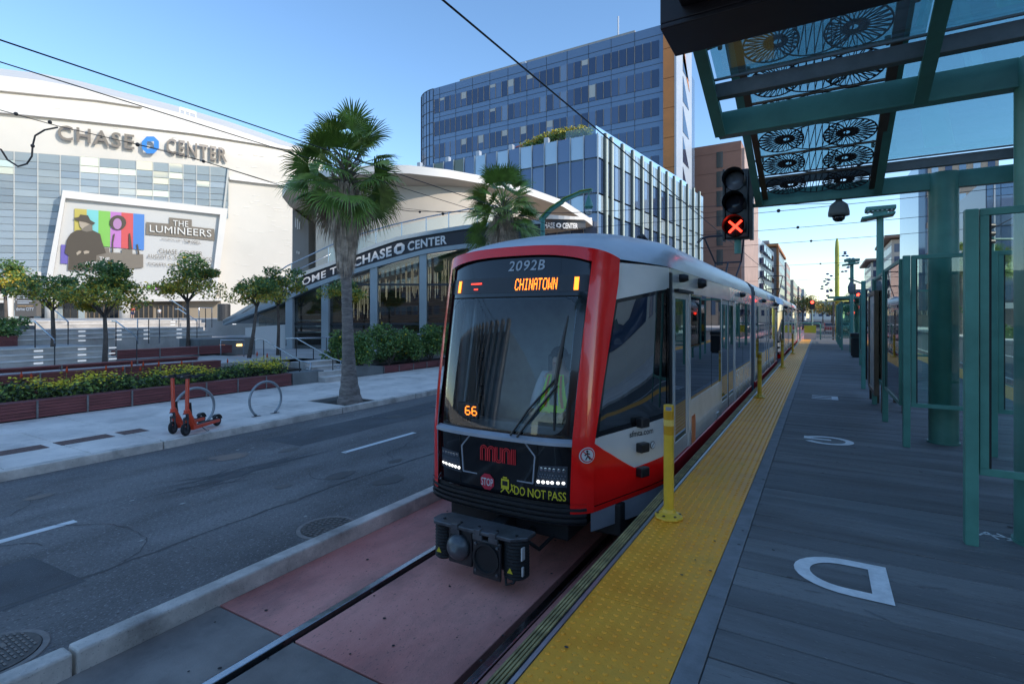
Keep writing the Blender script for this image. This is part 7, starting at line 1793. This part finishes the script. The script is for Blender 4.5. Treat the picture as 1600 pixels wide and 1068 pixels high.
# striped white building and orange framed building beyond
sb_ = thing('striped_building', 'white building with staggered dark window strips beyond the brown one', 'building', (-14, 150, 0))
m_ = MB(); m_.prism([(-24, 142, 0), (-13.2, 142, 0), (-12.2, 178, 0), (-24, 178, 0)], (0, 0, 22)); P('wall', m_, O_WHT, sb_); r2 = random.Random(2)
for fl in range(6):
    y = 143 + r2.uniform(0, 2)
    while y < 176:
        L = r2.uniform(2, 6); m_ = MB(); m_.box((-13.1, y, 3 + fl * 3.2), (-12.1 + .0, y + L, 4.4 + fl * 3.2)); P('window_strip', m_, O_WIN[0], sb_); y += L + r2.uniform(1, 3)
ofb = block('orange_framed_building', 'grey building with an orange edged roof slab in the distance', -20, -11.8, 182, 225, 24, B_GRY, (2.6, 3.6, 1.6, 2.4), O_WIN, side='fr')
m_ = MB(); m_.box((-21, 180, 24.2), (-11.2, 226, 25)); m_.box((-11.7, 181, 3), (-11.1, 183.5, 24.2)); P('orange_frame', m_, O_ORG, ofb)
m_ = MB(); m_.box((-20, 184, 25), (-14, 188, 26.6)); P('roof_unit', m_, B_GRY, ofb)
block('far_block', 'pale pink block farther down the left side of the street', -19, -11.5, 232, 262, 24, B_PNK, (3, 3.4, 1.5, 1.9), O_WIN, side='fr')
block('far_block', 'tan low block near the vanishing point on the left', -24, -11, 280, 330, 20, B_TAN, (3.6, 3.6, 2, 2), O_WIN, side='fr')
block('far_block', 'dull pink narrow block beyond the tan one', -22, -10.5, 340, 380, 20, B_PNK, (4, 4, 2, 2.2), O_WIN, side='fr')
block('far_block', 'grey block farthest down the left side', -22, -9.5, 400, 470, 21, B_GRY, (5, 4, 3, 2.2), O_WIN, side='fr')
# right-hand side beyond the cross street
R_GL = mat('bright blue curtain glass', (.1, .17, .27), .06, .35, spec=1.); R_GL2 = mat('paler blue curtain glass', (.16, .24, .34), .08, .35, spec=1.)
rb_ = thing('blue_glass_building', 'blue curtain wall building with white vertical strips seen through the shelter', 'building', (30, 96, 0))
m_ = MB(); m_.box((19.8, 96.3, 4.5), (62, 120, 21.6)); m_.box((24, 98, 0), (62, 120, 4.5)); P('wall', m_, mat('blue grey slab', (.12, .15, .2), .3, .2), rb_)
pr = {}
for i in range(16):
    for j in range(8):
        mm = rnd.choice([R_GL, R_GL, R_GL2, O_WIN[3]])
        if mm.name not in pr:
            m_ = MB(); m_.box((0, 96.15, 0), (1.42, 96.28, 1.95)); pr[mm.name] = P('glass_pane', m_, mm, rb_); pr[mm.name].location = (19.9 + i * 1.5, 0, 4.8 + j * 2.05)
        else: inst(pr[mm.name], loc=(19.9 + i * 1.5, 0, 4.8 + j * 2.05))
for k in range(7):
    m_ = MB(); m_.box((20.6 + k * 3.1, 95.9, 5.5 if k % 2 else 9), (20.75 + k * 3.1, 96.14, 21.4)); P('white_strip', m_, A_WHT2, rb_)
m_ = MB(); m_.box((19.8, 95.6, 3.6), (62, 98, 4.4)); P('white_ledge', m_, A_WHT2, rb_)
tb_ = block('tan_building', 'tan corner building with tall dark windows and roof letters beyond the shelter column', 21, 33, 150, 185, 38, B_TAN, (2.4, 7, 1.2, 5.6), [O_WIN[0], R_GL2, F_B], side='fl')
m_ = MB(); m_.box((19.5, 152, 4), (20.99, 185, 39)); P('blue_bay', m_, R_GL2, tb_)
block('cream_building', 'cream building with an overhanging roof slab behind the lamp post', 19.5, 30, 205, 240, 27, mat('cream render', (.5, .46, .4), .7), (3, 4, 1.6, 2.6), O_WIN, side='fl')
m_ = MB(); m_.box((17.6, 203, 27.5), (30, 240, 28.3)); tag(P('roof_slab', m_, mat('brown roof slab', (.25, .17, .13), .7)), 'brown overhanging roof slab of the cream building behind the lamp post', 'roof')
block('cream_building', 'smaller cream building farther along with flat brown roof', 18, 27, 262, 300, 25, MATS['cream render'], (3, 4, 1.6, 2.6), O_WIN, side='fl')
m_ = MB(); m_.box((16, 260, 25.5), (27, 300, 26.4)); tag(P('roof_slab', m_, MATS['brown roof slab']), 'flat brown roof slab of the smaller cream building farther along', 'roof')
block('far_block', 'grey low blocks near the vanishing point on the right', 14, 26, 330, 420, 17, B_GRY, (5, 4, 3, 2), O_WIN, side='fl')
# west-side row that shades the street (stands right of the view)
block('west_building', 'low grey building on the right side of the street behind the viewer', 27, 60, -66, -20, 11, B_GRY, (5.2, 4.2, 3.4, 2.4), O_WIN, side='l')
block('west_building', 'tall tan building on the right side of the street nearest the crossing, shading the platform', 27, 60, 0, 38.8, 28.5, mat('pale bounce front', (.62, .57, .5), .7, 0, .08, .3), (5.2, 4.2, 3.4, 2.4), O_WIN, side='l')  # unseen front made pale to bounce more light into the shaded street

# the street continues behind the viewer: mirrored in the tram windscreen
nb = thing('north_building', 'pale finned office block across the street behind the viewer', 'building', (-40, -52, 0)); m_ = MB(); m_.box((-95, -95, 0), (-37, -52, 24)); P('wall', m_, F_B, nb)
for k in range(21):
    m_ = MB(); m_.prism([(-94 + k * 2.75, -52, 3), (-93 + k * 2.75, -52, 3), (-92.4 + k * 2.75, -52, 26), (-93.4 + k * 2.75, -52, 26)], (0, 1.6, 0)); P('fin', m_, B_GRY, nb)
block('north_building', 'brick red office block behind the viewer on the right', 24, 60, -170, -74, 22, B_BRN, (5.2, 4.2, 3.4, 2.4), O_WIN, side='l')
block('north_building', 'tan block closing the street far behind the viewer', -60, 40, -240, -200, 16, B_TAN, (5.2, 4.2, 3.4, 2.4), O_WIN, side='')
# ================================================================== overhead wires
W_K = mat('black cable', (.012, .012, .014), .5)
def wire(name, pts, r, label, sag=0., n=14, extra=None, group='overhead wires'):
    t = thing(name, label, 'wire', tuple(pts[0]), group); m_ = MB(); out = []
    for a, b in zip(pts, pts[1:]):
        a, b = Vector(a), Vector(b)
        for k in range(n + (b is Vector(pts[-1]))): s_ = k / n; out.append(lerp(a, b, s_) - Vector((0, 0, 4 * sag * s_ * (1 - s_))))
    out.append(Vector(pts[-1])); m_.tube(out, r, 5); P('cable', m_, W_K, t)
    if extra:
        m_ = MB()
        for p, s_ in extra: m_.sphere(p, s_, 8, 6)
        P('insulator', m_, W_K, t, smooth=True)
    return t
wire('contact_wire', [(-2.95, -6, 5.32), (-2.95, 30, 5.32), (-2.85, 60, 5.32), (-2.8, 200, 5.4)], .011, 'trolley wire above the near track, crossing the tall office tower')
wire('contact_wire', [(4.95, -6, 5.4), (4.95, 60, 5.4), (5, 200, 5.4)], .011, 'trolley wire above the right hand track')
wire('trolley_wire', [(-9.5, -8, 6.15), (-9.5, 24, 6.2), (-9.4, 60, 6.2), (-9, 200, 6.2)], .012, 'upper of the two trolley wires above the road in front of the arena roof')
wire('trolley_wire', [(-9.5, -8, 5.9), (-9.6, 24, 5.85), (-9.4, 60, 5.9), (-9, 200, 5.9)], .009, 'lower of the two trolley wires above the road in front of the arena roof')
# span wire with fittings crossing the road from the left
S1 = [at(-60, 152, 16), at(0, 172, 16.5), at(90, 197, 17), at(215, 226, 18), at(318, 252, 18.6), at(480, 303, 19.5), at(640, 330, 20.5), at(880, 333, 22), at(1088, 323, 24), at(1300, 318, 27)]
S1 = [Vector((p.x, p.y, p.z)) for p in S1]
wire('span_wire', S1, .014, 'thick span wire with insulators crossing in front of the arena letters', 0, 2, [(S1[3], .07), (S1[4], .06), (at(78, 191, 16.9), .06), (at(25, 178, 16.6), .06), (at(656, 331, 20.6), .05), (at(692, 334, 20.9), .06)])
S2 = [at(90, 197, 17), at(150, 211, 17.4), at(280, 240, 18.3), at(420, 283, 19), at(600, 322, 20), at(700, 333, 21)]
wire('span_wire', S2, .008, 'thin span wire just above the thick one in front of the arena letters', 0, 2)
lp_ = [at(90, 199, 17), at(70, 203, 17), at(55, 212, 17), at(51, 228, 17), at(50, 244, 17), at(42, 256, 17), at(28, 260, 17), at(12, 250, 17), at(2, 234, 16.8), at(-30, 220, 16.6)]
wire('feeder_cable', lp_, .028, 'thick looping feeder cable hanging at the left edge of the view', 0, 3, [(lp_[3], .06)])
for k, (y, z, lab) in enumerate([(19.5, 6.05, 'nearest cross wire above the trams'), (24.5, 6.2, 'second cross wire above the trams'), (30, 6.3, 'third cross wire above the trams, with a small insulator'), (42, 6.2, 'fourth cross wire above the trams'), (56, 6.0, 'fifth cross wire above the trams'), (74, 6.0, 'sixth cross wire, far down the street'), (96, 6.0, 'seventh cross wire, farthest down the street')]):
    wire('span_wire', [(-11, y, z), (-2.9, y, z - .1), (5, y, z), (15, y, z + .25)], .009 + .0012 * k, lab, .02, 6, [((-1.2 + k * .4, y, z - .08), .06)])
# ================================================================== right-hand street furniture and greenery
hg = thing('hedge', 'clipped sunlit hedge across the right hand road', 'hedge', (24, 76, .15)); m_ = MB(); r_ = random.Random(21)
for k in range(56): leaves(m_, (14.9 + k * .55, 76 + r_.uniform(-.3, .3), .85), (.7, .7, .75), 90, .3, lambda p, q, rr: 0 if rr.random() < .3 else 1 if rr.random() < .6 else 2, r_, .4)
m_.box((14.6, 75.4, .15), (45, 76.6, 1.3), 1); P('foliage', m_, [LEAF_D, LEAF_M, mat('sunlit hedge green', (.16, .2, .03), .6)], hg)
def round_tree(x, y, h, rr_, label, seed, mats, n=1500, sz=.4):
    r_ = random.Random(seed); t = thing('street_tree', label, 'tree', (x, y, .1)); m_ = MB(); m_.tube([(x, y, 0), (x, y, h * .45), (x + .1, y, h * .8)], [.2, .14, .05], 8)
    for k in range(6): a = k * 1.05; m_.tube([(x, y, h * .42), (x + rr_ * .6 * math.cos(a), y + rr_ * .6 * math.sin(a), h * .7)], [.09, .03], 6)
    P('trunk', m_, BARK, t); m_ = MB()
    for k in range(14):
        c = (x + r_.uniform(-.6, .6) * rr_, y + r_.uniform(-.6, .6) * rr_, h * r_.uniform(.5, .92)); leaves(m_, c, (rr_ * .45, rr_ * .45, rr_ * .38), n // 14, sz, lambda p, q, r3: 0 if r3.random() < .35 else 1 if r3.random() < .6 else 2, r_, .2)
    P('crown', m_, mats, t)
round_tree(-4.2, 165, 8.5, 3.4, 'dark green street tree far down the left side of the street', 31, [LEAF_D, LEAF_M, LEAF_O])
round_tree(-2.4, 190, 9, 4, 'ochre street tree at the vanishing point', 32, [LEAF_D, LEAF_O, LEAF_Y])
round_tree(.8, 230, 8, 4, 'olive street tree farthest down the street', 33, [LEAF_M, LEAF_O, LEAF_Y])
round_tree(3.2, 205, 7, 3.6, 'low dark tree right of the vanishing point', 35, [LEAF_D, LEAF_M, LEAF_O])
round_tree(7.5, 180, 8, 4, 'broad tree behind the stacked red signals', 36, [LEAF_D, LEAF_M, LEAF_O])
round_tree(17, 92, 6.5, 3, 'bushy tree in front of the blue glass building', 34, [LEAF_D, LEAF_M, LEAF_Y])
for k, (u, d, lab) in enumerate([(1548, 62, 'sunlit yellow palm behind the green road sign'), (1502, 70, 'sunlit yellow palm left of the green road sign')]):
    q = at(u, 500, d); fan_palm((q.x, q.y, .1), lab, 2.45 + (495 - 372) / 820 * d, 2.6, 2.6, 60 + k, 44, .5, .3)
# cobra signal mast with the green road sign
q = at(1551, 500, 30); t = thing('sign_mast', 'dark green mast carrying a signal head and the green highway guide sign', 'signal mast', (q.x, q.y, 0)); rx = Vector((CP, SP, 0))
m_ = MB(); m_.cyl((q.x, q.y, 0), (q.x, q.y, 7.), .13, 12, .1); p = Vector((q.x, q.y, 6.9)); m_.cyl(p, p + rx * 3 - Vector((0, 0, .0)), .06, 8); P('mast', m_, TEAL, t)
hd = at(1538, 365, 30); m_ = MB(); m_.cbox(hd, (.5, .4, 1.5), Matrix((rx, FWD, Vector((0, 0, 1)))).transposed()); h_ = P('signal_head', m_, BLACK, t, bevel=.05)
m_ = MB()
for k in range(3): m_.lathe(hd + rx * .27 + Vector((0, 0, .45 - .45 * k)), [(.16, 0), (.16, .25)], 12, axis=rx)
m_.bar(hd, Vector((q.x, q.y, hd.z)), .06, .06); P('hood', m_, BLACK, h_)
s3 = lambda x, y, o=.1: at(1541 + x, 459 - y, 30 - o)
m_ = MB(); m_.prism([s3(0, 0), s3(27, -1), s3(27, 22), s3(0, 24)], FWD * .05); gs = P('guide_sign', m_, mat('highway sign green', (.01, .19, .12), .4), t)
m_ = MB(); put_text(m_, 'SOUTH', lambda x, y, z=0: s3(8 + x, 18.5 + y, .13), width=12, height=3.2, bold=.01); put_text(m_, '101', lambda x, y, z=0: s3(13.5 + x, 11 + y, .15), width=8, height=5, bold=.02, mi=1)
m_.add([s3(13 + 5 + 6 * math.cos(a), 13.4 + 4 * math.sin(a), .12) for a in [k * .52 for k in range(12)]], [tuple(range(12))], 0); m_.add([s3(5 + 3 * math.cos(a), 13.5 + 3.4 * math.sin(a), .12) for a in [k * .78 + .4 for k in range(8)]], [tuple(range(8))], 2)
put_text(m_, 'Bay Bridge', lambda x, y, z=0: s3(3 + x, 1.5 + y, .13), width=17, height=3.4, bold=.01); m_.bar(s3(21, 7, .13), s3(25, 7, .13), .02, .04); P('sign_lettering', m_, [INK_W, INK_K, mat('shield blue', (.05, .1, .4), .5)], gs)
h2 = at(1557, 483, 29.6); m_ = MB(); m_.cbox(h2, (.45, .4, 1.2), Matrix((rx, FWD, Vector((0, 0, 1)))).transposed()); P('signal_head', m_, BLACK, t, bevel=.05)
m_ = MB(); m_.lathe(h2 + rx * -.05 + FWD * -.21 + Vector((0, 0, -.35)), [(.13, 0), (.13, .05)], 12, axis=-FWD); P('green_lamp', m_, mat('green lamp', (.02, .3, .1), .4, emit=(.05, 1, .4), es=1.5), t)
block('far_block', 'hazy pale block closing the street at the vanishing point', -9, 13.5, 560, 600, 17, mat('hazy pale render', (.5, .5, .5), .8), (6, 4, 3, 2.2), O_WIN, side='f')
# parked cars, distant
CARW = [mat('car paint %d' % k, c, .3, .2, coat=.4) for k, c in enumerate([(.5, .5, .52), (.05, .055, .07), (.35, .05, .05), (.1, .14, .2)])]
def car_far(x, y, label, m, rz=0):
    t = thing('parked_car', label, 'car', (x, y, 0), 'distant cars'); W, L = .88, 2.15
    m_ = MB(); side = [(-L, .28), (-L, .78), (-L + .25, .92), (-.95, .98), (-.35, 1.45), (.95, 1.47), (1.6, .98), (L - .05, .9), (L, .3)]
    m_.prism([(x - W, y + a, b) for a, b in side], (2 * W, 0, 0)); P('body', m_, m, t, bevel=.06)
    m_ = MB()
    for sx in (-1, 1): m_.prism([(x + sx * (W + .01), y + a, b) for a, b in ((-.85, 1.0), (-.35, 1.38), (.9, 1.4), (1.4, 1.0))], (-.02 * sx, 0, 0))
    m_.prism([(x - W * .85, y - .93, 1.0), (x + W * .85, y - .93, 1.0), (x + W * .8, y - .4, 1.42), (x - W * .8, y - .4, 1.42)], (0, -.03, .02)); P('window', m_, D_GLASS, t)
    for sx in (-1, 1):
        for yy in (-1.35, 1.35):
            m_ = MB(); m_.lathe((x + sx * (W - .1), y + yy, .32), [(.32, -.1), (.32, .12), (.2, .13)], 14, axis=(sx, 0, 0)); P('wheel', m_, RUBBER, t)
    return t
for k, (x, y, lab) in enumerate([(-4.6, 96, 'small silver car in the left lane far beyond the platform'), (-2.2, 118, 'dark car near the vanishing point'), (1.4, 104, 'red car right of the ramp railing in the distance'), (-6.6, 132, 'blue grey car far down the street'), (3.6, 112, 'white car waiting behind the stacked red signals'), (-.6, 136, 'dark car directly below the red signal lamp')]): car_far(x, y, lab, CARW[k % 4])
# street lamps far away
for k, (x, y, lab) in enumerate([(-5.2, 68, 'slender grey pole left of the ramp railing'), (.9, 50, 'dark slim pole on the ramp right of the hoop railing')]):
    t = thing('pole', lab, 'pole', (x, y, 0)); m_ = MB(); m_.cyl((x, y, 0), (x, y, 5.2 if k == 0 else 3.6), .07, 8); P('shaft', m_, L_POST, t); m_ = MB(); m_.lathe((x, y, 5.2 if k == 0 else 3.6), [(.09, 0), (.05, .1)], 8); P('cap', m_, L_POST, t)
